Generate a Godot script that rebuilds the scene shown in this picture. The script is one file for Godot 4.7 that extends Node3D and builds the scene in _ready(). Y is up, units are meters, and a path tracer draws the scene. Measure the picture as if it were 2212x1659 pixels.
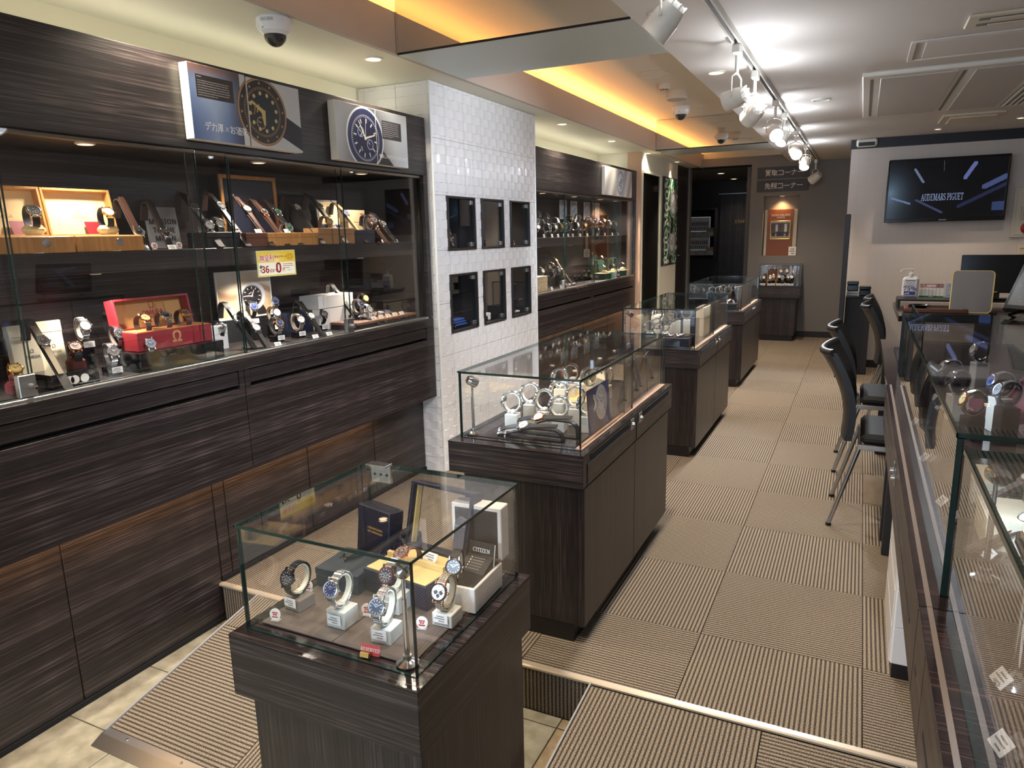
extends Node3D
# A watch shop: wall cabinets and a tiled pillar on one side, glass showcases along the aisle, a sales counter with chairs opposite.
# Metres, y up; y = 0 is the carpeted floor, the tiled entrance lies one step lower.

const LOW := -0.163
const CEIL := 2.17
var used := {}
var M := {}
var C := {}
var W := []
var rng := RandomNumberGenerator.new()

# ---------------------------------------------------------------- mesh builder
class MB:
	var v := PackedVector3Array()
	var n := PackedVector3Array()
	var t := PackedVector2Array()

	func tri(a: Vector3, b: Vector3, c: Vector3, na: Vector3, nb: Vector3, nc: Vector3, ta := Vector2.ZERO, tb := Vector2.ZERO, tc := Vector2.ZERO) -> void:
		if (b - a).cross(c - a).dot(na + nb + nc) > 0.0:
			v.append_array([a, c, b]); n.append_array([na, nc, nb]); t.append_array([ta, tc, tb])
		else:
			v.append_array([a, b, c]); n.append_array([na, nb, nc]); t.append_array([ta, tb, tc])

	func quad(a: Vector3, b: Vector3, c: Vector3, d: Vector3, nn: Vector3) -> void:
		tri(a, b, c, nn, nn, nn, Vector2(0, 1), Vector2(1, 1), Vector2(1, 0))
		tri(a, c, d, nn, nn, nn, Vector2(0, 1), Vector2(1, 0), Vector2(0, 0))

	func box(c: Vector3, s: Vector3, bev := 0.0, x := Transform3D()) -> void:
		var h := s / 2.0
		var b := minf(bev, minf(h.x, minf(h.y, h.z)) * 0.9)
		for ax in 3:
			var u := (ax + 1) % 3
			var w := (ax + 2) % 3
			for sg in [-1.0, 1.0]:
				var nn := Vector3.ZERO
				nn[ax] = sg
				var p := []
				for k in [[-1.0, -1.0], [1.0, -1.0], [1.0, 1.0], [-1.0, 1.0]]:
					var q := Vector3.ZERO
					q[ax] = sg * h[ax]; q[u] = k[0] * (h[u] - b); q[w] = k[1] * (h[w] - b)
					p.append(x * (c + q))
				quad(p[0], p[1], p[2], p[3], (x.basis * nn).normalized())
				if b > 0.0:
					for sg2 in [-1.0, 1.0]:
						var n2 := Vector3.ZERO
						n2[ax] = sg; n2[u] = sg2
						var e := []
						for k in [[0, -1.0], [0, 1.0], [1, 1.0], [1, -1.0]]:
							var q := Vector3.ZERO
							q[ax] = sg * (h[ax] - (b if k[0] == 1 else 0.0)); q[u] = sg2 * (h[u] - (b if k[0] == 0 else 0.0)); q[w] = k[1] * (h[w] - b)
							e.append(x * (c + q))
						quad(e[0], e[1], e[2], e[3], (x.basis * n2).normalized())
		if b > 0.0:
			for sx in [-1.0, 1.0]:
				for sy in [-1.0, 1.0]:
					for sz in [-1.0, 1.0]:
						var sn := Vector3(sx, sy, sz)
						var nn := (x.basis * sn).normalized()
						var a := x * (c + Vector3(sx * h.x, sy * (h.y - b), sz * (h.z - b)))
						var d := x * (c + Vector3(sx * (h.x - b), sy * h.y, sz * (h.z - b)))
						var f := x * (c + Vector3(sx * (h.x - b), sy * (h.y - b), sz * h.z))
						tri(a, d, f, nn, nn, nn)

	# a box from its two far corners
	func span(a: Vector3, b: Vector3, bev := 0.0) -> void:
		box((a + b) / 2.0, (b - a).abs(), bev)

	# profile of (radius, height) turned round local y
	func lathe(p: Array, seg := 16, x := Transform3D(), smooth := true) -> void:
		for i in p.size() - 1:
			var a: Vector2 = p[i]
			var b: Vector2 = p[i + 1]
			var e := b - a
			var nn := Vector2(e.y, -e.x).normalized()
			for k in seg:
				var a0 := TAU * k / seg
				var a1 := TAU * (k + 1) / seg
				var d0 := Vector3(cos(a0), 0, sin(a0))
				var d1 := Vector3(cos(a1), 0, sin(a1))
				if not smooth:
					d0 = d0; d1 = d1
				var n0 := (x.basis * Vector3(d0.x * nn.x, nn.y, d0.z * nn.x)).normalized()
				var n1 := (x.basis * Vector3(d1.x * nn.x, nn.y, d1.z * nn.x)).normalized()
				var p00 := x * (d0 * a.x + Vector3(0, a.y, 0))
				var p10 := x * (d1 * a.x + Vector3(0, a.y, 0))
				var p01 := x * (d0 * b.x + Vector3(0, b.y, 0))
				var p11 := x * (d1 * b.x + Vector3(0, b.y, 0))
				var u0 := float(k) / seg
				var u1 := float(k + 1) / seg
				if a.x > 1e-6:
					tri(p00, p10, p11, n0, n1, n1, Vector2(u0, 0), Vector2(u1, 0), Vector2(u1, 1))
				if b.x > 1e-6:
					tri(p00, p11, p01, n0, n1, n0, Vector2(u0, 0), Vector2(u1, 1), Vector2(u0, 1))

	# disc facing +z with uv over its square
	func disc(r: float, z: float, seg := 24, x := Transform3D()) -> void:
		var nn := (x.basis * Vector3(0, 0, 1)).normalized()
		for k in seg:
			var a0 := TAU * k / seg
			var a1 := TAU * (k + 1) / seg
			var d0 := Vector2(cos(a0), sin(a0))
			var d1 := Vector2(cos(a1), sin(a1))
			tri(x * Vector3(0, 0, z), x * Vector3(d0.x * r, d0.y * r, z), x * Vector3(d1.x * r, d1.y * r, z), nn, nn, nn, Vector2(0.5, 0.5), Vector2(0.5 + d0.x / 2, 0.5 - d0.y / 2), Vector2(0.5 + d1.x / 2, 0.5 - d1.y / 2))

	func tube(path: Array, r: float, seg := 8, caps := true) -> void:
		var rings := []
		var dirs := []
		var up := Vector3(0.131, 0.97, 0.21).normalized()
		for i in path.size():
			var d: Vector3 = (path[mini(i + 1, path.size() - 1)] - path[maxi(i - 1, 0)]).normalized()
			var s := d.cross(up).normalized()
			if d.cross(up).length() < 0.05:
				s = d.cross(Vector3(1, 0, 0)).normalized()
			var w := s.cross(d)
			var ring := []
			var nr := []
			for k in seg:
				var a := TAU * k / seg
				var o := s * cos(a) + w * sin(a)
				ring.append(path[i] + o * r); nr.append(o)
			rings.append(ring); dirs.append(nr)
		for i in path.size() - 1:
			for k in seg:
				var k2 := (k + 1) % seg
				tri(rings[i][k], rings[i][k2], rings[i + 1][k2], dirs[i][k], dirs[i][k2], dirs[i + 1][k2])
				tri(rings[i][k], rings[i + 1][k2], rings[i + 1][k], dirs[i][k], dirs[i + 1][k2], dirs[i + 1][k])
		if caps:
			for e in [0, path.size() - 1]:
				var d: Vector3 = (path[0] - path[1]).normalized() if e == 0 else (path[-1] - path[-2]).normalized()
				for k in seg:
					tri(path[e], rings[e][k], rings[e][(k + 1) % seg], d, d, d)

	# outline in x, y pushed along z from z0 to z1
	func prism(poly: PackedVector2Array, z0: float, z1: float, x := Transform3D()) -> void:
		var ix := Geometry2D.triangulate_polygon(poly)
		var lo := poly[0]
		var hi := poly[0]
		for p in poly:
			lo = lo.min(p); hi = hi.max(p)
		var area := 0.0
		for i in poly.size():
			area += poly[i].cross(poly[(i + 1) % poly.size()])
		for s in [[z0, -signf(z1 - z0)], [z1, signf(z1 - z0)]]:
			var nn: Vector3 = (x.basis * Vector3(0, 0, s[1])).normalized()
			for i in range(0, ix.size(), 3):
				var q := []
				var uv := []
				for k in 3:
					var p := poly[ix[i + k]]
					q.append(x * Vector3(p.x, p.y, s[0]))
					uv.append(Vector2((p.x - lo.x) / maxf(hi.x - lo.x, 1e-6), 1.0 - (p.y - lo.y) / maxf(hi.y - lo.y, 1e-6)))
				tri(q[0], q[1], q[2], nn, nn, nn, uv[0], uv[1], uv[2])
		for i in poly.size():
			var a := poly[i]
			var b := poly[(i + 1) % poly.size()]
			var e := b - a
			var o := Vector2(e.y, -e.x) * signf(area)
			quad(x * Vector3(a.x, a.y, z0), x * Vector3(b.x, b.y, z0), x * Vector3(b.x, b.y, z1), x * Vector3(a.x, a.y, z1), (x.basis * Vector3(o.x, o.y, 0)).normalized())

	# band of a given width (along x) and thickness, following a path in the y, z plane
	func band(path: Array, width: float, thick: float, width_end := -1.0) -> void:
		var m := path.size()
		var we := width if width_end < 0 else width_end
		var out := []
		for i in m:
			var d: Vector2 = (path[mini(i + 1, m - 1)] - path[maxi(i - 1, 0)]).normalized()
			out.append(Vector2(-d.y, d.x))
		var sec := func(i: int) -> Array:
			var w: float = lerpf(width, we, float(i) / (m - 1)) / 2
			var p: Vector2 = path[i]
			var o: Vector2 = out[i] * thick / 2
			return [Vector3(-w, p.x + o.x, p.y + o.y), Vector3(w, p.x + o.x, p.y + o.y), Vector3(w, p.x - o.x, p.y - o.y), Vector3(-w, p.x - o.x, p.y - o.y)]
		for i in m - 1:
			var a: Array = sec.call(i)
			var b: Array = sec.call(i + 1)
			var na := Vector3(0, out[i].x, out[i].y)
			var nb := Vector3(0, out[i + 1].x, out[i + 1].y)
			tri(a[0], a[1], b[1], na, na, nb); tri(a[0], b[1], b[0], na, nb, nb)
			tri(a[2], a[3], b[3], -na, -na, -nb); tri(a[2], b[3], b[2], -na, -nb, -nb)
			quad(a[1], a[2], b[2], b[1], Vector3.RIGHT); quad(a[0], a[3], b[3], b[0], Vector3.LEFT)
		var f: Array = sec.call(0)
		var l: Array = sec.call(m - 1)
		var d0: Vector2 = (path[0] - path[1]).normalized()
		var d1: Vector2 = (path[m - 1] - path[m - 2]).normalized()
		quad(f[0], f[1], f[2], f[3], Vector3(0, d0.x, d0.y)); quad(l[0], l[1], l[2], l[3], Vector3(0, d1.x, d1.y))

	func mesh() -> ArrayMesh:
		var a := []
		a.resize(Mesh.ARRAY_MAX)
		a[Mesh.ARRAY_VERTEX] = v; a[Mesh.ARRAY_NORMAL] = n; a[Mesh.ARRAY_TEX_UV] = t
		var m := ArrayMesh.new()
		m.add_surface_from_arrays(Mesh.PRIMITIVE_TRIANGLES, a)
		return m

# ---------------------------------------------------------------- scene helpers
func numbered(called: String) -> String:
	var k: int = used.get(called, 0)
	used[called] = k + 1
	return called if k == 0 else "%s_%03d" % [called, k]

func tag(o: Node3D, label: String, category: String, group := "") -> void:
	o.set_meta("label", label)
	o.set_meta("category", category)
	if group:
		o.set_meta("group", group)

func thing(called: String, label: String, category: String, at := Vector3.ZERO, turn := Basis(), group := "") -> Node3D:
	var o := Node3D.new()
	o.name = numbered(called)
	add_child(o)
	o.transform = Transform3D(turn, at)
	tag(o, label, category, group)
	return o

func part(parent: Node3D, called: String, m: Variant, mat: Material, x := Transform3D(), label := "") -> MeshInstance3D:
	var o := MeshInstance3D.new()
	o.name = called
	o.mesh = m.mesh() if m is MB else m
	o.material_override = mat
	o.transform = x
	if label:
		o.set_meta("label", label)
	parent.add_child(o, true)
	return o

func struct(called: String, m: Variant, mat: Material) -> MeshInstance3D:
	var o := MeshInstance3D.new()
	o.name = called
	o.mesh = m.mesh() if m is MB else m
	o.material_override = mat
	o.set_meta("kind", "structure")
	add_child(o)
	return o

func sbox(a: Vector3, b: Vector3, bev := 0.0) -> MB:
	var m := MB.new()
	m.span(a, b, bev)
	return m

func at(p: Vector3, b := Basis()) -> Transform3D:
	return Transform3D(b, p)

func ry(deg: float) -> Basis:
	return Basis(Vector3.UP, deg_to_rad(deg))

# basis whose z looks along a level heading (degrees from +z towards +x), tipped up by tilt
func look(head: float, tilt := 0.0) -> Basis:
	return Basis(Vector3.UP, deg_to_rad(head)) * Basis(Vector3.RIGHT, deg_to_rad(-tilt))

# sheet of glass: the clear body and its green cut edges as a sub-part
func pane(parent: Node3D, a: Vector3, b: Vector3, called := "glass_pane", edge_mat := "glass_edge") -> MeshInstance3D:
	var s := (b - a).abs()
	var ax := s.min_axis_index()
	var m := MB.new()
	var c := (a + b) / 2
	var h := s / 2
	var u := (ax + 1) % 3
	var w := (ax + 2) % 3
	for sg in [-1.0, 1.0]:
		var nn := Vector3.ZERO
		nn[ax] = sg
		var p := []
		for k in [[-1.0, -1.0], [1.0, -1.0], [1.0, 1.0], [-1.0, 1.0]]:
			var q := Vector3.ZERO
			q[ax] = sg * h[ax]; q[u] = k[0] * (h[u] - 0.001); q[w] = k[1] * (h[w] - 0.001)
			p.append(c + q)
		m.quad(p[0], p[1], p[2], p[3], nn)
	var o := part(parent, called, m, M.glass)
	var e := MB.new()
	for sg in [-1.0, 1.0]:
		var s1 := s
		s1[u] = 0.002
		var c1 := c
		c1[u] += sg * (h[u] - 0.001)
		e.box(c1, s1)
		var s2 := s
		s2[w] = 0.002
		var c2 := c
		c2[w] += sg * (h[w] - 0.001)
		e.box(c2, s2)
	part(o, "glass_edge", e, M[edge_mat])
	return o

func text(parent: Node3D, s: String, high: float, mat: Material, x: Transform3D, serif := false, called := "lettering", bold := false) -> MeshInstance3D:
	var f := SystemFont.new()
	f.font_names = PackedStringArray(["Droid Serif" if serif else "Droid Sans"])
	f.font_weight = 700 if bold else 400
	var m := TextMesh.new()
	m.text = s
	m.font = f
	m.font_size = 32
	m.pixel_size = high / 23.0
	m.depth = 0.0008
	m.curve_step = 2.0
	return part(parent, called, m, mat, x)

# ---------------------------------------------------------------- Japanese characters as strokes on a 20 x 20 grid
const GLYPH := {
	"買": "3,1 17,1 17,6 3,6 3,1;8,1 8,6;12,1 12,6;5,8 15,8 15,16 5,16 5,8;5,10.7 15,10.7;5,13.3 15,13.3;8,16 3,19.5;12,16 17,19.5",
	"取": "1,2 11,2;3,2 3,15;9,2 9,19;3,6 9,6;3,10 9,10;1,15.5 11,13.5;11.5,5 18,5 15,12 11,18.5;12,8 15,14 19,18.5",
	"コ": "3,4 17,4 17,17;3,17 17,17", "ー": "2,10 18,10", "ナ": "2,7 18,7;11,2 11,10 8,15 4,18.5",
	"免": "7,1 3,6;6,3 13,3 11,6;4,6 16,6 16,11 4,11 4,6;10,6 10,11;8,11 7,15 3,19;12,11 12,17 13,18.5 18,18.5 18,15",
	"税": "8,1 2,3;1,6 9,6;5,3 5,19;5,7 1,13;5,8 9,12;12,1 13,4;18,1 16.5,4;12,5 18,5 18,10 12,10 12,5;14,10 13.5,14 10.5,18.5;16,10 16,17 17,18 19,18 19,15.5",
	"デ": "4,3 14,3;2,8 18,8;11,8 10,14 6,18;16,1 17,3;18.5,.5 19.5,2.5", "カ": "2,6 17,6 16,17 13.5,18.5;9,1.5 8.5,9 3,18.5",
	"厚": "3,2 18,2;4,2 3.5,12 1,19;8,4 16,4 16,9 8,9 8,4;8,6.5 16,6.5;7,11 16,11 12,13.5;12,13.5 12,19 10,18;5,15 19,15",
	"×": "4,4 16,16;16,4 4,16",
	"お": "2,6 12,6;6.5,2 6.5,18 3,16 4,13 10,10.5 16,12 16,16.5 11,18.5;14.5,4 18,7",
	"洒": "2,2 4,4;1,7 3.5,9;2,18 5,12;7,3 19,3;8,7 18,7 18,19 8,19 8,7;11.5,3 11.5,10 9.5,13;14.5,3 14.5,11 17,12;8,15.5 18,15.5",
	"落": "2,3.5 18,3.5;7,1 7,6;13,1 13,6;2,7.5 4,9;1,11 3,12.5;2,19 5,14;11,6.5 7,12;9.5,8.5 16.5,8.5 12,13 7,15.5;10,10 18,15;9,15 16,15 16,19 9,19 9,15",
	"無": "6,1 3,5;4,4 17,4;1,8.5 19,8.5;5,4 5,13;9,4 9,13;12.5,4 12.5,13;16,4 16,13;1,13.5 19,13.5;3,15.5 2,19;7.5,16 8,19;12,16 13,19;16.5,15.5 18.5,19",
	"金": "10,1 2,8;10,1 18,8;6,8 14,8;3,12 17,12;10,8 10,18;6,14 7,17;14,14 13,17;2,18.5 18,18.5",
	"利": "9,1 2,3.5;1,7 11,7;6,3 6,19;6,8 1,14;6,9 10.5,13;13.5,4 13.5,14;18,1 18,18.5 15.5,17.5",
	"最": "5,1 15,1 15,7 5,7 5,1;5,4 15,4;1,9 19,9;3.5,9 3.5,18;9,9 9,19;3.5,12 9,12;3.5,15 9,15;1,18 10,16.5;11,12 18,12 15,16 11,19;12.5,14 19,19",
	"大": "2,7 18,7;10,1 10,8 7,14 2,19;10.5,9 14,15 18.5,19", "回": "2,2 18,2 18,19 2,19 2,2;6.5,7 13.5,7 13.5,14 6.5,14 6.5,7",
	"ま": "3,5 17,5;4,9 16,9;10,1 10,15 7,18 4,16.5 5.5,14 11,14.5 17,18", "で": "2,4 18,4 12,7 9.5,12 12,17 16,18.5;14,9 16,12;17,8 19,11",
	"円": "3,2 17,2 17,17.5 15,18.5;3,2 3,19;10,2 10,10;3,10 17,10", "キ": "3,7 17,5.5;2,13 18,11.5;8,1.5 12,19", "ャ": "4,10 16,8.5 13,13;8,6 11,19",
	"ン": "3,4 7,7;3,17 10,14 17,5", "ペ": "1,13 7,6 19,16;15,4 16.5,5.5 15,7 13.5,5.5 15,4",
	"徹": "5,1 1,5;6,5 1,10;4,8 4,19;7,4 13,4;10,1 10,4;9,5 7.5,8 12.5,8;8,10 12,10 12,18;8,10 8,19;8,13 12,13;8,15.5 12,15.5;15,1 13,8;14,6 19,6;18,6 16,13 12.5,19;14,9 16,14 19,19",
	"底": "10,.5 10,2.5;3,3 18,3;4,3 3.5,12 1,19;13,5 7,7;7,7 7,15;6,15 11,13.5;7,10 17,10;12,6 14,13 17,16 18,13;6,18 15,18",
	"し": "6,2 6,14 8,17.5 12,18 17,13", "た": "2,5 11,5;7,1 5,10 2,18;11,9 17,9;11,13 10.5,16 13,17.5 18,17.5", "ク": "7,1 5,6 2,10;6,5 16,5 14,12 9,17 5,19",
	"ラ": "4,3 15,3;3,8 17,8 15,14 7,19", "フ": "3,4 17,4 15,11 10,16 5,19", "ト": "8,1 8,19;8,8 15,12", "マ": "2,5 18,5 14,10 10,14;7,11 13,18",
	"シ": "4,3 8,5;2,8 6,10;3,18 11,15 18,6", "ッ": "4,9 5.5,12;9,8 10.5,11;16,8 14,14 8,18.5", "プ": "3,5 15,5 13,12 9,16 4,19;17,1 18.5,2.5 17,4 15.5,2.5 17,1",
	"ア": "3,4 17,4 12,9;10,8 9,14 5,19", "ル": "6,4 5.5,12 2,18;12,3 12,18 19,11", "ハ": "7,6 5,12 2,17;13,6 15.5,11 18,17",
	"ド": "7,1 7,19;7,8 14,12;14,2 15.5,4.5;17,1 18.5,3.5", "ス": "4,4 15,4 11,11 3,18;11,11 17,18", "レ": "5,2 5,18 11,16 17,10",
}

func strokes(s: String) -> Array:
	var out := []
	for k in s.length():
		for line in String(GLYPH.get(s[k], "")).split(";", false):
			var pts := []
			for p in line.split(" ", false):
				var xy := p.split(",")
				pts.append(Vector2(xy[0].to_float() + 20.0 * k, xy[1].to_float()))
			out.append(pts)
	return out

# raised strokes: characters of a given height, standing in the x, y plane, starting at x = 0
func kana(s: String, high: float, stroke := 2.2, depth := 0.002) -> MB:
	var m := MB.new()
	var k := high / 20.0
	for pts in strokes(s):
		for i in pts.size() - 1:
			var a := Vector2(pts[i].x, -pts[i].y) * k
			var b := Vector2(pts[i + 1].x, -pts[i + 1].y) * k
			var d := b - a
			m.box(Vector3.ZERO, Vector3(d.length() + stroke * k * 0.8, stroke * k, depth), 0.0, Transform3D(Basis(Vector3(0, 0, 1), d.angle()), Vector3((a.x + b.x) / 2, (a.y + b.y) / 2, depth / 2)))
	return m

# the same strokes drawn into a picture
func ink(im: Image, s: String, x: float, y: float, size: float, col: Color, thick := 2.0) -> void:
	var k := size / 20.0
	for pts in strokes(s):
		for i in pts.size() - 1:
			line(im, Vector2(x, y) + pts[i] * k, Vector2(x, y) + pts[i + 1] * k, thick, col)

func line(im: Image, a: Vector2, b: Vector2, thick: float, col: Color) -> void:
	var nn := int(a.distance_to(b) / maxf(thick * 0.4, 0.6)) + 1
	for i in nn + 1:
		var p := a.lerp(b, float(i) / nn) - Vector2(thick, thick) / 2
		im.fill_rect(Rect2i(roundi(p.x), roundi(p.y), maxi(1, roundi(thick)), maxi(1, roundi(thick))).intersection(Rect2i(0, 0, im.get_width(), im.get_height())), col)

# rows of tiny print, too small to read
func small_print(im: Image, r: Rect2i, rows: int, col: Color, fill := 0.9) -> void:
	var dy := float(r.size.y) / rows
	for k in rows:
		var x := r.position.x
		var end := r.position.x + int(r.size.x * (fill if k < rows - 1 else fill * 0.6))
		while x < end:
			var w := rng.randi_range(2, 5)
			im.fill_rect(Rect2i(x, int(r.position.y + k * dy), w, maxi(1, int(dy * 0.45))), col)
			x += w + rng.randi_range(1, 2)

func tex(im: Image) -> ImageTexture:
	return ImageTexture.create_from_image(im)

func blank(w: int, h: int, col: Color) -> Image:
	var im := Image.create_empty(w, h, false, Image.FORMAT_RGBA8)
	im.fill(col)
	return im

# ---------------------------------------------------------------- materials
func mat(called: String, col: Color, rough: float, metal := 0.0, spec := 0.5) -> StandardMaterial3D:
	var m := StandardMaterial3D.new()
	m.resource_name = called
	m.albedo_color = col
	m.roughness = rough
	m.metallic = metal
	m.metallic_specular = spec
	M[called] = m
	return m

func glow(called: String, col: Color, energy: float) -> StandardMaterial3D:
	var m := mat(called, col, 0.5)
	m.emission_enabled = true
	m.emission = col
	m.emission_energy_multiplier = energy
	return m

func print_mat(called: String, im: Image, rough := 0.45) -> StandardMaterial3D:
	var m := mat(called, Color.WHITE, rough)
	m.albedo_texture = tex(im)
	return m

# stretched along x, the second half mirroring the first so that repeats meet
func mirrored(im: Image, w: int) -> Image:
	im.convert(Image.FORMAT_L8)
	im.resize(w / 2, im.get_height(), Image.INTERPOLATE_CUBIC)
	var out := Image.create_empty(w, im.get_height(), false, Image.FORMAT_L8)
	out.blit_rect(im, Rect2i(0, 0, w / 2, im.get_height()), Vector2i.ZERO)
	im.flip_x()
	out.blit_rect(im, Rect2i(0, 0, w / 2, im.get_height()), Vector2i(w / 2, 0))
	return out

func streaks(vertical: bool, sd: int) -> Image:
	var w := 1024
	var f := FastNoiseLite.new()
	f.seed = sd
	f.noise_type = FastNoiseLite.TYPE_VALUE
	f.frequency = 0.45
	f.fractal_type = FastNoiseLite.FRACTAL_NONE
	var fine := mirrored(f.get_image(7, w, false, false, false), w)
	f.seed = sd + 1
	f.frequency = 0.12
	var mid := mirrored(f.get_image(4, w, false, false, false), w)
	f.seed = sd + 2
	f.frequency = 0.02
	var wide := mirrored(f.get_image(3, w, false, false, false), w)
	f.seed = sd + 3
	f.frequency = 0.03
	f.noise_type = FastNoiseLite.TYPE_SIMPLEX
	for q in [fine, mid, wide]:
		q.convert(Image.FORMAT_L8)
	var a := fine.get_data()
	var b := mid.get_data()
	var c := wide.get_data()
	var out := PackedByteArray()
	out.resize(w * w * 3)
	for i in w * w:
		var s := (a[i] * 0.62 + b[i] * 0.26 + c[i] * 0.24) / 255.0 - 0.33
		s = clampf(s * 1.55, 0.0, 1.0)
		var l := s * s * (2.2 - s * 0.8)
		var j := i
		if vertical:
			j = (i % w) * w + i / w
		out[j * 3] = int(29 + 46 * l)
		out[j * 3 + 1] = int(24 + 41 * l)
		out[j * 3 + 2] = int(25 + 39 * l)
	return Image.create_from_data(w, w, false, Image.FORMAT_RGB8, out)

func triplanar(m: StandardMaterial3D, scale: float) -> void:
	m.uv1_triplanar = true
	m.uv1_world_triplanar = true
	m.uv1_triplanar_sharpness = 12.0
	m.uv1_scale = Vector3.ONE * scale

func noise_img(w: int, freq: float, sd: int, ty := FastNoiseLite.TYPE_SIMPLEX_SMOOTH, oct := 4) -> Image:
	var f := FastNoiseLite.new()
	f.seed = sd
	f.frequency = freq
	f.noise_type = ty
	f.fractal_octaves = oct
	return f.get_seamless_image(w, w, false, false, 0.2)

# noise between two tones
func toned(w: int, freq: float, sd: int, lo: Color, hi: Color, oct := 4) -> Image:
	var im := noise_img(w, freq, sd, FastNoiseLite.TYPE_SIMPLEX_SMOOTH, oct)
	im.convert(Image.FORMAT_L8)
	var d := im.get_data()
	var out := PackedByteArray()
	out.resize(w * w * 3)
	for i in w * w:
		var c := lo.lerp(hi, d[i] / 255.0)
		out[i * 3] = c.r8; out[i * 3 + 1] = c.g8; out[i * 3 + 2] = c.b8
	return Image.create_from_data(w, w, false, Image.FORMAT_RGB8, out)

func carpet_images() -> Array:
	var w := 512
	var col := PackedByteArray()
	col.resize(w * w * 3)
	var hgt := PackedByteArray()
	hgt.resize(w * w)
	var nz := noise_img(w, 0.25, 31)
	nz.convert(Image.FORMAT_L8)
	var nd := nz.get_data()
	var ribs := 38.0
	for y in w:
		for x in w:
			var i := y * w + x
			var u := fposmod(x / float(w) * ribs, 1.0)
			var rib := smoothstep(0.0, 0.3, u) * (1.0 - smoothstep(0.62, 0.92, u))
			var k := (nd[i] - 128) / 255.0
			var loop := 0.5 + 0.5 * sin(y * TAU / 5.0 + floor(x / float(w) * ribs) * 2.1)
			var l := clampf(0.5 + 0.55 * rib + k * 1.0 + loop * 0.06 - 0.03, 0.12, 1.25)
			col[i * 3] = int(clampf(136 * l, 0, 255)); col[i * 3 + 1] = int(clampf(124 * l, 0, 255)); col[i * 3 + 2] = int(clampf(109 * l, 0, 255))
			hgt[i] = int(clampf(255 * (0.15 + 0.6 * rib + 0.2 * loop * rib + k * 0.3), 0, 255))
	return [Image.create_from_data(w, w, false, Image.FORMAT_RGB8, col), Image.create_from_data(w, w, false, Image.FORMAT_L8, hgt)]

# printed face of a watch at (x, y) in -1..1; style picks colours, markers and small dials
func dial_color(p: Vector2, st: Dictionary) -> Color:
	var r := p.length()
	var ang := fposmod(atan2(p.x, p.y), TAU)
	var base: Color = st.base
	var ink_c: Color = st.ink
	var c := base
	for s in st.get("subs", []):
		var q: Vector2 = p - s[0]
		var d: float = q.length() / s[1]
		if d < 1.0:
			c = st.get("sub_base", base)
			if d > 0.9 or (d > 0.7 and fposmod(atan2(q.x, q.y), TAU / 12) < 0.1) or (absf(q.x) < 0.02 and q.y > 0 and d < 0.7):
				c = ink_c
	if r > 0.93 and r < 0.99 and fposmod(ang + 0.015, TAU / 60) < 0.03:
		c = ink_c
	var hr := fposmod(ang + TAU / 24, TAU / 12) - TAU / 24
	if r > 0.68 and r < 0.88:
		if st.get("dots", false):
			if Vector2(hr * r, r - 0.78).length() < 0.085:
				c = ink_c
		elif absf(hr * r) < 0.035:
			c = ink_c
	if absf(p.x) < 0.18 and p.y > 0.3 and p.y < 0.36:
		c = ink_c
	return c

func dial_image(st: Dictionary, w := 128) -> Image:
	var im := blank(w, w, st.base)
	for y in w:
		for x in w:
			im.set_pixel(x, y, dial_color(Vector2((x + 0.5) / w * 2 - 1, 1 - (y + 0.5) / w * 2), st))
	return im

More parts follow.
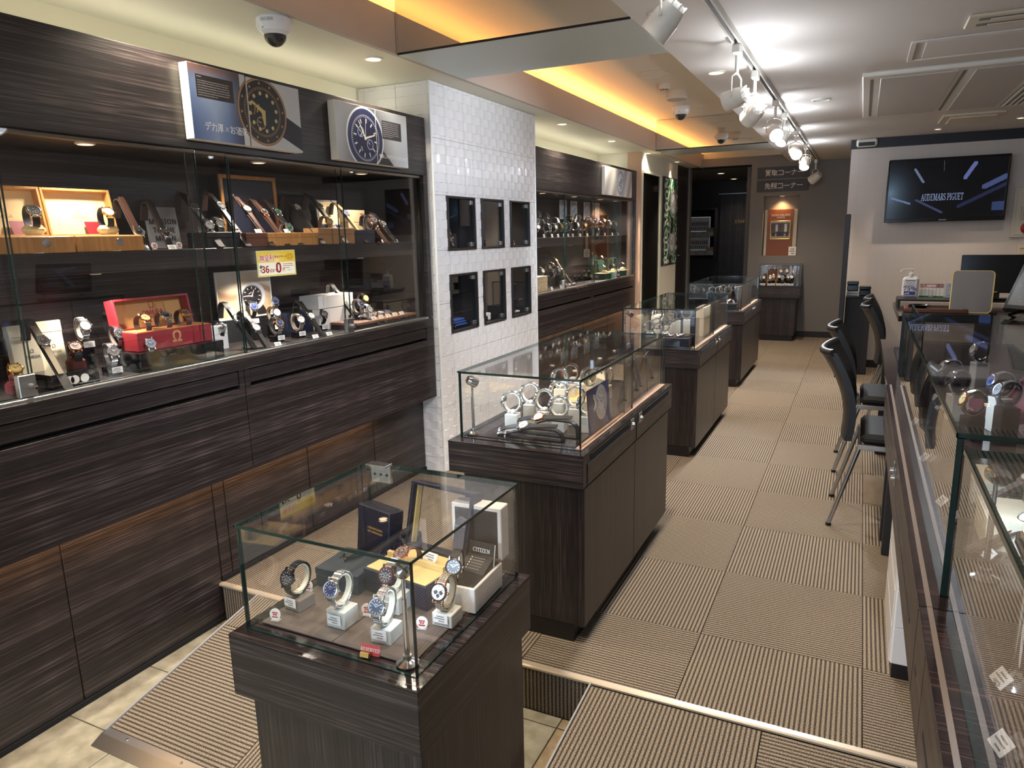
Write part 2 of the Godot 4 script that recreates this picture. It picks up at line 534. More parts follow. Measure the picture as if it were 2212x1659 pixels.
func make_materials() -> void:
	var wh := mat("wood_level", Color.WHITE, 0.36, 0.0, 0.5)
	wh.albedo_texture = tex(streaks(false, 5))
	triplanar(wh, 1.7)
	var wv := mat("wood_upright", Color.WHITE, 0.36, 0.0, 0.5)
	wv.albedo_texture = tex(streaks(true, 11))
	triplanar(wv, 1.7)
	mat("wood_dark_plain", Color8(34, 28, 30), 0.45)
	mat("wood_edge", Color8(120, 82, 60), 0.5)
	mat("black_gap", Color8(12, 11, 12), 0.8)
	mat("plinth", Color8(28, 24, 25), 0.4)
	var g := mat("glass", Color(0.93, 0.98, 0.96, 0.0), 0.0)
	g.transparency = BaseMaterial3D.TRANSPARENCY_ALPHA
	var ge := mat("glass_edge", Color8(20, 44, 40), 0.12)
	ge.metallic_specular = 0.6
	var cp := carpet_images()
	var c := mat("carpet", Color.WHITE, 0.95, 0.0, 0.2)
	c.albedo_texture = tex(cp[0])
	c.heightmap_enabled = true
	c.heightmap_texture = tex(cp[1])
	c.heightmap_scale = 0.25
	var st := mat("stone_tile", Color.WHITE, 0.38)
	st.albedo_texture = tex(toned(256, 0.03, 3, Color8(138, 132, 112), Color8(186, 181, 162), 5))
	triplanar(st, 1.6)
	var st2 := mat("stone_tile_warm", Color.WHITE, 0.38)
	st2.albedo_texture = tex(toned(256, 0.035, 8, Color8(146, 126, 98), Color8(190, 172, 142), 5))
	triplanar(st2, 1.6)
	mat("grout", Color8(98, 84, 76), 0.9)
	mat("cream_paint", Color8(226, 221, 198), 0.75)
	mat("soffit_paint", Color8(222, 219, 203), 0.7)
	mat("taupe_paint", Color8(190, 177, 165), 0.7)
	mat("ceiling_paint", Color8(216, 208, 200), 0.75)
	mat("tray_paint", Color8(228, 216, 196), 0.7)
	mat("satin_metal_panel", Color8(204, 212, 210), 0.4, 0.35)
	mat("mirror", Color8(225, 225, 222), 0.03, 1.0)
	mat("dark_mirror", Color8(70, 66, 62), 0.06, 0.85)
	mat("grey_wall", Color8(118, 114, 110), 0.6)
	mat("grey_wall_dark", Color8(62, 58, 56), 0.55)
	mat("black_panel", Color8(36, 34, 37), 0.5)
	mat("navy_black", Color8(32, 32, 40), 0.45)
	var wt := mat("white_ceramic", Color8(236, 235, 236), 0.2)
	wt.clearcoat_enabled = true
	wt.clearcoat = 0.4
	wt.clearcoat_roughness = 0.08
	mat("white_plastic", Color8(226, 222, 212), 0.4)
	mat("white_gloss", Color8(236, 236, 236), 0.25)
	mat("grey_plastic", Color8(150, 150, 150), 0.45)
	var sm := mat("smoke_dome", Color8(14, 14, 16), 0.06)
	sm.clearcoat_enabled = true
	mat("chrome", Color8(212, 212, 214), 0.09, 1.0)
	mat("brushed_steel", Color8(184, 184, 184), 0.32, 1.0)
	mat("brass", Color8(190, 152, 86), 0.3, 1.0)
	mat("gold_trim", Color8(204, 168, 112), 0.3, 0.9)
	mat("beige_trim", Color8(196, 160, 134), 0.5)
	mat("steel", Color8(206, 207, 210), 0.2, 1.0)
	mat("steel_dark", Color8(62, 62, 66), 0.28, 1.0)
	mat("gold", Color8(214, 172, 98), 0.2, 1.0)
	mat("rose_gold", Color8(214, 150, 116), 0.2, 1.0)
	mat("white_ceramic_band", Color8(232, 232, 230), 0.2)
	mat("mesh_steel", Color8(176, 166, 150), 0.38, 1.0)
	var lf := mat("leather_black", Color8(24, 22, 23), 0.5)
	lf.rim_enabled = true
	lf.rim = 0.2
	mat("leather_chair", Color8(22, 22, 23), 0.38)
	mat("leather_brown", Color8(66, 40, 30), 0.5)
	mat("leather_stand", Color8(52, 36, 32), 0.55)
	mat("leather_tan", Color8(176, 128, 66), 0.55)
	mat("velvet_brown", Color8(86, 36, 26), 0.9)
	mat("velvet_wine", Color8(92, 22, 34), 0.9)
	mat("cream_cushion", Color8(226, 200, 152), 0.8)
	mat("frosted_acrylic", Color8(192, 192, 184), 0.55)
	mat("black_acrylic", Color8(16, 16, 18), 0.14)
	mat("grey_acrylic", Color8(120, 112, 106), 0.3)
	mat("display_grey", Color8(88, 78, 74), 0.5)
	mat("card_white", Color8(232, 230, 224), 0.6)
	mat("box_white", Color8(232, 229, 224), 0.5)
	mat("box_navy", Color8(28, 32, 50), 0.45)
	mat("box_teal", Color8(17, 32, 48), 0.5)
	mat("box_cream", Color8(222, 212, 186), 0.6)
	mat("box_black", Color8(22, 22, 25), 0.45)
	mat("box_green", Color8(26, 62, 48), 0.5)
	mat("box_red", Color8(136, 30, 40), 0.45)
	mat("box_tan", Color8(176, 132, 84), 0.5)
	mat("box_beige", Color8(178, 156, 122), 0.55)
	mat("box_wood_dark", Color8(96, 54, 34), 0.4)
	mat("tray_lining", Color8(216, 190, 128), 0.7)
	mat("pouch_grey", Color8(84, 84, 90), 0.6)
	mat("sticker_red", Color8(184, 42, 36), 0.5)
	mat("ink_black", Color8(30, 28, 28), 0.6)
	mat("ink_white", Color8(240, 238, 232), 0.6)
	mat("ink_gold", Color8(176, 140, 80), 0.5)
	mat("ink_red", Color8(150, 26, 36), 0.6)
	mat("ink_navy", Color8(40, 42, 104), 0.6)
	mat("paper_yellow", Color8(236, 210, 110), 0.6)
	mat("alarm_red", Color8(150, 20, 24), 0.4)
	mat("alarm_plate", Color8(206, 200, 182), 0.5)
	mat("suit_black", Color8(22, 22, 26), 0.8)
	mat("skin", Color8(196, 150, 122), 0.6)
	mat("hair", Color8(18, 16, 15), 0.6)
	mat("leaf_green", Color8(84, 128, 48), 0.5)
	mat("leaf_pale", Color8(140, 172, 120), 0.5)
	mat("rubber", Color8(20, 20, 20), 0.7)
	mat("box_wine_pink", Color8(130, 50, 84), 0.5)
	var bw := mat("box_wood", Color.WHITE, 0.35)
	var grain := noise_img(256, 0.05, 77)
	grain.resize(256, 2048, Image.INTERPOLATE_CUBIC)
	grain = grain.get_region(Rect2i(0, 0, 256, 256))
	grain.convert(Image.FORMAT_RGBA8)
	for y in 256:
		for x in 256:
			var l := grain.get_pixel(y, x).r
			var cc := Color8(170, 116, 58).lerp(Color8(208, 156, 92), l)
			grain.set_pixel(y, x, cc)
	bw.albedo_texture = tex(grain)
	triplanar(bw, 4.0)
	# wall covering with a fine woven grid
	var fb := toned(512, 0.12, 21, Color8(196, 188, 182), Color8(218, 211, 206), 3)
	for k in range(0, 512, 64):
		for j in 512:
			for xy in [Vector2i(k, j), Vector2i(j, k)]:
				fb.set_pixelv(xy, fb.get_pixelv(xy).darkened(0.08))
	var fm := mat("wall_cloth", Color.WHITE, 0.85)
	fm.albedo_texture = tex(fb)
	triplanar(fm, 1.7)
	var wp := mat("cream_wallpaper", Color.WHITE, 0.8)
	wp.albedo_texture = tex(toned(256, 0.15, 4, Color8(206, 200, 182), Color8(226, 221, 204), 3))
	triplanar(wp, 3.0)
	# lamps
	glow("lamp_white", Color(0.93, 0.96, 1.0), 9.0)
	glow("lamp_warm", Color(1.0, 0.86, 0.72), 7.0)
	glow("lamp_amber", Color(1.0, 0.66, 0.28), 3.0)
	glow("lamp_cream", Color(1.0, 0.95, 0.78), 3.0)
	glow("lamp_cool_small", Color(0.75, 0.88, 1.0), 8.0)
	# dials
	var w1 := Color8(236, 234, 228)
	var k1 := Color8(24, 24, 27)
	var chrono := [[Vector2(-0.42, -0.05), 0.27], [Vector2(0.42, -0.05), 0.27], [Vector2(0, -0.45), 0.27]]
	for d in [["white", Color8(226, 222, 212), k1, []], ["black", Color8(20, 20, 23), w1, []], ["blue", Color8(26, 40, 92), w1, []], ["grey", Color8(96, 92, 90), w1, []], ["champagne", Color8(206, 178, 120), k1, []], ["green", Color8(24, 66, 48), w1, []], ["brown", Color8(84, 52, 40), w1, []], ["diver", Color8(14, 15, 18), w1, []], ["slate", Color8(58, 66, 82), w1, []], ["panda", Color8(232, 230, 224), k1, chrono], ["blackchrono", Color8(18, 18, 21), w1, chrono], ["redchrono", Color8(30, 24, 28), w1, chrono], ["orange", Color8(214, 110, 58), k1, []]]:
		var stl := {"base": d[1], "ink": d[2], "subs": d[3], "dots": d[0] == "diver"}
		if d[0] == "panda":
			stl["sub_base"] = Color8(40, 40, 44)
			stl["ink"] = Color8(70, 70, 74)
		print_mat("dial_" + d[0], dial_image(stl, 96), 0.35)

# ---------------------------------------------------------------- printed pictures
# a large watch seen face on: p in units of its outer radius, turned by rot
func big_watch(p: Vector2, rot: float, st: Dictionary) -> Color:
	var q := p.rotated(rot)
	var r := q.length()
	if r > 1.0:
		if absf(q.x) < 0.34 and q.y < 0 and absf(q.y) < 2.2:
			return st.strap
		return Color(0, 0, 0, 0)
	if r > 0.93:
		return st.metal.lightened(0.25) if r < 0.965 else st.metal
	if r > 0.74:
		var c: Color = st.bezel
		var a := fposmod(atan2(q.x, q.y), TAU / 12)
		if st.get("studs", false) and absf(r - 0.84) < 0.035 and a * r < 0.07:
			c = st.metal.lightened(0.2)
		return c
	if r > 0.71:
		return st.metal.darkened(0.2)
	var d := dial_color(q / 0.71, st)
	# hands
	for h in st.hands:
		var dir := Vector2(sin(h[0]), cos(h[0]))
		var along := q.dot(dir)
		var across := absf(q.dot(Vector2(dir.y, -dir.x)))
		if along > -0.06 and along < h[1] and across < h[2] * (1.2 - along / h[1] * 0.6):
			d = st.hand
	return d

func print_strip(w: int, h: int, aspect: float, centre: Vector2, rad: float, rot: float, st: Dictionary, back: Callable) -> Image:
	# one picture over the whole row of panels; x runs 0..aspect, y 0..1 downwards
	var im := blank(w, h, Color.WHITE)
	for y in h:
		for x in w:
			var p := Vector2((x + 0.5) / w * aspect, (y + 0.5) / h)
			var c: Color = back.call(p)
			var k := big_watch(Vector2(p.x - centre.x, centre.y - p.y) / rad, rot, st)
			im.set_pixel(x, y, k if k.a > 0.5 else c)
	return im

func make_prints() -> void:
	# bronze diver over two panels
	var st := {"base": Color8(30, 34, 42), "ink": Color8(214, 186, 120), "dots": true, "metal": Color8(156, 108, 56), "bezel": Color8(40, 36, 38), "studs": true, "strap": Color8(26, 24, 30), "hand": Color8(206, 186, 110), "hands": [[0.15, 0.55, 0.06], [-2.0, 0.38, 0.07]], "subs": [[Vector2(-0.5, 0.0), 0.26]]}
	var bk := func(p: Vector2) -> Color:
		if p.x > 1.0:
			return Color8(206, 210, 214)
		var c := Color8(70, 92, 150).lerp(Color8(150, 170, 205), clampf(1.0 - absf(p.x - 0.45) * 1.5 + 0.2 * sin(p.y * 5.0), 0, 1))
		c = c.lerp(Color8(150, 100, 84), clampf(1.0 - p.y * 5.0 - p.x * 0.2, 0, 1))
		return c.lerp(Color8(70, 66, 62), clampf((p.x - 0.72) * 2.4, 0, 0.8))
	var im := print_strip(620, 276, 2.25, Vector2(1.42, 0.47), 0.5, -1.2, st, bk)
	var a := im.get_region(Rect2i(0, 0, 308, 276))
	var b := im.get_region(Rect2i(310, 0, 308, 276))
	a.fill_rect(Rect2i(36, 36, 200, 84), Color8(52, 46, 46))
	small_print(a, Rect2i(44, 42, 40, 8), 1, Color8(220, 220, 220))
	small_print(a, Rect2i(44, 56, 186, 62), 7, Color8(190, 186, 184))
	ink(a, "デカ厚", 60, 206, 34, Color8(228, 232, 240), 2.6)
	ink(a, "×", 168, 212, 26, Color8(228, 232, 240), 2.0)
	ink(a, "お洒落", 196, 206, 34, Color8(228, 232, 240), 2.6)
	print_mat("print_diver_blur", a)
	print_mat("print_diver", b)
	# blue chronograph over two panels
	st = {"base": Color8(24, 28, 66), "ink": Color8(206, 214, 232), "metal": Color8(190, 196, 208), "bezel": Color8(34, 40, 84), "strap": Color8(44, 42, 48), "hand": Color8(226, 222, 210), "hands": [[0.35, 0.62, 0.03], [2.2, 0.56, 0.03], [1.0, 0.66, 0.012]], "subs": [[Vector2(0, 0.42), 0.24], [Vector2(0, -0.42), 0.24]]}
	bk = func(p: Vector2) -> Color:
		var c := Color8(60, 58, 64).lerp(Color8(186, 190, 200), clampf(absf(p.x - 0.85) * 1.1, 0, 1))
		return c.lerp(Color8(214, 216, 220), clampf(p.x - 1.25, 0, 1) * (0.6 + 0.4 * sin(p.y * 6.0 + p.x * 3.0)))
	im = print_strip(620, 282, 2.2, Vector2(0.83, 0.56), 0.56, -0.9, st, bk)
	a = im.get_region(Rect2i(0, 0, 328, 282))
	b = im.get_region(Rect2i(330, 0, 290, 282))
	b.fill_rect(Rect2i(52, 48, 180, 96), Color8(58, 56, 64))
	small_print(b, Rect2i(60, 56, 164, 82), 8, Color8(180, 180, 186))
	ink(b, "徹底したクラフトマンシップ", 16, 226, 20.5, Color8(240, 240, 238), 1.6)
	print_mat("print_chrono_a", a)
	print_mat("print_chrono_b", b)
	# steel sports chronograph over three panels
	st = {"base": Color8(206, 212, 222), "ink": Color8(70, 74, 84), "metal": Color8(200, 204, 214), "bezel": Color8(150, 156, 168), "strap": Color8(172, 174, 182), "hand": Color8(70, 72, 80), "hands": [[0.5, 0.5, 0.03], [-1.0, 0.36, 0.03]], "subs": [[Vector2(-0.45, 0), 0.27], [Vector2(0.45, 0), 0.27], [Vector2(0, -0.45), 0.27]], "sub_base": Color8(150, 160, 176)}
	bk = func(p: Vector2) -> Color:
		return Color8(168, 160, 158).lerp(Color8(222, 220, 220), 0.5 + 0.5 * sin(p.x * 7.0 + p.y * 4.0))
	im = print_strip(510, 150, 3.4, Vector2(1.75, 0.5), 0.5, -0.4, st, bk)
	for k in 3:
		print_mat("print_sport_%d" % k, im.get_region(Rect2i(k * 170, 0, 168, 150)))
	# tall green poster with two watches and big letters up the side
	st = {"base": Color8(214, 216, 214), "ink": Color8(90, 92, 96), "metal": Color8(186, 190, 194), "bezel": Color8(120, 124, 128), "strap": Color8(40, 42, 44), "hand": Color8(50, 50, 54), "hands": [[0.5, 0.5, 0.04], [3.4, 0.36, 0.04]], "subs": [[Vector2(-0.4, -0.2), 0.27], [Vector2(0.4, -0.2), 0.27]], "sub_base": Color8(190, 192, 196)}
	im = blank(200, 320, Color8(60, 110, 66))
	var leaf := noise_img(200, 0.03, 19)
	for y in 320:
		for x in 200:
			var l := leaf.get_pixel(x, y % 200).r
			var c := Color8(44, 92, 54).lerp(Color8(206, 216, 206), clampf((l - 0.45) * 4.0, 0, 1))
			var k := big_watch(Vector2(x - 138, 92 - y) / 52.0, 0.2, st)
			if k.a < 0.5: k = big_watch(Vector2(x - 130, 236 - y) / 52.0, 0.3, st)
			im.set_pixel(x, y, k if k.a > 0.5 else c)
	print_mat("print_moon", im)
	# photograph of a panelled room in a gold frame
	im = blank(120, 100, Color8(96, 84, 76))
	for k in 9:
		im.fill_rect(Rect2i(4 + 13 * k, 10 + 4 * (k % 3), 8, 44), Color8(60 + 18 * (k % 4), 56 + 16 * (k % 3), 62 + 14 * (k % 4)))
	im.fill_rect(Rect2i(0, 0, 120, 9), Color8(196, 186, 170))
	im.fill_rect(Rect2i(86, 14, 16, 46), Color8(226, 226, 220))
	im.fill_rect(Rect2i(30, 18, 14, 40), Color8(206, 206, 204))
	im.fill_rect(Rect2i(0, 72, 120, 28), Color8(160, 148, 134))
	im.fill_rect(Rect2i(38, 60, 46, 26), Color8(40, 34, 34))
	im.fill_rect(Rect2i(6, 64, 22, 22), Color8(48, 40, 36))
	im.fill_rect(Rect2i(96, 62, 18, 24), Color8(52, 42, 36))
	print_mat("print_interior", im)
	# television picture: dark dial, pale baton markers
	im = blank(480, 280, Color8(10, 11, 16))
	for y in 280:
		for x in 480:
			var g := clampf(1.0 - Vector2(x - 10, (y - 150) * 0.75).length() / 170.0, 0, 1)
			im.set_pixel(x, y, Color8(10, 11, 16).lerp(Color8(112, 138, 160), g * g))
	for s in [[108, 42, 146, 104, 9, Color8(126, 142, 176)], [352, 26, 316, 92, 15, Color8(118, 130, 190)], [478, 92, 396, 138, 20, Color8(84, 98, 150)], [480, 128, 300, 226, 14, Color8(44, 52, 84)], [20, 178, 96, 206, 8, Color8(120, 146, 186)], [122, 190, 232, 252, 9, Color8(70, 82, 118)], [226, 8, 228, 56, 2, Color8(120, 124, 134)], [452, 230, 478, 228, 40, Color8(60, 78, 124)]]:
		line(im, Vector2(s[0], s[1]), Vector2(s[2], s[3]), s[4], s[5])
	var sc := glow("tv_screen", Color.WHITE, 0.55)
	sc.albedo_color = Color8(6, 6, 8)
	sc.roughness = 0.12
	sc.emission = Color.WHITE
	sc.emission_operator = BaseMaterial3D.EMISSION_OP_MULTIPLY
	sc.emission_texture = tex(im)
	# sales monitor picture
	im = blank(240, 180, Color8(70, 70, 66))
	for k in 60:
		im.fill_rect(Rect2i(rng.randi_range(4, 120), rng.randi_range(20, 160), 3, 3), Color8(120, 120, 110))
	line(im, Vector2(60, 20), Vector2(150, 44), 16, Color8(130, 152, 190))
	line(im, Vector2(150, 40), Vector2(72, 160), 14, Color8(118, 146, 182))
	im.fill_rect(Rect2i(84, 60, 26, 34), Color8(50, 60, 86))
	im.fill_rect(Rect2i(140, 80, 60, 60), Color8(92, 100, 112))
	for k in 7:
		im.fill_rect(Rect2i(116 + 15 * k, 148, 10, 12), Color8(176, 158, 176))
	sc = glow("monitor_screen", Color.WHITE, 0.4)
	sc.albedo_color = Color8(14, 14, 14)
	sc.roughness = 0.25
	sc.emission = Color.WHITE
	sc.emission_operator = BaseMaterial3D.EMISSION_OP_MULTIPLY
	sc.emission_texture = tex(im)
	# yellow campaign sign
	im = blank(400, 188, Color8(232, 206, 96))
	im.fill_rect(Rect2i(10, 10, 380, 168), Color8(246, 240, 214))
	im.fill_rect(Rect2i(10, 10, 380, 76), Color8(238, 202, 62))
	for k in 18:
		line(im, Vector2(200, 86), Vector2(200, 86) + Vector2(cos(PI + k * PI / 17), sin(PI + k * PI / 17)) * 74, 3, Color8(246, 228, 140))
	for o in [[3, Color8(250, 236, 230)], [0, Color8(190, 30, 50)]]:
		ink(im, "無金利", 24, 28, 50, o[1], 4.2 + o[0] * 1.6)
	ink(im, "キャンペーン", 176, 34, 22, Color8(170, 40, 40), 3)
	for k in 14:
		var an := k * TAU / 14
		line(im, Vector2(342, 48) + Vector2(cos(an), sin(an)) * 12, Vector2(342, 48) + Vector2(cos(an) * 1.5, sin(an)) * 28, 4, Color8(190, 120, 30))
	ink(im, "最", 18, 104, 24, Color8(40, 34, 34), 3)
	ink(im, "大", 18, 132, 24, Color8(40, 34, 34), 3)
	ink(im, "回まで", 118, 134, 26, Color8(150, 44, 60), 3)
	ink(im, "円", 252, 132, 26, Color8(190, 60, 60), 3)
	small_print(im, Rect2i(262, 100, 118, 44), 3, Color8(190, 90, 80))
	small_print(im, Rect2i(310, 148, 74, 8), 1, Color8(90, 80, 70))
	print_mat("print_campaign", im)
	# advertising cards inside the cabinets
	st = {"base": Color8(28, 26, 30), "ink": Color8(210, 206, 200), "metal": Color8(186, 184, 184), "bezel": Color8(206, 204, 204), "strap": Color8(36, 30, 30), "hand": Color8(226, 224, 220), "hands": [[-1.0, 0.5, 0.03], [0.9, 0.44, 0.03]], "subs": []}
	bk = func(p: Vector2) -> Color:
		var c := Color8(206, 178, 140).lerp(Color8(226, 222, 214), clampf(1.0 - p.y * 2.2 + 0.3 * sin(p.x * 6.0), 0, 1))
		return c.lerp(Color8(150, 110, 90), clampf(1.0 - absf(p.y - 0.45 - 0.1 * sin(p.x * 5.0)) * 9.0, 0, 0.7))
	print_mat("print_desert", print_strip(190, 152, 1.25, Vector2(0.78, 0.55), 0.34, -0.5, st, bk))
	st["base"] = Color8(206, 212, 220); st["ink"] = Color8(50, 54, 66); st["hand"] = Color8(50, 52, 60); st["bezel"] = Color8(196, 198, 202)
	bk = func(p: Vector2) -> Color:
		return Color8(22, 34, 92).lerp(Color8(48, 62, 130), p.x)
	im = print_strip(230, 160, 1.44, Vector2(0.86, 0.42), 0.4, 0.3, st, bk)
	small_print(im, Rect2i(8, 60, 60, 90), 12, Color8(140, 150, 190))
	print_mat("print_blue_card", im)
	# calendar page
	im = blank(160, 120, Color8(238, 236, 230))
	im.fill_rect(Rect2i(0, 0, 160, 34), Color8(196, 150, 150))
	for k in 40:
		im.fill_rect(Rect2i(rng.randi_range(0, 150), rng.randi_range(0, 28), 9, 6), Color8(rng.randi_range(90, 200), rng.randi_range(60, 120), rng.randi_range(70, 120)))
	im.fill_rect(Rect2i(48, 8, 60, 16), Color8(240, 226, 222))
	for r in 5:
		for c in 6:
			im.fill_rect(Rect2i(12 + 24 * c, 42 + 13 * r, 8, 5), Color8(150, 146, 142))
	im.fill_rect(Rect2i(0, 104, 160, 16), Color8(26, 120, 60))
	im.fill_rect(Rect2i(64, 109, 30, 5), Color8(220, 236, 220))
	print_mat("print_calendar", im)
	im = blank(100, 130, Color8(196, 210, 226))
	small_print(im, Rect2i(18, 10, 64, 26), 3, Color8(60, 80, 150))
	im.fill_rect(Rect2i(30, 52, 40, 46), Color8(226, 228, 230))
	im.fill_rect(Rect2i(30, 52, 40, 3), Color8(70, 70, 80))
	small_print(im, Rect2i(14, 104, 72, 20), 3, Color8(90, 100, 130))
	print_mat("print_leaflet", im)
	# hand gel label
	im = blank(120, 130, Color8(240, 240, 242))
	im.fill_rect(Rect2i(14, 4, 92, 6), Color8(44, 46, 110))
	ink(im, "アルコール", 20, 18, 16, Color8(44, 46, 110), 2)
	ink(im, "ハンドスプレー", 8, 38, 15, Color8(44, 46, 110), 2)
	im.fill_rect(Rect2i(6, 96, 108, 30), Color8(58, 66, 140))
	line(im, Vector2(16, 116), Vector2(46, 110), 8, Color8(230, 232, 240))
	line(im, Vector2(52, 104), Vector2(52, 118), 6, Color8(200, 216, 244))
	print_mat("print_gel", im)
	# leather-look board of the back niche
	var lt := mat("brown_board", Color.WHITE, 0.45)
	lt.albedo_texture = tex(toned(256, 0.14, 51, Color8(104, 52, 24), Color8(166, 94, 48), 3))
	triplanar(lt, 3.0)
	# grey shop photographs in the far cabinet
	im = blank(150, 120, Color8(216, 214, 208))
	im.fill_rect(Rect2i(0, 0, 150, 30), Color8(240, 238, 232))
	for k in 9:
		im.fill_rect(Rect2i(18 + 14 * k, 40, 9, 32), Color8(60 + 30 * (k % 3), 60, 66 + 20 * (k % 2)))
		im.fill_rect(Rect2i(10 + 15 * k, 84, 6, 26), Color8(36, 34, 36))
	print_mat("print_shopfront", im)

# ---------------------------------------------------------------- lamps
func spot(parent: Node3D, from: Vector3, to: Vector3, col: Color, energy: float, angle: float, size := 0.03, soft := 0.6) -> void:
	var l := SpotLight3D.new()
	l.name = "spot_light"
	l.light_color = col
	l.light_energy = energy
	l.spot_angle = angle
	l.spot_angle_attenuation = soft
	l.spot_range = 14.0
	l.spot_attenuation = 2.0
	l.light_size = size
	l.shadow_enabled = true
	parent.add_child(l, true)
	var d := (to - from).normalized()
	l.global_transform = Transform3D(Basis.looking_at(d, Vector3.UP if absf(d.y) < 0.98 else Vector3.FORWARD), from)

func area(parent: Node3D, from: Vector3, to: Vector3, col: Color, energy: float, size: Vector2, along := Vector3.UP) -> void:
	var l := AreaLight3D.new()
	l.name = "area_light"
	l.light_color = col
	l.light_energy = energy
	l.area_size = size
	l.area_normalize_energy = true
	l.area_range = 14.0
	l.area_attenuation = 2.0
	l.shadow_enabled = true
	parent.add_child(l, true)
	l.global_transform = Transform3D(Basis.looking_at((to - from).normalized(), along), from)

# round ceiling fitting: trim ring, recessed reflector and lit lens, with its own light
func downlight(p: Vector3, label: String, group: String, col: Color, energy: float, angle: float, lens: String, r := 0.05, to := Vector3.ZERO) -> void:
	var o := thing("ceiling_downlight", label, "downlight", p, Basis(), group)
	var m := MB.new()
	m.lathe([Vector2(r * 0.74, -0.002), Vector2(r * 0.8, -0.007), Vector2(r, -0.005), Vector2(r * 1.03, 0.0)], 24)
	part(o, "trim_ring", m, M.white_plastic)
	m = MB.new()
	m.lathe([Vector2(0, -0.003), Vector2(r * 0.76, -0.003)], 24)
	part(o, "lamp_lens", m, M[lens])
	var aim := to if to != Vector3.ZERO else p + Vector3(0, -1, 0)
	spot(o, p + Vector3(0, -0.02, 0), aim, col, energy, angle, r * 0.7, 0.9)

func dome_camera(p: Vector3, label: String, r: float, mount := 0.0) -> void:
	var o := thing("dome_camera", label, "security camera", p)
	var m := MB.new()
	if mount > 0.0:
		m.lathe([Vector2(r * 0.5, 0), Vector2(r * 0.55, -mount * 0.8), Vector2(r * 0.6, -mount)], 24)
		part(o, "mount", m, M.white_plastic)
		m = MB.new()
	var y := -mount
	m.lathe([Vector2(r * 0.9, y), Vector2(r, y - r * 0.12), Vector2(r, y - r * 0.45), Vector2(r * 0.86, y - r * 0.78), Vector2(r * 0.66, y - r * 0.95), Vector2(r * 0.6, y - r * 0.95)], 32)
	part(o, "housing", m, M.white_gloss)
	m = MB.new()
	var prof := []
	for k in 9:
		var a := PI / 2 * k / 8
		prof.append(Vector2(r * 0.62 * cos(a), y - r * 0.93 - r * 0.62 * sin(a)))
	m.lathe(prof, 28)
	part(o, "smoked_dome", m, M.smoke_dome)
	m = MB.new()
	m.lathe([Vector2(0, 0), Vector2(r * 0.05, 0)], 12, Transform3D(Basis(Vector3.RIGHT, PI / 2) * Basis(), Vector3(0.0, y - r * 0.7, r * 0.935)))
	part(o, "indicator", m, M.grey_plastic)
	if mount == 0.0:
		text(o, "SEC004", r * 0.16, M.grey_plastic, at(Vector3(r * 0.35, y - r * 0.32, r * 0.95), ry(20)), false, "print")

func track_spot(x: float, z: float, drop: float, aim: Vector3, lit: bool, label: String, big: float, col: Color, energy: float, angle: float) -> void:
	var top := CEIL - 0.028
	var p := Vector3(x, top, z)
	var o := thing("track_spotlight", label, "spotlight", p, Basis(), "spotlights on the ceiling track")
	var m := MB.new()
	m.box(Vector3(0, -0.02, 0), Vector3(0.034, 0.04, 0.085), 0.005)
	part(o, "adapter", m, M.white_plastic)
	var head := Vector3(0, -drop, 0)
	var d := (aim - (p + head)).normalized()
	var b := Basis.looking_at(d, Vector3.UP)
	var L := 0.1 * big
	var R := 0.042 * big
	m = MB.new()
	var side := b.x
	m.tube([Vector3(0, -0.035, 0), Vector3(0, -drop * 0.55, 0)], 0.009, 10)
	for s in [-1.0, 1.0]:
		m.tube([Vector3(0, -drop * 0.5, 0), side * s * (R + 0.004) + Vector3(0, -drop * 0.62, 0), side * s * (R + 0.004) + head], 0.004, 6)
	part(o, "yoke", m, M.white_plastic)
	# can: its axis runs along the beam
	var ax := Basis(b.x, -b.z, b.y)
	m = MB.new()
	m.lathe([Vector2(0, -L * 0.55), Vector2(R * 0.55, -L * 0.55), Vector2(R * 0.8, -L * 0.4), Vector2(R * 0.97, -L * 0.05), Vector2(R, L * 0.5), Vector2(R * 0.92, L * 0.5), Vector2(R * 0.88, L * 0.42)], 28, Transform3D(ax, head))
	part(o, "can", m, M.white_plastic)
	m = MB.new()
	for k in 8:
		var a := TAU * k / 8
		m.box(Vector3(cos(a) * R * 0.74, -L * 0.42, sin(a) * R * 0.74), Vector3(0.004, L * 0.3, 0.004), 0.0, Transform3D(ax, head))
	part(o, "cooling_fins", m, M.white_plastic)
	m = MB.new()
	m.lathe([Vector2(0, L * 0.44), Vector2(R * 0.9, L * 0.44)], 24, Transform3D(ax, head))
	part(o, "lamp_lens", m, M.lamp_white if lit else M.grey_plastic)
	if lit:
		spot(o, p + head + d * (L * 0.52), p + head + d * 3.0, col, energy, angle, R * 0.7, 0.75)
		# light that leaks from the open cooling slots at the back of the can
		var leak := OmniLight3D.new()
		leak.name = "slot_light"
		leak.light_color = col
		leak.light_energy = 0.13
		leak.light_size = 0.02
		leak.omni_range = 14.0
		leak.omni_attenuation = 2.0
		leak.shadow_enabled = true
		o.add_child(leak, true)
		leak.position = head - d * (L * 0.66)

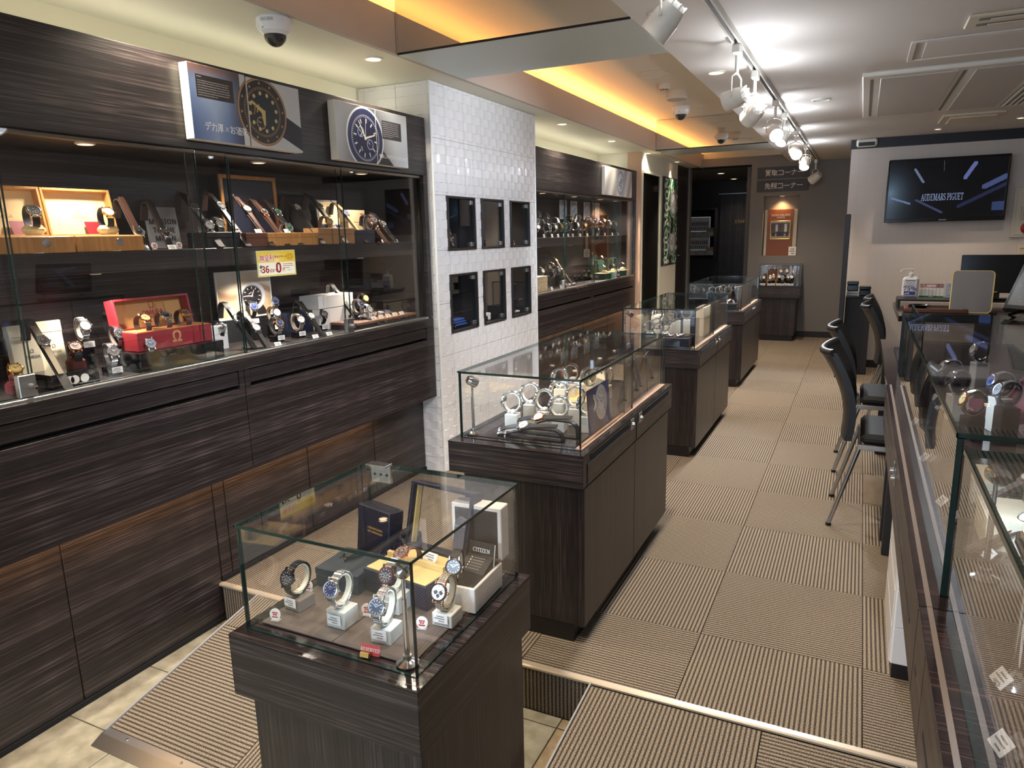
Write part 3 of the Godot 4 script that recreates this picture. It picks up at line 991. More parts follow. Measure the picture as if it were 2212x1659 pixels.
func strip_light(called: String, label: String, a: Vector3, b: Vector3, aim: Vector3, col: Color, lens: String, energy: float) -> void:
	var c := (a + b) / 2
	var o := thing(called, label, "strip light", c)
	var m := MB.new()
	m.box(Vector3.ZERO, Vector3(0.022, 0.01, absf(b.z - a.z)), 0.002)
	part(o, "housing", m, M.white_plastic)
	m = MB.new()
	var s := signf(aim.y)
	m.box(Vector3(0, s * 0.006, 0), Vector3(0.014, 0.003, absf(b.z - a.z) - 0.01))
	part(o, "lamp_diffuser", m, M[lens])
	area(o, c + Vector3(0, s * 0.012, 0), c + Vector3(0, s * 0.012, 0) + aim, col, energy, Vector2(absf(b.z - a.z), 0.014), Vector3(aim.y, -aim.x, 0).normalized())

# ---------------------------------------------------------------- the room
func carpet_tile(parent: Node3D, x0: float, x1: float, z0: float, z1: float, turned: bool, x := Transform3D(), y := 0.0) -> void:
	var m := MB.new()
	var g := 0.0012
	var a := Vector3(x0 + g, y, z0 + g)
	var b := Vector3(x1 - g, y, z1 - g)
	# top with uv in tile units, and skirts
	var uv := func(px: float, pz: float) -> Vector2:
		var u := (px - x0) / 0.5
		var w := (pz - z0) / 0.5
		return Vector2(w, u) if turned else Vector2(u, w)
	var p := [Vector3(a.x, y, a.z), Vector3(b.x, y, a.z), Vector3(b.x, y, b.z), Vector3(a.x, y, b.z)]
	m.tri(p[0], p[1], p[2], Vector3.UP, Vector3.UP, Vector3.UP, uv.call(a.x, a.z), uv.call(b.x, a.z), uv.call(b.x, b.z))
	m.tri(p[0], p[2], p[3], Vector3.UP, Vector3.UP, Vector3.UP, uv.call(a.x, a.z), uv.call(b.x, b.z), uv.call(a.x, b.z))
	for k in 4:
		var q: Vector3 = p[k]
		var r: Vector3 = p[(k + 1) % 4]
		var o := (q + r) / 2 - (a + b) / 2
		o = Vector3(signf(o.x), 0, 0) if absf(r.z - q.z) > absf(r.x - q.x) else Vector3(0, 0, signf(o.z))
		m.quad(q, r, r - Vector3(0, 0.006, 0), q - Vector3(0, 0.006, 0), o)
	part(parent, "carpet_tile", m, M.carpet, x)

func cuts(lo: float, hi: float, joint: float, step: float) -> Array:
	var out := [lo]
	var k := ceili((lo - joint) / step + 1e-4)
	while joint + k * step < hi - 1e-3:
		if joint + k * step - out[-1] > 0.01:
			out.append(joint + k * step)
		k += 1
	out.append(hi)
	return out

func ribbed_slab(called: String, x0: float, x1: float, z0: float, z1: float, y0: float, y1: float, joint_x: float, turned0: bool, label: String) -> void:
	# sloping carpet ramp from (z0, y0) up to (z1, y1)
	var o := thing(called, label, "ramp", Vector3((x0 + x1) / 2, LOW, (z0 + z1) / 2))
	var l := Vector2(z1 - z0, y1 - y0).length()
	var tilt := atan2(y1 - y0, absf(z1 - z0))
	var core := MB.new()
	core.prism(PackedVector2Array([Vector2(-z0, LOW + 0.0005), Vector2(-z1, LOW + 0.0005), Vector2(-z1, y1 - 0.007), Vector2(-z0, y0 - 0.007)]), x0, x1, Transform3D(Basis(Vector3(0, 0, -1), Vector3.UP, Vector3(1, 0, 0)), -o.position))
	part(o, "ramp_core", core, M.plinth)
	var fr := Transform3D(Basis(Vector3.RIGHT, tilt), Vector3(0, y0, z0) - o.position)
	var k := 0
	var xs := cuts(x0, x1, joint_x, 0.5)
	for i in xs.size() - 1:
		var zz := 0.0
		var j := 0
		while zz < l - 0.02:
			var ze := minf(zz + 0.5, l)
			carpet_tile(o, xs[i], xs[i + 1], -ze, -zz, (i + j) % 2 == (0 if turned0 else 1), fr)
			zz = ze
			j += 1
		k += 1
	for sx in [x0 - 0.003, x1 + 0.003]:
		var e := MB.new()
		e.box(Vector3(sx, 0.0, -l / 2), Vector3(0.006, 0.012, l), 0.001)
		part(o, "edge_trim", e, M.grey_plastic, fr)
	var lip := MB.new()
	lip.prism(PackedVector2Array([Vector2(-z0 - 0.05, LOW + 0.001), Vector2(-z0 + 0.012, LOW + 0.001), Vector2(-z0 + 0.012, y0 + 0.003), Vector2(-z0 - 0.012, y0 - 0.001)]), x0 - 0.006, x1 + 0.006, Transform3D(Basis(Vector3(0, 0, -1), Vector3.UP, Vector3(1, 0, 0)), -o.position))
	part(o, "metal_lip", lip, M.brushed_steel)
	for k2 in int((x1 - x0) / 0.24):
		var sc := MB.new()
		sc.lathe([Vector2(0, 0.0015), Vector2(0.004, 0.001), Vector2(0.005, 0)], 10)
		part(o, "screw", sc, M.chrome, at(Vector3(x0 + 0.1 + 0.24 * k2, y0 + 0.001, z0 + 0.001) - o.position))

func weave(a: float, y: float) -> float:
	var row := floori(y / 0.05)
	var k := 0.5 + 0.5 * cos(TAU * (a / 0.104 + 0.5 * (row % 2)))
	return 0.0032 * k * k

# one glazed tile with its woven relief over a rectangle (u, y), less the niche holes; frame turns (u, y, out) into the room
func wall_tile(parent: Node3D, u0: float, u1: float, y0: float, y1: float, holes: Array, fr: Transform3D) -> void:
	var us := [u0 + 0.001, u1 - 0.001]
	var ys := [y0 + 0.001, y1 - 0.001]
	for h in holes:
		for k in [h.position.x, h.end.x]:
			if k > us[0] and k < us[1]: us.append(k)
		for k in [h.position.y, h.end.y]:
			if k > ys[0] and k < ys[1]: ys.append(k)
	us.sort(); ys.sort()
	var m := MB.new()
	var any := false
	for i in us.size() - 1:
		for j in ys.size() - 1:
			var c := Vector2((us[i] + us[i + 1]) / 2, (ys[j] + ys[j + 1]) / 2)
			var out := true
			for h in holes:
				if h.has_point(c): out = false
			if not out: continue
			any = true
			var nu := maxi(1, ceili((us[i + 1] - us[i]) / 0.013))
			# rows of the weave start and end sharply, so cut there
			var yy := [ys[j]]
			var r := ceili(ys[j] / 0.05 + 0.001)
			while r * 0.05 < ys[j + 1] - 0.0005:
				yy.append(r * 0.05 - 0.0008); yy.append(r * 0.05 + 0.0008)
				r += 1
			yy.append(ys[j + 1])
			for b in yy.size() - 1:
				if yy[b + 1] - yy[b] < 1e-5: continue
				for a in nu:
					var q := []
					var qn := []
					for k in [[0, 0], [1, 0], [1, 1], [0, 1]]:
						var u: float = lerpf(us[i], us[i + 1], float(a + k[0]) / nu)
						var y: float = yy[b + k[1]]
						var mid: float = (yy[b] + yy[b + 1]) / 2
						var step: bool = yy[b + 1] - yy[b] < 0.003
						var hy: float = y + (0.0 if not step else (-0.002 if k[1] == 0 else 0.002))
						if not step: hy = mid
						q.append(fr * Vector3(u, y, weave(u, hy)))
						var du := (weave(u + 0.001, hy) - weave(u - 0.001, hy)) / 0.002
						qn.append((fr.basis * Vector3(-du, 0, 1)).normalized())
					if yy[b + 1] - yy[b] < 0.003:
						var fn: Vector3 = (q[1] - q[0]).cross(q[3] - q[0]).normalized()
						if fn.dot(fr.basis.z) < 0: fn = -fn
						qn = [fn, fn, fn, fn]
					m.tri(q[0], q[1], q[2], qn[0], qn[1], qn[2])
					m.tri(q[0], q[2], q[3], qn[0], qn[2], qn[3])
			# skirts round the piece
			for e in [[us[i], ys[j], us[i + 1], ys[j], Vector3(0, -1, 0)], [us[i], ys[j + 1], us[i + 1], ys[j + 1], Vector3(0, 1, 0)], [us[i], ys[j], us[i], ys[j + 1], Vector3(-1, 0, 0)], [us[i + 1], ys[j], us[i + 1], ys[j + 1], Vector3(1, 0, 0)]]:
				m.quad(fr * Vector3(e[0], e[1], -0.006), fr * Vector3(e[2], e[3], -0.006), fr * Vector3(e[2], e[3], 0.001), fr * Vector3(e[0], e[1], 0.001), fr.basis * e[4])
	if any:
		part(parent, "ceramic_tile", m, M.white_ceramic)

func build_room() -> void:
	# raised floor and its carpet tiles
	var fl := struct("floor", sbox(Vector3(-2.7, -0.168, -13.0), Vector3(2.3, -0.006, -1.868)), M.grout)
	var xs := cuts(-2.3, 2.2, -0.405, 0.5)
	var zs := cuts(-9.76, -1.868, -5.263, 0.5)
	for i in xs.size() - 1:
		for j in zs.size() - 1:
			carpet_tile(fl, xs[i], xs[i + 1], zs[j], zs[j + 1], posmod(i + j, 2) == 0)
	zs = cuts(-12.9, -9.76, -5.263, 0.5)
	for j in zs.size() - 1:
		for i in 3:
			carpet_tile(fl, xs[i], xs[i + 1], zs[j], zs[j + 1], (i + j) % 2 == 0)
	# ribbed riser of the step and its metal nosing
	var riser := MB.new()
	riser.span(Vector3(-2.3, LOW, -1.868), Vector3(2.2, -0.012, -1.862))
	var rs := struct("trim_1", riser, M.plinth)
	var k := 0
	var x := -2.24
	while x < 0.6:
		var w := 0.5
		var tm := MB.new()
		var nn := Vector3(0, 0, 1)
		tm.tri(Vector3(x, LOW, -1.861), Vector3(x + w, LOW, -1.861), Vector3(x + w, -0.012, -1.861), nn, nn, nn, Vector2(0, 0), Vector2(1, 0), Vector2(1, 0.3))
		tm.tri(Vector3(x, LOW, -1.861), Vector3(x + w, -0.012, -1.861), Vector3(x, -0.012, -1.861), nn, nn, nn, Vector2(0, 0), Vector2(1, 0.3), Vector2(0, 0.3))
		part(rs, "riser_carpet", tm, M.carpet)
		x += w
		k += 1
	var nose := MB.new()
	nose.box(Vector3(-0.05, -0.004, -1.862), Vector3(4.5, 0.014, 0.026), 0.004)
	struct("trim_2", nose, M.nosing)
	# tiled entrance floor
	var low := struct("floor_entrance", sbox(Vector3(-2.7, -0.34, -2.1), Vector3(2.3, LOW - 0.006, 1.6)), M.grout)
	xs = cuts(-2.26, 2.2, -0.757, 0.3)
	zs = cuts(-1.861, 1.5, -1.21, 0.3)
	var wood_tile := 0
	for i in xs.size() - 1:
		for j in zs.size() - 1:
			var m := MB.new()
			m.span(Vector3(xs[i] + 0.002, LOW - 0.008, zs[j] + 0.002), Vector3(xs[i + 1] - 0.002, LOW, zs[j + 1] - 0.002), 0.001)
			wood_tile = (i * 7 + j * 5) % 3
			part(low, "floor_tile", m, M.stone_tile_warm if i > 4 and wood_tile > 0 else M.stone_tile)
	# walls
	struct("wall_left", sbox(Vector3(-2.75, -0.3, -9.9), Vector3(-2.58, 2.8, 1.6)), M.cream_paint)
	struct("wall_left_far", sbox(Vector3(-2.58, 0, -9.12), Vector3(-2.113, CEIL, -7.455)), M.cream_wallpaper)
	struct("wall_left_end", sbox(Vector3(-2.58, 0, -9.92), Vector3(-2.16, CEIL, -9.12)), M.wood_upright)
	struct("wall_right", sbox(Vector3(2.2, -0.3, -13.0), Vector3(2.35, 2.8, 1.6)), M.wall_cloth)
	var wt := struct("wall_television", sbox(Vector3(-0.15, 0, -8.2), Vector3(2.2, CEIL, -7.75)), M.wall_cloth)
	part(wt, "dark_band", sbox(Vector3(-0.156, 2.083, -8.2), Vector3(2.2, CEIL - 0.001, -7.742), 0.001), M.navy_black)
	struct("baseboard_television", sbox(Vector3(-0.156, 0.001, -8.2), Vector3(2.2, 0.075, -7.741), 0.002), M.black_panel)
	# grey wall across the back with the lit niche
	var bk := CSGCombiner3D.new()
	bk.name = "wall_back"
	bk.set_meta("kind", "structure")
	add_child(bk)
	var b1 := CSGBox3D.new()
	b1.name = "wall_body"
	b1.size = Vector3(1.4, CEIL, 0.35)
	b1.position = Vector3(-0.62, CEIL / 2, -9.925)
	b1.material = M.grey_wall
	bk.add_child(b1)
	var b2 := CSGBox3D.new()
	b2.name = "niche_opening"
	b2.operation = CSGShape3D.OPERATION_SUBTRACTION
	b2.size = Vector3(0.425, 0.745, 0.28)
	b2.position = Vector3(-0.945, 1.4, -9.81 + 0.06)
	b2.material = M.grey_wall
	bk.add_child(b2)
	struct("baseboard_back", sbox(Vector3(-1.325, 0.001, -10.1), Vector3(0.09, 0.075, -9.743), 0.002), M.black_panel)
	struct("wall_passage", sbox(Vector3(0.0, 0, -9.75), Vector3(0.09, CEIL, -8.2)), M.grey_wall)
	# room behind: far wall with the staff door
	struct("wall_far", sbox(Vector3(-4.2, 0, -12.9), Vector3(-1.3, CEIL, -12.6)), M.black_panel)
	struct("wall_far_side", sbox(Vector3(-1.42, 0, -12.6), Vector3(-1.32, CEIL, -10.1)), M.grey_wall)
	struct("wall_far_left", sbox(Vector3(-4.3, 0, -12.9), Vector3(-4.15, CEIL, -9.9)), M.black_panel)
	struct("wall_far_front", sbox(Vector3(-4.2, 0, -9.98), Vector3(-2.58, CEIL, -9.9)), M.black_panel)
	struct("floor_far", sbox(Vector3(-4.3, -0.1, -12.9), Vector3(-2.3, -0.004, -9.9)), M.grey_wall)
	struct("ceiling_far", sbox(Vector3(-4.3, CEIL, -13.0), Vector3(-0.8, CEIL + 0.1, -9.76)), M.grey_wall)
	# street side behind the camera: shop front with a glazed opening
	var sf := struct("wall_street", sbox(Vector3(-2.75, 2.05, 1.5), Vector3(2.35, 2.8, 1.65)), M.taupe_paint)
	part(sf, "pier", sbox(Vector3(0.5, -0.3, 1.5), Vector3(2.35, 2.05, 1.65)), M.taupe_paint)
	part(sf, "pier", sbox(Vector3(-2.75, -0.3, 1.5), Vector3(-2.35, 2.05, 1.65)), M.taupe_paint)
	var wd := struct("window_1", sbox(Vector3(-2.35, -0.163, 1.56), Vector3(-2.31, 2.05, 1.6)), M.brushed_steel)
	part(wd, "window_frame", sbox(Vector3(0.46, -0.163, 1.56), Vector3(0.5, 2.05, 1.6)), M.brushed_steel)
	part(wd, "window_frame", sbox(Vector3(-0.95, -0.163, 1.56), Vector3(-0.91, 2.05, 1.6)), M.brushed_steel)
	struct("floor_street", sbox(Vector3(-4.0, -0.3, 1.65), Vector3(4.0, -0.17, 5.0)), M.grout)
	# ceilings: lowered soffit over the cabinets, raised tray, lowered main ceiling
	struct("ceiling_soffit", sbox(Vector3(-2.6, CEIL, -9.95), Vector3(-1.975, CEIL + 0.03, 1.6)), M.soffit_paint)
	struct("ceiling_main", sbox(Vector3(-0.866, CEIL, -9.76), Vector3(2.25, CEIL + 0.4, 1.6)), M.ceiling_paint)
	var fa := struct("trim_3", sbox(Vector3(-1.98, CEIL - 0.001, -9.95), Vector3(-1.955, 2.345, 1.55), 0.001), M.taupe_paint)
	var tray := struct("ceiling_tray", sbox(Vector3(-2.4, 2.47, -9.95), Vector3(-0.86, 2.57, 1.6)), M.tray_paint)
	for zj in [-9.95, -6.95, -4.0, -1.0]:
		var tp := MB.new()
		tp.span(Vector3(-2.38, 2.462, zj + 0.002), Vector3(-0.867, 2.4705, minf(zj + 2.996, 1.55)), 0.001)
		part(tray, "ceiling_panel", tp, M.tray_paint)
	struct("trim_4", sbox(Vector3(-2.42, CEIL + 0.03, -9.95), Vector3(-2.38, 2.57, 1.6)), M.tray_paint)
	# cream end of the tray and lintel over the passage
	struct("trim_5", sbox(Vector3(-2.38, CEIL, -10.05), Vector3(-0.86, 2.57, -9.9)), M.cream_paint)
	# two lintels across the tray: brushed underside, mirrored front
	for zb in [[-2.885, -3.49], [-7.44, -7.98]]:
		var bm := struct("beam" if zb[0] > -5 else "beam_far", sbox(Vector3(-1.954, CEIL - 0.002, zb[1]), Vector3(-0.867, 2.46, zb[0] - 0.006)), M.satin_metal_panel)
		part(bm, "mirror_front", sbox(Vector3(-1.953, CEIL + 0.004, zb[0] - 0.005), Vector3(-0.868, 2.459, zb[0])), M.mirror)
		part(bm, "edge_strip", sbox(Vector3(-1.953, CEIL - 0.004, zb[0] - 0.006), Vector3(-0.868, CEIL + 0.004, zb[0] + 0.002)), M.black_gap)
		if zb[0] > -5:
			part(fa, "corner_strip", sbox(Vector3(-1.955, CEIL, zb[0]), Vector3(-1.949, 2.345, zb[0] + 0.006)), M.brushed_steel)
	# steel jamb of the passage at the end of the cabinet wall
	struct("trim_6", sbox(Vector3(-2.16, 0, -9.92), Vector3(-2.1, CEIL, -9.8), 0.004), M.grey_wall)
	build_pillar()

func build_pillar() -> void:
	# white tiled pillar with six glazed niches
	var X := -2.113
	var holes := []
	for zz in [-3.855, -4.24, -4.645]:
		for yy in [1.278, 0.806]:
			var z1: float = zz + (0.325 if zz > -4 else 0.303)
			holes.append(Rect2(-z1, yy, z1 - zz, 0.304 if yy > 1 else 0.338))
	var core := CSGCombiner3D.new()
	core.name = "wall_pillar"
	core.set_meta("kind", "structure")
	add_child(core)
	var b := CSGBox3D.new()
	b.name = "pillar_body"
	b.size = Vector3(0.46, CEIL, 1.36)
	b.position = Vector3(X - 0.007 - 0.23, CEIL / 2, -4.087)
	b.material = M.grout_white
	core.add_child(b)
	for h in holes:
		var c := CSGBox3D.new()
		c.name = "niche_opening"
		c.operation = CSGShape3D.OPERATION_SUBTRACTION
		c.size = Vector3(0.6, h.size.y, h.size.x)
		c.position = Vector3(X - 0.007 - 0.26 + 0.3, h.get_center().y, -h.get_center().x)
		c.material = M.black_panel
		core.add_child(c)
	var fr := Transform3D(Basis(Vector3(0, 0, -1), Vector3.UP, Vector3(1, 0, 0)), Vector3(X - 0.002, 0, 0))
	var us := cuts(3.412, 4.765, 3.548, 0.2085)
	var ys := cuts(0.0, CEIL - 0.002, 1.582, 0.2995)
	for i in us.size() - 1:
		for j in ys.size() - 1:
			wall_tile(core, us[i], us[i + 1], ys[j], ys[j + 1], holes, fr)
	# narrow tiled return facing the entrance
	fr = Transform3D(Basis(Vector3(1, 0, 0), Vector3.UP, Vector3(0, 0, 1)), Vector3(0, 0, -3.405))
	var ux := cuts(-2.58, -2.125, -2.33, 0.2085)
	for i in ux.size() - 1:
		for j in ys.size() - 1:
			wall_tile(core, ux[i], ux[i + 1], ys[j], ys[j + 1], [], fr)
	part(core, "corner_bead", sbox(Vector3(-2.126, 0, -3.414), Vector3(X + 0.003, CEIL - 0.001, -3.4), 0.004), M.white_gloss)
	part(core, "corner_bead", sbox(Vector3(-2.126, 0, -4.775), Vector3(X + 0.003, CEIL - 0.001, -4.763), 0.004), M.white_gloss)
	var what := ["with the crystal bear figurine", "with the blue cloth", "with the orange cube", "with the cream box and dark case", "with the small clear jewel box", "with the silver bangle tray"]
	for k in 6:
		var h: Rect2 = holes[k]
		var z0 := -h.end.x
		var z1 := -h.position.x
		var o := thing("niche_showcase", "black framed wall niche in the white tiled pillar " + what[k], "display niche", Vector3(X, h.position.y, (z0 + z1) / 2), Basis(), "niches in the white pillar")
		var w := z1 - z0
		var hh := h.size.y
		var m := MB.new()
		for s in [-1.0, 1.0]:
			m.box(Vector3(-0.004, hh / 2, s * (w / 2 - 0.006)), Vector3(0.03, hh, 0.012), 0.002)
		m.box(Vector3(-0.004, 0.006, 0), Vector3(0.03, 0.012, w - 0.024), 0.002)
		m.box(Vector3(-0.004, hh - 0.006, 0), Vector3(0.03, 0.012, w - 0.024), 0.002)
		part(o, "frame", m, M.wood_dark_plain)
		m = MB.new()
		m.box(Vector3(-0.12, 0.002, 0), Vector3(0.2, 0.004, w - 0.026))
		part(o, "deck", m, M.black_acrylic)
		pane(o, Vector3(-0.012, 0.013, -w / 2 + 0.013), Vector3(-0.007, hh - 0.013, w / 2 - 0.013), "glass_door")
		for yy in [0.03, hh - 0.03]:
			m = MB.new()
			m.box(Vector3(-0.004, yy, -w / 2 + 0.032), Vector3(0.014, 0.026, 0.034), 0.002)
			part(o, "hinge", m, M.brushed_steel)
		m = MB.new()
		m.box(Vector3(-0.004, 0.035, w / 2 - 0.034), Vector3(0.014, 0.034, 0.028), 0.002)
		part(o, "lock_plate", m, M.steel_dark)
		m = MB.new()
		m.lathe([Vector2(0, 0.008), Vector2(0.007, 0.006), Vector2(0.008, 0)], 12, Transform3D(Basis(Vector3(0, 0, 1), -PI / 2), Vector3(0.003, 0.035, w / 2 - 0.034)))
		part(o, "lock", m, M.chrome)
		m = MB.new()
		m.lathe([Vector2(0, -0.002), Vector2(0.012, -0.002), Vector2(0.015, 0)], 16, at(Vector3(-0.13, hh - 0.002, 0)))
		part(o, "lamp_lens", m, M.lamp_cool_small)
		spot(o, o.position + Vector3(-0.13, hh - 0.012, 0), o.position + Vector3(-0.12, 0, 0), Color(0.9, 0.95, 1.0), 0.05, 50, 0.01)


# ---------------------------------------------------------------- wall cabinets
const CX := -2.15
const DECK := 0.918
const SHELF := 1.333

func wall_cabinet(za: float, zb: float, bottom: float, split: float, panes: Array, lamps: Array, label: String) -> void:
	# za is the end nearer the street (larger z)
	var mid := (za + zb) / 2
	var o := thing("display_cabinet", label, "display cabinet", Vector3(CX, bottom, mid))
	var off := at(-o.position)
	part(o, "upper_panel", sbox(Vector3(CX - 0.02, 1.682, zb), Vector3(CX, 1.98, za), 0.0015), M.wood_level, off)
	part(o, "top_board", sbox(Vector3(-2.57, 1.94, zb), Vector3(CX - 0.02, 1.96, za)), M.wood_dark_plain, off)
	part(o, "inner_ceiling", sbox(Vector3(-2.57, 1.68, zb), Vector3(CX - 0.02, 1.694, za)), M.black_panel, off)
	part(o, "back_panel", sbox(Vector3(-2.57, DECK, zb), Vector3(-2.55, 1.68, za)), M.wood_level, off)
	for ze in [[za - 0.02, za], [zb, zb + 0.02]]:
		part(o, "side_panel", sbox(Vector3(-2.55, DECK, ze[0]), Vector3(CX - 0.001, 1.682, ze[1])), M.wood_dark_plain, off)
	part(o, "shelf", sbox(Vector3(-2.55, SHELF - 0.07, zb + 0.02), Vector3(-2.235, SHELF, za - 0.02), 0.002), M.wood_level, off)
	part(o, "deck", sbox(Vector3(-2.55, DECK - 0.02, zb + 0.002), Vector3(CX - 0.03, DECK, za - 0.002)), M.wood_level, off)
	part(o, "end_stile", sbox(Vector3(CX - 0.022, DECK, zb), Vector3(CX, 1.682, zb + 0.035), 0.002), M.wood_level, off)
	part(o, "rail", sbox(Vector3(CX - 0.03, 0.862, zb), Vector3(CX, 0.91, za), 0.002), M.wood_level, off)
	part(o, "glass_track", sbox(Vector3(CX - 0.045, 0.908, zb + 0.036), Vector3(CX - 0.004, 0.921, za), 0.002), M.brushed_steel, off)
	part(o, "top_track", sbox(Vector3(CX - 0.045, 1.668, zb + 0.036), Vector3(CX - 0.021, 1.682, za), 0.002), M.top_track, off)
	part(o, "carcass", sbox(Vector3(-2.57, bottom + 0.012, zb + 0.002), Vector3(CX - 0.032, 0.9, za - 0.002)), M.black_gap, off)
	part(o, "underside", sbox(Vector3(-2.57, bottom, zb), Vector3(CX - 0.0, bottom + 0.012, za)), M.wood_dark_plain, off)
	for seg in [[za, split + 0.0015], [split - 0.0015, zb]]:
		if seg[0] - seg[1] < 0.1: continue
		part(o, "door_panel", sbox(Vector3(CX - 0.028, bottom + 0.012, seg[1]), Vector3(CX, 0.79, seg[0]), 0.0015), M.wood_level, off)
		part(o, "drawer", sbox(Vector3(CX - 0.028, 0.806, seg[1] + 0.075 if seg[1] < split - 0.1 else seg[1] + 0.028), Vector3(CX - 0.0015, 0.858, seg[0] - 0.028), 0.0015), M.wood_level, off)
		part(o, "stile", sbox(Vector3(CX - 0.028, 0.79, seg[0] - 0.026), Vector3(CX, 0.862, seg[0])), M.wood_level, off)
		part(o, "stile", sbox(Vector3(CX - 0.028, 0.79, seg[1]), Vector3(CX, 0.862, seg[1] + (0.072 if seg[1] < split - 0.1 else 0.026))), M.wood_level, off)
	for p in panes:
		var x0: float = CX - 0.026 - 0.014 * p[2]
		var g := pane(o, Vector3(x0, 0.921, p[1]), Vector3(x0 + 0.006, 1.68, p[0]), "glass_door")
		g.transform = off
		if p.size() > 3:
			var lk := MB.new()
			lk.box(Vector3(x0 + 0.012, 0.955, p[1] + 0.028), Vector3(0.022, 0.066, 0.05), 0.002)
			part(g, "lock_block", lk, M.brushed_steel)
			lk = MB.new()
			lk.lathe([Vector2(0, 0.022), Vector2(0.009, 0.02), Vector2(0.01, 0.0)], 14, Transform3D(Basis(Vector3(0, 0, 1), -PI / 2), Vector3(x0 + 0.022, 0.952, p[1] + 0.02)))
			part(g, "lock", lk, M.chrome)
	for l in lamps:
		downlight(Vector3(-2.29, 1.68, l), "small round spotlight in the ceiling of the wall display cabinet", "spotlights inside the wall cabinets", Color(1.0, 0.95, 0.88), 0.4 if za > -2.0 else 0.75, 66, "lamp_warm", 0.03)
		downlight(Vector3(-2.33, SHELF - 0.07, l), "small round lamp under the shelf of the wall display cabinet", "lamps under the cabinet shelves", Color(1.0, 0.95, 0.88), 0.42 if za > -2.0 else 0.6, 66, "lamp_warm", 0.018)

func base_panels(za: float, zb: float, y0: float, y1: float, joints: Array, label: String) -> void:
	var o := thing("wall_panelling", label, "wall panel", Vector3(-2.26, y0, (za + zb) / 2))
	var off := at(-o.position)
	part(o, "backing", sbox(Vector3(-2.57, y0, zb), Vector3(-2.256, y1, za)), M.beige_trim, off)
	var e: Array = [za] + joints + [zb]
	for k in e.size() - 1:
		part(o, "panel", sbox(Vector3(-2.256, y0 + 0.022, e[k + 1] + 0.0025), Vector3(-2.245, y1, e[k] - 0.0025), 0.0015), M.wood_level, off)
	part(o, "kick_strip", sbox(Vector3(-2.256, y0 + 0.001, zb), Vector3(-2.24, y0 + 0.02, za), 0.001), M.black_gap, off)

# canvas print on a stretched frame, hung by wire loops; faces +x
func canvas(z0: float, z1: float, y0: float, y1: float, thick: float, pr: Material, label: String, group: String, x := CX) -> Node3D:
	var o := thing("canvas_print", label, "picture", Vector3(x + 0.001, y0, (z0 + z1) / 2), Basis(), group)
	var w := absf(z0 - z1)
	part(o, "canvas_body", sbox(Vector3(0, 0, -w / 2), Vector3(thick, y1 - y0, w / 2), 0.002), M.white_canvas)
	var m := MB.new()
	m.quad(Vector3(thick + 0.0006, 0.001, w / 2 - 0.001), Vector3(thick + 0.0006, 0.001, -w / 2 + 0.001), Vector3(thick + 0.0006, y1 - y0 - 0.001, -w / 2 + 0.001), Vector3(thick + 0.0006, y1 - y0 - 0.001, w / 2 - 0.001), Vector3.RIGHT)
	part(o, "print", m, pr)
	for s in [-0.42, 0.36]:
		var h := MB.new()
		var pts := []
		for k in 7:
			var a := PI * k / 6
			pts.append(Vector3(0.012, y1 - y0 + 0.007 * sin(a), s * w + 0.004 * cos(a)))
		h.tube(pts, 0.0007, 5)
		part(o, "wire_loop", h, M.brushed_steel)
	return o

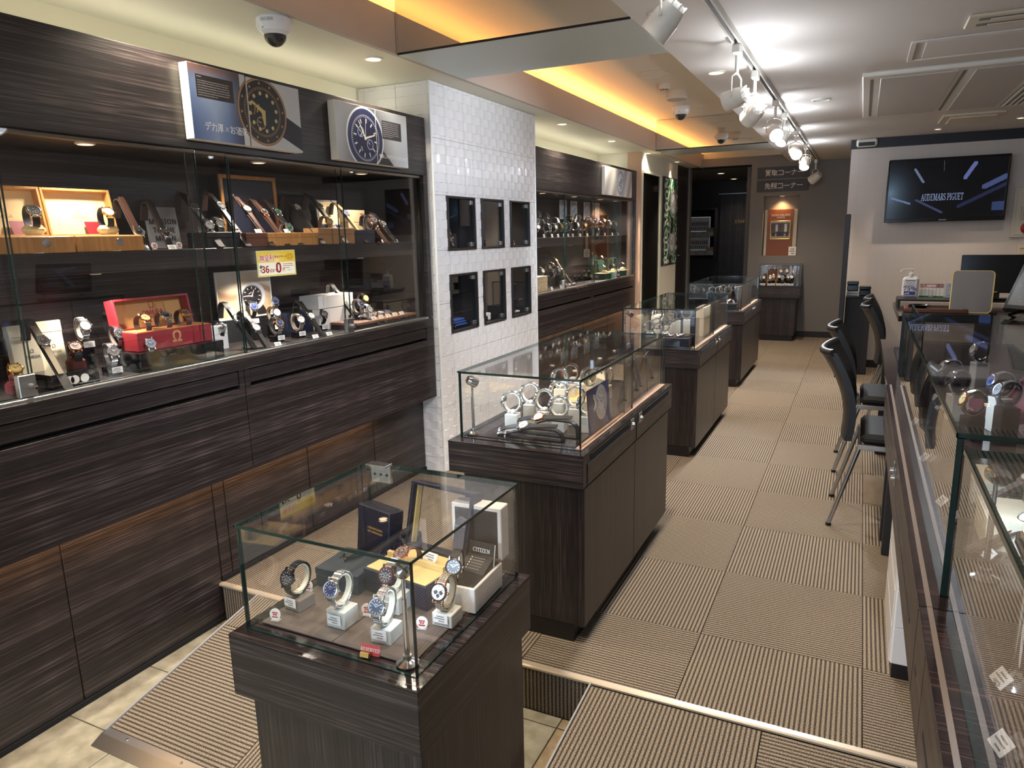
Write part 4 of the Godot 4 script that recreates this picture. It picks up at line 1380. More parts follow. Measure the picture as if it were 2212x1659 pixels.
# ---------------------------------------------------------------- free-standing showcases
# glass box on a wooden box on a pedestal; x0 < x1, z0 (far) < z1 (near)
func showcase(called: String, label: String, x0: float, x1: float, z0: float, z1: float, floor_y: float, box_y: float, top_y: float, glass_y: float, glass: Array, ped: Array, drawers: bool) -> Node3D:
	var o := thing(called, label, "showcase", Vector3((x0 + x1) / 2, floor_y, (z0 + z1) / 2))
	var off := at(-o.position)
	part(o, "box_body", sbox(Vector3(x0, box_y, z0), Vector3(x1, top_y - 0.004, z1), 0.002), M.wood_level, off)
	part(o, "top_board", sbox(Vector3(x0 - 0.0005, top_y - 0.004, z0 - 0.0005), Vector3(x1 + 0.0005, top_y, z1 + 0.0005), 0.001), M.wood_gloss, off)
	part(o, "pedestal", sbox(Vector3(ped[0], floor_y + 0.065, ped[2]), Vector3(ped[1], box_y, ped[3]), 0.002), M.wood_upright, off)
	part(o, "plinth", sbox(Vector3(ped[0] + 0.012, floor_y + 0.0005, ped[2] + 0.012), Vector3(ped[1] - 0.02, floor_y + 0.065, ped[3] - 0.004), 0.001), M.plinth, off)
	if drawers:
		var zm := (z0 + z1) / 2
		for s in [[zm + 0.001, ped[3] - 0.002], [ped[2] + 0.002, zm - 0.001]]:
			part(o, "door", sbox(Vector3(ped[1] - 0.002, floor_y + 0.06, s[0]), Vector3(x1 - 0.002, box_y - 0.004, s[1]), 0.002), M.wood_upright, off)
		for s in [[zm + 0.006, z1 - 0.04], [z0 + 0.04, zm - 0.006]]:
			var dr := part(o, "drawer", sbox(Vector3(x1, box_y + 0.004, s[0]), Vector3(x1 + 0.0025, top_y - 0.036, s[1]), 0.001), M.wood_level, off)
			var inn := 0.1
			var za: float = s[0] + (inn if s[0] > zm else 0.03)
			var zb: float = s[1] - (inn if s[1] < zm else 0.03)
			part(o, "drawer_slot", sbox(Vector3(x1, top_y - 0.033, za), Vector3(x1 + 0.002, top_y - 0.012, zb)), M.black_gap, off)
			var lz: float = (s[0] + 0.05) if s[0] > zm else (s[1] - 0.05)
			part(dr, "lock_plate", sbox(Vector3(x1 + 0.0005, top_y - 0.05, lz - 0.02), Vector3(x1 + 0.004, top_y - 0.008, lz + 0.02), 0.001), M.brushed_steel)
			var lk := MB.new()
			lk.lathe([Vector2(0, 0.012), Vector2(0.006, 0.01), Vector2(0.008, 0)], 12, Transform3D(Basis(Vector3(0, 0, 1), -PI / 2), Vector3(x1 + 0.004, top_y - 0.029, lz)))
			part(dr, "lock", lk, M.chrome)
	# glass: [x0, x1, z0, z1]
	var t := 0.006
	var gx0: float = glass[0]
	var gx1: float = glass[1]
	var gz0: float = glass[2]
	var gz1: float = glass[3]
	pane(o, Vector3(gx0, top_y, gz1 - t), Vector3(gx1, glass_y - t, gz1)).transform = off
	pane(o, Vector3(gx0, top_y, gz0), Vector3(gx1, glass_y - t, gz0 + t)).transform = off
	pane(o, Vector3(gx0, top_y, gz0 + t), Vector3(gx0 + t, glass_y - t, gz1 - t)).transform = off
	if drawers:
		var zm := (gz0 + gz1) / 2
		pane(o, Vector3(gx1 - t, top_y, zm - 0.04), Vector3(gx1, glass_y - t - 0.004, gz1 - t), "sliding_glass").transform = off
		pane(o, Vector3(gx1 - 2.4 * t, top_y, gz0 + t), Vector3(gx1 - 1.4 * t, glass_y - t - 0.004, zm + 0.04), "sliding_glass").transform = off
		part(o, "track", sbox(Vector3(gx1 - 0.02, top_y, gz0 + t), Vector3(gx1 + 0.004, top_y + 0.006, gz1 - t), 0.001), M.beige_trim, off)
	else:
		pane(o, Vector3(gx1 - t, top_y, gz0 + t), Vector3(gx1, glass_y - t, gz1 - t)).transform = off
	pane(o, Vector3(gx0 - 0.003, glass_y - t, gz0 - 0.003), Vector3(gx1 + 0.003, glass_y, gz1 + 0.003), "glass_top", "glass_edge").transform = off
	part(o, "deck_liner", sbox(Vector3(gx0 + 0.02, top_y, gz0 + 0.02), Vector3(gx1 - 0.03, top_y + 0.003, gz1 - 0.03), 0.001), M.wood_gloss, off)
	return o

# little pole lamp that stands inside a showcase
func case_lamp(p: Vector3, high: float, aim: Vector3, label: String, group: String, energy := 0.12, open_face := true) -> void:
	var o := thing("pole_lamp", label, "lamp", p, Basis(), group)
	var m := MB.new()
	m.lathe([Vector2(0.024, 0), Vector2(0.024, 0.003), Vector2(0.016, 0.007), Vector2(0.009, 0.01), Vector2(0.009, 0.02), Vector2(0, 0.02)], 24)
	part(o, "base", m, M.chrome)
	m = MB.new()
	m.tube([Vector3(0, 0.018, 0), Vector3(0, high * 0.7, 0)], 0.0055, 12)
	m.tube([Vector3(0, high * 0.68, 0), Vector3(0, high * 0.94, 0)], 0.0038, 12)
	part(o, "pole", m, M.chrome)
	m = MB.new()
	var d := (aim - p - Vector3(0, high, 0)).normalized()
	var b := Basis.looking_at(d, Vector3.UP)
	var ax := Transform3D(Basis(b.x, -b.z, b.y), Vector3(0, high, 0))
	m.lathe([Vector2(0, -0.022), Vector2(0.012, -0.02), Vector2(0.0175, -0.01), Vector2(0.0175, 0.018), Vector2(0.015, 0.018), Vector2(0.014, 0.014)], 20, ax)
	part(o, "head", m, M.chrome)
	m = MB.new()
	m.lathe([Vector2(0, 0.015), Vector2(0.0145, 0.015)], 18, ax)
	part(o, "lamp_lens", m, M.lamp_cool_small)
	spot(o, p + Vector3(0, high, 0) + d * 0.021, aim, Color(0.82, 0.91, 1.0), energy, 55, 0.01)

# ---------------------------------------------------------------- chairs
func chair(p: Vector3, label: String, turn := 0.0) -> void:
	# seat looks towards +x
	var o := thing("dining_chair", label, "chair", p, ry(turn), "black leather chairs at the counter")
	var m := MB.new()
	m.box(Vector3(0.22, 0.425, 0), Vector3(0.40, 0.05, 0.40), 0.018)
	part(o, "seat", m, M.leather_chair)
	# backrest: a shell curved in plan, rising and leaning back
	m = MB.new()
	var rows := 9
	var cols := 8
	var pt := func(i: int, j: int, th: float) -> Vector3:
		var f := float(i) / rows
		var a := (float(j) / cols - 0.5) * 2.0
		var w := lerpf(0.19, 0.205, f)
		var lean := -0.015 - 0.085 * pow(f, 1.6) + 0.03 * sin(f * PI)
		return Vector3(lean - (0.05 - 0.05 * a * a) * (0.4 + 0.6 * f) - th, 0.41 + f * (0.39 + 0.012 * a * a), a * w)
	for i in rows:
		for j in cols:
			for th in [0.0, 0.03]:
				var q := [pt.call(i, j, th), pt.call(i, j + 1, th), pt.call(i + 1, j + 1, th), pt.call(i + 1, j, th)]
				var nn: Vector3 = (q[1] - q[0]).cross(q[3] - q[0]).normalized()
				if (nn.x > 0) != (th == 0.0): nn = -nn
				m.quad(q[0], q[1], q[2], q[3], nn)
	for j in cols:
		m.quad(pt.call(rows, j, 0.0), pt.call(rows, j + 1, 0.0), pt.call(rows, j + 1, 0.03), pt.call(rows, j, 0.03), Vector3.UP)
	for i in rows:
		for j in [0, cols]:
			m.quad(pt.call(i, j, 0.0), pt.call(i + 1, j, 0.0), pt.call(i + 1, j, 0.03), pt.call(i, j, 0.03), Vector3(0, 0, -1 if j == 0 else 1))
	part(o, "backrest", m, M.leather_chair)
	m = MB.new()
	var rim := []
	for j in cols + 1:
		rim.append(pt.call(rows, j, 0.015))
	m.tube(rim, 0.0165, 8)
	part(o, "top_roll", m, M.leather_chair)
	m = MB.new()
	for s in [-1.0, 1.0]:
		m.box(Vector3(0.22, 0.388, s * 0.19), Vector3(0.42, 0.024, 0.018), 0.003)
	m.box(Vector3(0.42, 0.388, 0), Vector3(0.018, 0.024, 0.38), 0.003)
	m.box(Vector3(0.02, 0.388, 0), Vector3(0.018, 0.024, 0.38), 0.003)
	part(o, "seat_frame", m, M.brushed_steel)
	for s in [-1.0, 1.0]:
		for e in [[0.02, -0.085], [0.41, 0.44]]:
			m = MB.new()
			m.tube([Vector3(e[0], 0.39, s * 0.188), Vector3(e[1], 0.01, s * 0.2)], 0.0105, 10)
			var lg := part(o, "leg", m, M.brushed_steel)
			m = MB.new()
			m.tube([Vector3(e[1], 0.014, s * 0.2), Vector3(e[1], 0.0005, s * 0.2)], 0.0125, 10)
			part(lg, "rubber_foot", m, M.rubber)

# ---------------------------------------------------------------- watches
func mesh_of(key: String, make: Callable) -> ArrayMesh:
	if not C.has(key):
		C[key] = make.call().mesh()
	return C[key]

func w_case() -> MB:
	var m := MB.new()
	var zx := Transform3D(Basis(Vector3.RIGHT, PI / 2), Vector3.ZERO)
	m.lathe([Vector2(0, -0.0065), Vector2(0.0165, -0.0065), Vector2(0.0192, -0.004), Vector2(0.0200, 0.0), Vector2(0.0196, 0.0022)], 28, zx)
	for sx in [-1.0, 1.0]:
		for sy in [-1.0, 1.0]:
			m.box(Vector3(sx * 0.0115, sy * 0.0195, -0.0025), Vector3(0.0042, 0.0095, 0.0062), 0.0012)
	return m

func w_bezel() -> MB:
	var m := MB.new()
	m.lathe([Vector2(0.0196, 0.002), Vector2(0.0194, 0.0034), Vector2(0.0172, 0.0044), Vector2(0.0163, 0.0042), Vector2(0.0160, 0.0030)], 32, Transform3D(Basis(Vector3.RIGHT, PI / 2), Vector3.ZERO))
	return m

func w_dial() -> MB:
	var m := MB.new()
	m.disc(0.0162, 0.0030, 28)
	return m

func w_hands() -> MB:
	var m := MB.new()
	m.box(Vector3(0, 0.0038, 0.0037), Vector3(0.0012, 0.0095, 0.0003), 0.0, Transform3D(Basis(Vector3(0, 0, 1), 0.9), Vector3.ZERO))
	m.box(Vector3(0, 0.0055, 0.0041), Vector3(0.0009, 0.0135, 0.0003), 0.0, Transform3D(Basis(Vector3(0, 0, 1), -1.0), Vector3.ZERO))
	m.lathe([Vector2(0, 0.0044), Vector2(0.0009, 0.0043), Vector2(0.0009, 0.003)], 8, Transform3D(Basis(Vector3.RIGHT, PI / 2), Vector3.ZERO))
	return m

func w_crown() -> MB:
	var m := MB.new()
	m.lathe([Vector2(0.0028, 0.0192), Vector2(0.0031, 0.0215), Vector2(0.0028, 0.0232), Vector2(0, 0.0234)], 12, Transform3D(Basis(Vector3(0, 0, 1), -PI / 2), Vector3(0, 0, -0.001)))
	return m

func w_crystal() -> MB:
	var m := MB.new()
	m.disc(0.0163, 0.0044, 24)
	return m

# closed loop behind the head, as points (y, z)
func loop_path(k: int, from := 0.57) -> Array:
	var out := []
	for i in k + 1:
		var a := lerpf(from, TAU - from, float(i) / k)
		out.append(Vector2(sin(a) * 0.039, -0.034 + cos(a) * 0.033))
	return out

func w_bracelet() -> MB:
	var m := MB.new()
	var p := loop_path(34)
	for i in p.size() - 1:
		var c: Vector2 = (p[i] + p[i + 1]) / 2
		var d: Vector2 = p[i + 1] - p[i]
		var f := absf(float(i) / (p.size() - 2) - 0.5) * 2
		var w := lerpf(0.0155, 0.0205, f)
		var b := Basis(Vector3.RIGHT, Vector3(0, d.x, d.y).normalized(), Vector3.RIGHT.cross(Vector3(0, d.x, d.y).normalized()))
		for s in [-1.0, 0.0, 1.0]:
			m.box(Vector3.ZERO, Vector3(w * 0.33, d.length() * 0.94, 0.0034 if s != 0 else 0.0039), 0.0006, Transform3D(b, Vector3(s * w * 0.335, c.x, c.y)))
	return m

func w_strap_loop() -> MB:
	var m := MB.new()
	m.band(loop_path(26), 0.020, 0.0032)
	return m

func w_strap_flat() -> MB:
	var m := MB.new()
	var up := []
	var dn := []
	for k in 9:
		var f := k / 8.0
		up.append(Vector2(0.019 + 0.078 * f, -0.003 - 0.004 * f - 0.012 * f * f))
		dn.append(Vector2(-0.019 - 0.108 * f, -0.003 - 0.004 * f))
	m.band(up, 0.020, 0.0034, 0.017)
	m.band(dn, 0.020, 0.0032, 0.016)
	return m

# open strap hung from its long end: hardly anything below the head
func w_strap_hang() -> MB:
	var m := MB.new()
	var up := []
	for k in 9:
		up.append(Vector2(0.019 + 0.125 * k / 8.0, -0.003 - 0.006 * k / 8.0))
	m.band(up, 0.020, 0.0034, 0.017)
	m.band([Vector2(-0.019, -0.003), Vector2(-0.032, -0.006), Vector2(-0.04, -0.014)], 0.020, 0.0032, 0.018)
	return m

func w_buckle() -> MB:
	var m := MB.new()
	m.tube([Vector3(-0.011, 0.094, -0.018), Vector3(-0.011, 0.108, -0.022), Vector3(0.011, 0.108, -0.022), Vector3(0.011, 0.094, -0.018), Vector3(-0.011, 0.094, -0.018)], 0.0012, 6)
	m.tube([Vector3(0, 0.095, -0.018), Vector3(0, 0.108, -0.020)], 0.0009, 5)
	return m

# kinds: steel, steel_dark, gold, rose_gold for the case; bracelet, loop (leather) or flat (leather, straight) for the band
func watch(p: Vector3, turn: Basis, metal: String, band: String, band_mat: String, dial: String, label: String, group := "", bezel := "") -> Node3D:
	var key := "proto_%s_%s_%s_%s_%s" % [metal, band, band_mat, dial, bezel]
	var o: Node3D
	if C.has(key):
		o = C[key].duplicate()
	else:
		o = Node3D.new()
		part(o, "case", mesh_of("w_case", w_case), M[metal])
		part(o, "bezel", mesh_of("w_bezel", w_bezel), M[bezel if bezel else metal])
		var d := part(o, "dial", mesh_of("w_dial", w_dial), M["dial_" + dial])
		part(d, "hands", mesh_of("w_hands", w_hands), M.ink_black if dial in ["white", "champagne", "panda", "orange"] else M.steel)
		part(o, "crown", mesh_of("w_crown", w_crown), M[metal])
		if band == "bracelet":
			part(o, "bracelet", mesh_of("w_bracelet", w_bracelet), M[band_mat])
		elif band == "loop":
			part(o, "strap", mesh_of("w_strap_loop", w_strap_loop), M[band_mat])
		elif band == "hang":
			part(o, "strap", mesh_of("w_strap_hang", w_strap_hang), M[band_mat])
		else:
			var s := part(o, "strap", mesh_of("w_strap_flat", w_strap_flat), M[band_mat])
			part(s, "buckle", mesh_of("w_buckle", w_buckle), M[metal])
		C[key] = o.duplicate()
	o.name = numbered("wristwatch")
	add_child(o)
	o.transform = Transform3D(turn, p)
	tag(o, label, "watch", group)
	W.append([p, label])
	return o

# block with a C-shaped cuff that carries a closed watch
func cuff_stand(head: Vector3, turn: Basis, y0: float, block: String, cuff: String, label: String, group: String, wide := 0.045) -> Node3D:
	var c := head + turn * Vector3(0, 0, -0.034)
	var top := c.y - 0.042
	var h := maxf(top - y0, 0.006)
	var yaw := atan2(turn.z.x, turn.z.z)
	var o := thing("watch_stand", label, "display stand", Vector3(c.x, y0, c.z), Basis(Vector3.UP, yaw), group)
	var m := MB.new()
	m.box(Vector3(0, h / 2, 0), Vector3(wide, h, wide), 0.0015)
	part(o, "block", m, M[block])
	m = MB.new()
	m.box(Vector3(0, h + 0.006, 0), Vector3(0.014, 0.016, 0.01), 0.001)
	var pts := []
	for k in 19:
		var a := lerpf(0.5, TAU - 0.2, k / 18.0)
		pts.append(Vector2(sin(a) * 0.0335, cos(a) * 0.0285))
	var t := Basis(Vector3.UP, yaw).inverse() * turn
	var rm := MB.new()
	rm.band(pts, 0.013, 0.0035)
	for k in rm.v.size():
		m.v.append(t * rm.v[k] + Vector3(0, c.y - y0, 0)); m.n.append(t * rm.n[k]); m.t.append(rm.t[k])
	part(o, "cuff", m, M[cuff])
	return o

# leaning leather-covered bridge for a watch on an open strap; head gives the dial centre
func strap_stand(head: Vector3, turn: Basis, y0: float, mt: String, label: String, group: String, up := 0.085) -> Node3D:
	var b := head + turn * Vector3(0, 0, -0.0105)
	var dy: Vector3 = turn.y
	var foot := b - dy * ((b.y - y0 - 0.002) / dy.y)
	var o := thing("strap_stand", label, "display stand", foot, Basis(Vector3.UP, atan2(turn.z.x, turn.z.z)), group)
	var inv := o.transform.affine_inverse()
	var path := []
	var f := inv * foot
	var tp := inv * (b + dy * up)
	for k in 7:
		var q: Vector3 = f.lerp(tp, k / 6.0)
		path.append(Vector2(q.y + 0.002, q.z - 0.002))
	var r := 0.02
	var lean := atan2(tp.z - f.z, tp.y - f.y)
	for k in range(1, 7):
		var a := k / 6.0 * 2.3
		path.append(Vector2(tp.y, tp.z) + Vector2(sin(a), -(1 - cos(a))).rotated(lean) * r * 1.0)
	var last: Vector2 = path[-1]
	path.append(Vector2(maxf(last.x - 0.05, 0.002), last.y - 0.012))
	var m := MB.new()
	m.band(path, 0.028, 0.004)
	part(o, "bridge", m, M[mt])
	m = MB.new()
	m.box(Vector3(0, 0.0015, -0.03), Vector3(0.028, 0.003, 0.075), 0.0008)
	part(o, "foot", m, M[mt])
	return o

# words of a label, cut where they still read well
func short(label: String, most: int) -> String:
	var w := label.split(" ")
	if w.size() > most:
		w = w.slice(0, most)
		while w.size() > 2 and w[-1] in ["the", "a", "an", "with", "and", "of", "in", "on", "by", "to", "before", "between", "beside", "under", "its", "small", "black", "dark", "white", "pale", "lower", "upper", "near", "open", "big", "light", "desert", "brown", "red", "wood", "moon"]:
			w = w.slice(0, w.size() - 1)
	return " ".join(w)

func beside(p: Vector3) -> String:
	var best := 9.0
	var out := ""
	for k in W:
		var d: float = p.distance_to(k[0])
		if d < best:
			best = d
			out = k[1]
	return "price card beside the " + short(out, 12)

func price_tag(p: Vector3, turn: Basis, label: String, group: String, w := 0.032, h := 0.018) -> void:
	var o := thing("price_tag", label, "price tag", p, turn, group)
	var m := MB.new()
	m.box(Vector3(0, h / 2, 0), Vector3(w, h, 0.001))
	part(o, "card", m, M.card_white)
	m = MB.new()
	for k in [[0.0, 0.72, 0.5], [-0.05, 0.48, 0.7], [0.06, 0.22, 0.4]]:
		m.box(Vector3(k[0] * w, k[1] * h, 0.0007), Vector3(k[2] * w, h * 0.1, 0.0004))
	part(o, "print", m, M.ink_grey)

func round_sticker(p: Vector3, turn: Basis, label: String, group: String, r := 0.012) -> void:
	var o := thing("campaign_badge", label, "badge", p, turn, group)
	var m := MB.new()
	m.lathe([Vector2(0, 0.001), Vector2(r, 0.001), Vector2(r, -0.001), Vector2(0, -0.001)], 24, Transform3D(Basis(Vector3.RIGHT, PI / 2), Vector3(0, r + 0.002, 0)))
	part(o, "disc", m, M.card_white)
	m = MB.new()
	for k in [[-0.35, 0.28, 0.28], [0.0, 0.3, 0.28], [0.35, 0.28, 0.28], [-0.2, -0.05, 0.3], [0.2, -0.05, 0.3]]:
		m.box(Vector3(k[0] * r, r + 0.002 + k[1] * r, 0.0013), Vector3(k[2] * r, 0.26 * r, 0.0004))
	m.box(Vector3(0, r + 0.002 - 0.45 * r, 0.0013), Vector3(1.1 * r, 0.22 * r, 0.0004))
	part(o, "print", m, M.sticker_red)
	m = MB.new()
	m.box(Vector3(0, 0.001, -0.004), Vector3(r * 1.5, 0.002, 0.014))
	part(o, "easel", m, M.frosted_acrylic)

# open hinged presentation box, looks towards +z; origin at the middle of the base
func open_box(p: Vector3, turn: Basis, size: Vector3, lid: float, outer: String, inner: String, label: String, called := "presentation_box", group := "", tilt := 12.0, frame_only := false) -> Node3D:
	var o := thing(called, label, "box", p, turn, group)
	var m := MB.new()
	var w := size.x
	var h := size.y
	var d := size.z
	m.box(Vector3(0, h / 2, 0), Vector3(w, h, d), 0.002)
	part(o, "base", m, M[outer])
	m = MB.new()
	m.box(Vector3(0, h + 0.0005, 0), Vector3(w - 0.012, 0.003, d - 0.012), 0.001)
	part(o, "lining", m, M[inner])
	# lid: a shallow tray standing up at the back
	var t := Transform3D(Basis(Vector3.RIGHT, deg_to_rad(-tilt)), Vector3(0, h, -d / 2 + 0.002))
	m = MB.new()
	var th := 0.008
	var dp := size.y * 0.7
	if not frame_only:
		m.box(Vector3(0, lid / 2, -dp), Vector3(w, lid, 0.004), 0.001, t)
	for s in [-1.0, 1.0]:
		m.box(Vector3(s * (w / 2 - th / 2), lid / 2, -dp / 2), Vector3(th, lid, dp), 0.001, t)
	m.box(Vector3(0, lid - th / 2, -dp / 2), Vector3(w - 2 * th, th, dp), 0.001, t)
	m.box(Vector3(0, th / 2, -dp / 2), Vector3(w - 2 * th, th, dp), 0.001, t)
	var l := part(o, "lid", m, M[outer])
	m = MB.new()
	if frame_only:
		for s in [-1.0, 1.0]:
			m.box(Vector3(s * (w / 2 - th - 0.002), lid / 2, -dp * 0.6), Vector3(0.004, lid - 2 * th, dp * 0.4), 0.0, t)
	else:
		m.box(Vector3(0, lid / 2, -dp + 0.0035), Vector3(w - 2 * th, lid - 2 * th, 0.003), 0.0, t)
	part(l, "lid_lining", m, M[inner])
	return o

func plain_box(called: String, a: Vector3, b: Vector3, mt: String, label: String, cat := "box", group := "") -> Node3D:
	# closed carton: body and a lid whose joint shows
	var c := Vector3((a.x + b.x) / 2, minf(a.y, b.y), (a.z + b.z) / 2)
	var o := thing(called, label, cat, c, Basis(), group)
	var s := (b - a).abs()
	var m := MB.new()
	m.box(Vector3(0, s.y * 0.31, 0), Vector3(s.x, s.y * 0.62, s.z), 0.0015)
	part(o, "base", m, M[mt])
	m = MB.new()
	m.box(Vector3(0, s.y * 0.815, 0), Vector3(s.x + 0.0012, s.y * 0.37, s.z + 0.0012), 0.0015)
	part(o, "lid", m, M[mt])
	return o

func build_cabinets() -> void:
	wall_cabinet(-0.3, -3.398, 0.457, -2.0, [[-0.32, -1.235, 1, true], [-1.215, -1.895, 0], [-1.86, -2.06, 1], [-2.035, -2.705, 0, true], [-2.68, -3.36, 1]], [-0.9, -1.57, -2.32, -3.01], "near dark wood wall cabinet with sliding glass and two levels of watches")
	wall_cabinet(-4.775, -7.44, 0.58, -6.08, [[-4.79, -5.5, 1, true], [-5.48, -6.2, 0], [-6.17, -6.9, 1, true], [-6.88, -7.40, 0]], [-5.3, -6.0, -6.7, -7.2], "dark wood wall cabinet between the tiled pillar and the green poster")
	base_panels(-0.3, -1.866, LOW, 0.457, [-1.265], "dark panelling below the near wall cabinet beside the entrance ramp")
	base_panels(-1.868, -3.398, 0.0, 0.457, [-1.925, -2.414, -2.915], "dark panelling below the near wall cabinet on the raised floor")
	base_panels(-4.775, -7.44, 0.0, 0.58, [-5.4, -6.1, -6.8], "panelling below the wall cabinet past the tiled pillar")
	var p := canvas(-1.847, -2.104, 1.708, 1.96, 0.04, M.print_diver_blur, "canvas print of blurred blue light with a dark text block", "two-part bronze watch print")
	p = canvas(-2.112, -2.39, 1.708, 1.957, 0.04, M.print_diver, "canvas print of a bronze diving watch with black bezel", "two-part bronze watch print")
	text(p, "PANERAI", 0.008, M.ink_gold, Transform3D(Basis(Vector3(0, 0, -1), Vector3.UP, Vector3.RIGHT) * Basis(Vector3.BACK, 1.25), Vector3(0.0412, 0.138, 0.108)), false, "print")
	p = canvas(-2.612, -2.904, 1.702, 1.952, 0.04, M.print_chrono_a, "canvas print of a blue chronograph dial on the near cabinet", "two-part blue chronograph print")
	text(p, "IWC", 0.008, M.ink_white, Transform3D(Basis(Vector3(0, 0, -1), Vector3.UP, Vector3.RIGHT) * Basis(Vector3.BACK, -1.2), Vector3(0.0412, 0.06, -0.03)), true, "print")
	canvas(-2.906, -3.164, 1.702, 1.952, 0.04, M.print_chrono_b, "canvas print of blurred silver metal with a text block", "two-part blue chronograph print")
	for k in 3:
		var z: float = [-6.319, -6.64, -6.918][k]
		canvas(z, [-6.637, -6.915, -7.165][k], 1.70, 1.95, 0.03, M["print_sport_%d" % k], ["canvas print of a steel bracelet against pale cloth", "canvas print of a silver chronograph dial", "canvas print of the edge of a silver chronograph"][k], "three-part silver chronograph print")
	# campaign sign fixed to the sliding glass
	var s := thing("campaign_sign", "yellow and white campaign sign with red characters on the cabinet glass", "sign", Vector3(CX - 0.012, 1.213, -2.24))
	part(s, "board", sbox(Vector3(-0.001, 0, -0.108), Vector3(0.0015, 0.104, 0.108)), M.card_white)
	var m := MB.new()
	m.quad(Vector3(0.002, 0.001, 0.107), Vector3(0.002, 0.001, -0.107), Vector3(0.002, 0.103, -0.107), Vector3(0.002, 0.103, 0.107), Vector3.RIGHT)
	part(s, "print", m, M.print_campaign)
	var face := Basis(Vector3(0, 0, -1), Vector3.UP, Vector3.RIGHT)
	text(s, "36", 0.028, M.ink_red, Transform3D(face, Vector3(0.0026, 0.029, 0.068)), false, "digits", true)
	text(s, "0", 0.042, M.ink_red, Transform3D(face, Vector3(0.0026, 0.033, -0.007)), false, "digits", true)

func build_cases() -> void:
	var o := showcase("glass_showcase", "square glass showcase on the tiled entrance floor between the two ramps", -1.205, -0.705, -1.52, -1.0, LOW, 0.354, 0.504, 0.752, [-1.185, -0.731, -1.506, -1.035], [-1.16, -0.712, -1.48, -1.012], false)
	var off := at(-o.position)
	for i in 2:
		for j in 2:
			part(o, "display_board", sbox(Vector3(-1.165 + 0.203 * i, 0.507, -1.49 + 0.215 * j), Vector3(-0.964 + 0.203 * i, 0.511, -1.277 + 0.215 * j), 0.001), M.display_grey, off)
	var h := part(o, "hinge", sbox(Vector3(-1.172, 0.70, -1.508), Vector3(-1.105, 0.7535, -1.498), 0.002), M.chrome, off)
	part(h, "hinge_cap", sbox(Vector3(-1.172, 0.7525, -1.508), Vector3(-1.105, 0.757, -1.475), 0.001), M.chrome)
	for k in 3:
		var sc := MB.new()
		sc.lathe([Vector2(0, 0.002), Vector2(0.004, 0.001), Vector2(0.004, 0)], 10, Transform3D(Basis(Vector3.RIGHT, PI / 2), Vector3(-1.158 + 0.02 * k, 0.724, -1.498)))
		part(h, "screw", sc, M.steel_dark)
	showcase("glass_showcase", "long glass showcase on the raised floor facing the tiled pillar", -1.241, -0.745, -3.208, -2.02, 0.0, 0.556, 0.667, 0.903, [-1.218, -0.772, -3.17, -2.07], [-1.19, -0.765, -3.15, -2.035], true)
	showcase("glass_showcase", "long glass showcase facing the wall cabinet past the pillar", -1.33, -0.825, -5.44, -4.19, 0.0, 0.556, 0.667, 0.903, [-1.303, -0.855, -5.40, -4.24], [-1.28, -0.845, -5.38, -4.205], true)
	showcase("glass_showcase", "long glass showcase farthest down the aisle in front of the green poster", -1.385, -0.875, -7.6, -6.35, 0.0, 0.556, 0.667, 0.903, [-1.36, -0.905, -7.55, -6.42], [-1.33, -0.895, -7.53, -6.365], true)
	showcase("glass_showcase", "small glass showcase against the grey back wall under the lit niche", -1.126, -0.632, -9.74, -9.28, 0.0, 0.53, 0.676, 0.93, [-1.11, -0.65, -9.73, -9.30], [-1.09, -0.68, -9.72, -9.31], false)
	ribbed_slab("carpet_ramp", -2.035, -1.245, -1.195, -1.862, LOW + 0.02, -0.004, -1.53, true, "ribbed carpet ramp between the panelled wall and the square showcase")
	ribbed_slab("carpet_ramp", -0.655, 0.195, -0.35, -1.862, LOW + 0.02, -0.004, -0.155, false, "ribbed carpet ramp between the square showcase and the counter")

func counter_unit(za: float, zb: float, gz: Array, label: String, joints: Array) -> Node3D:
	# za nearer the street
	var X := 0.131
	var o := thing("sales_counter", label, "counter", Vector3(0.45, 0.0, (za + zb) / 2))
	var off := at(-o.position)
	part(o, "box_body", sbox(Vector3(X + 0.012, 0.55, zb), Vector3(0.8, 0.716, za), 0.002), M.wood_level, off)
	part(o, "top_board", sbox(Vector3(X, 0.716, zb), Vector3(0.801, 0.72, za), 0.001), M.wood_counter, off)
	var e: Array = [za] + joints + [zb]
	for k in e.size() - 1:
		var f := part(o, "front_panel", sbox(Vector3(X, 0.552, e[k + 1] + 0.0015), Vector3(X + 0.012, 0.714, e[k] - 0.0015), 0.0015), M.wood_counter_front, off)
		part(f, "slot", sbox(Vector3(X - 0.0005, 0.62, e[k + 1] + 0.06), Vector3(X + 0.001, 0.63, e[k] - 0.12)), M.black_gap)
	part(o, "gold_strip", sbox(Vector3(X + 0.012, 0.72, zb), Vector3(X + 0.02, 0.7212, za)), M.counter_strip, off)
	var t := 0.008
	var gx := 0.166
	pane(o, Vector3(gx, 0.72, gz[1]), Vector3(gx + t, 1.009, gz[0]), "glass_front").transform = off
	pane(o, Vector3(gx + t, 0.72, gz[0] - t), Vector3(0.74, 1.009, gz[0]), "glass_end").transform = off
	pane(o, Vector3(gx + t, 0.72, gz[1]), Vector3(0.74, 1.009, gz[1] + t), "glass_end").transform = off
	pane(o, Vector3(gx - 0.002, 1.009, gz[1] - 0.002), Vector3(0.76, 1.017, gz[0] + 0.002), "glass_top").transform = off
	part(o, "rear_rail", sbox(Vector3(0.742, 0.72, gz[1]), Vector3(0.756, 0.735, gz[0])), M.wood_level, off)
	return o

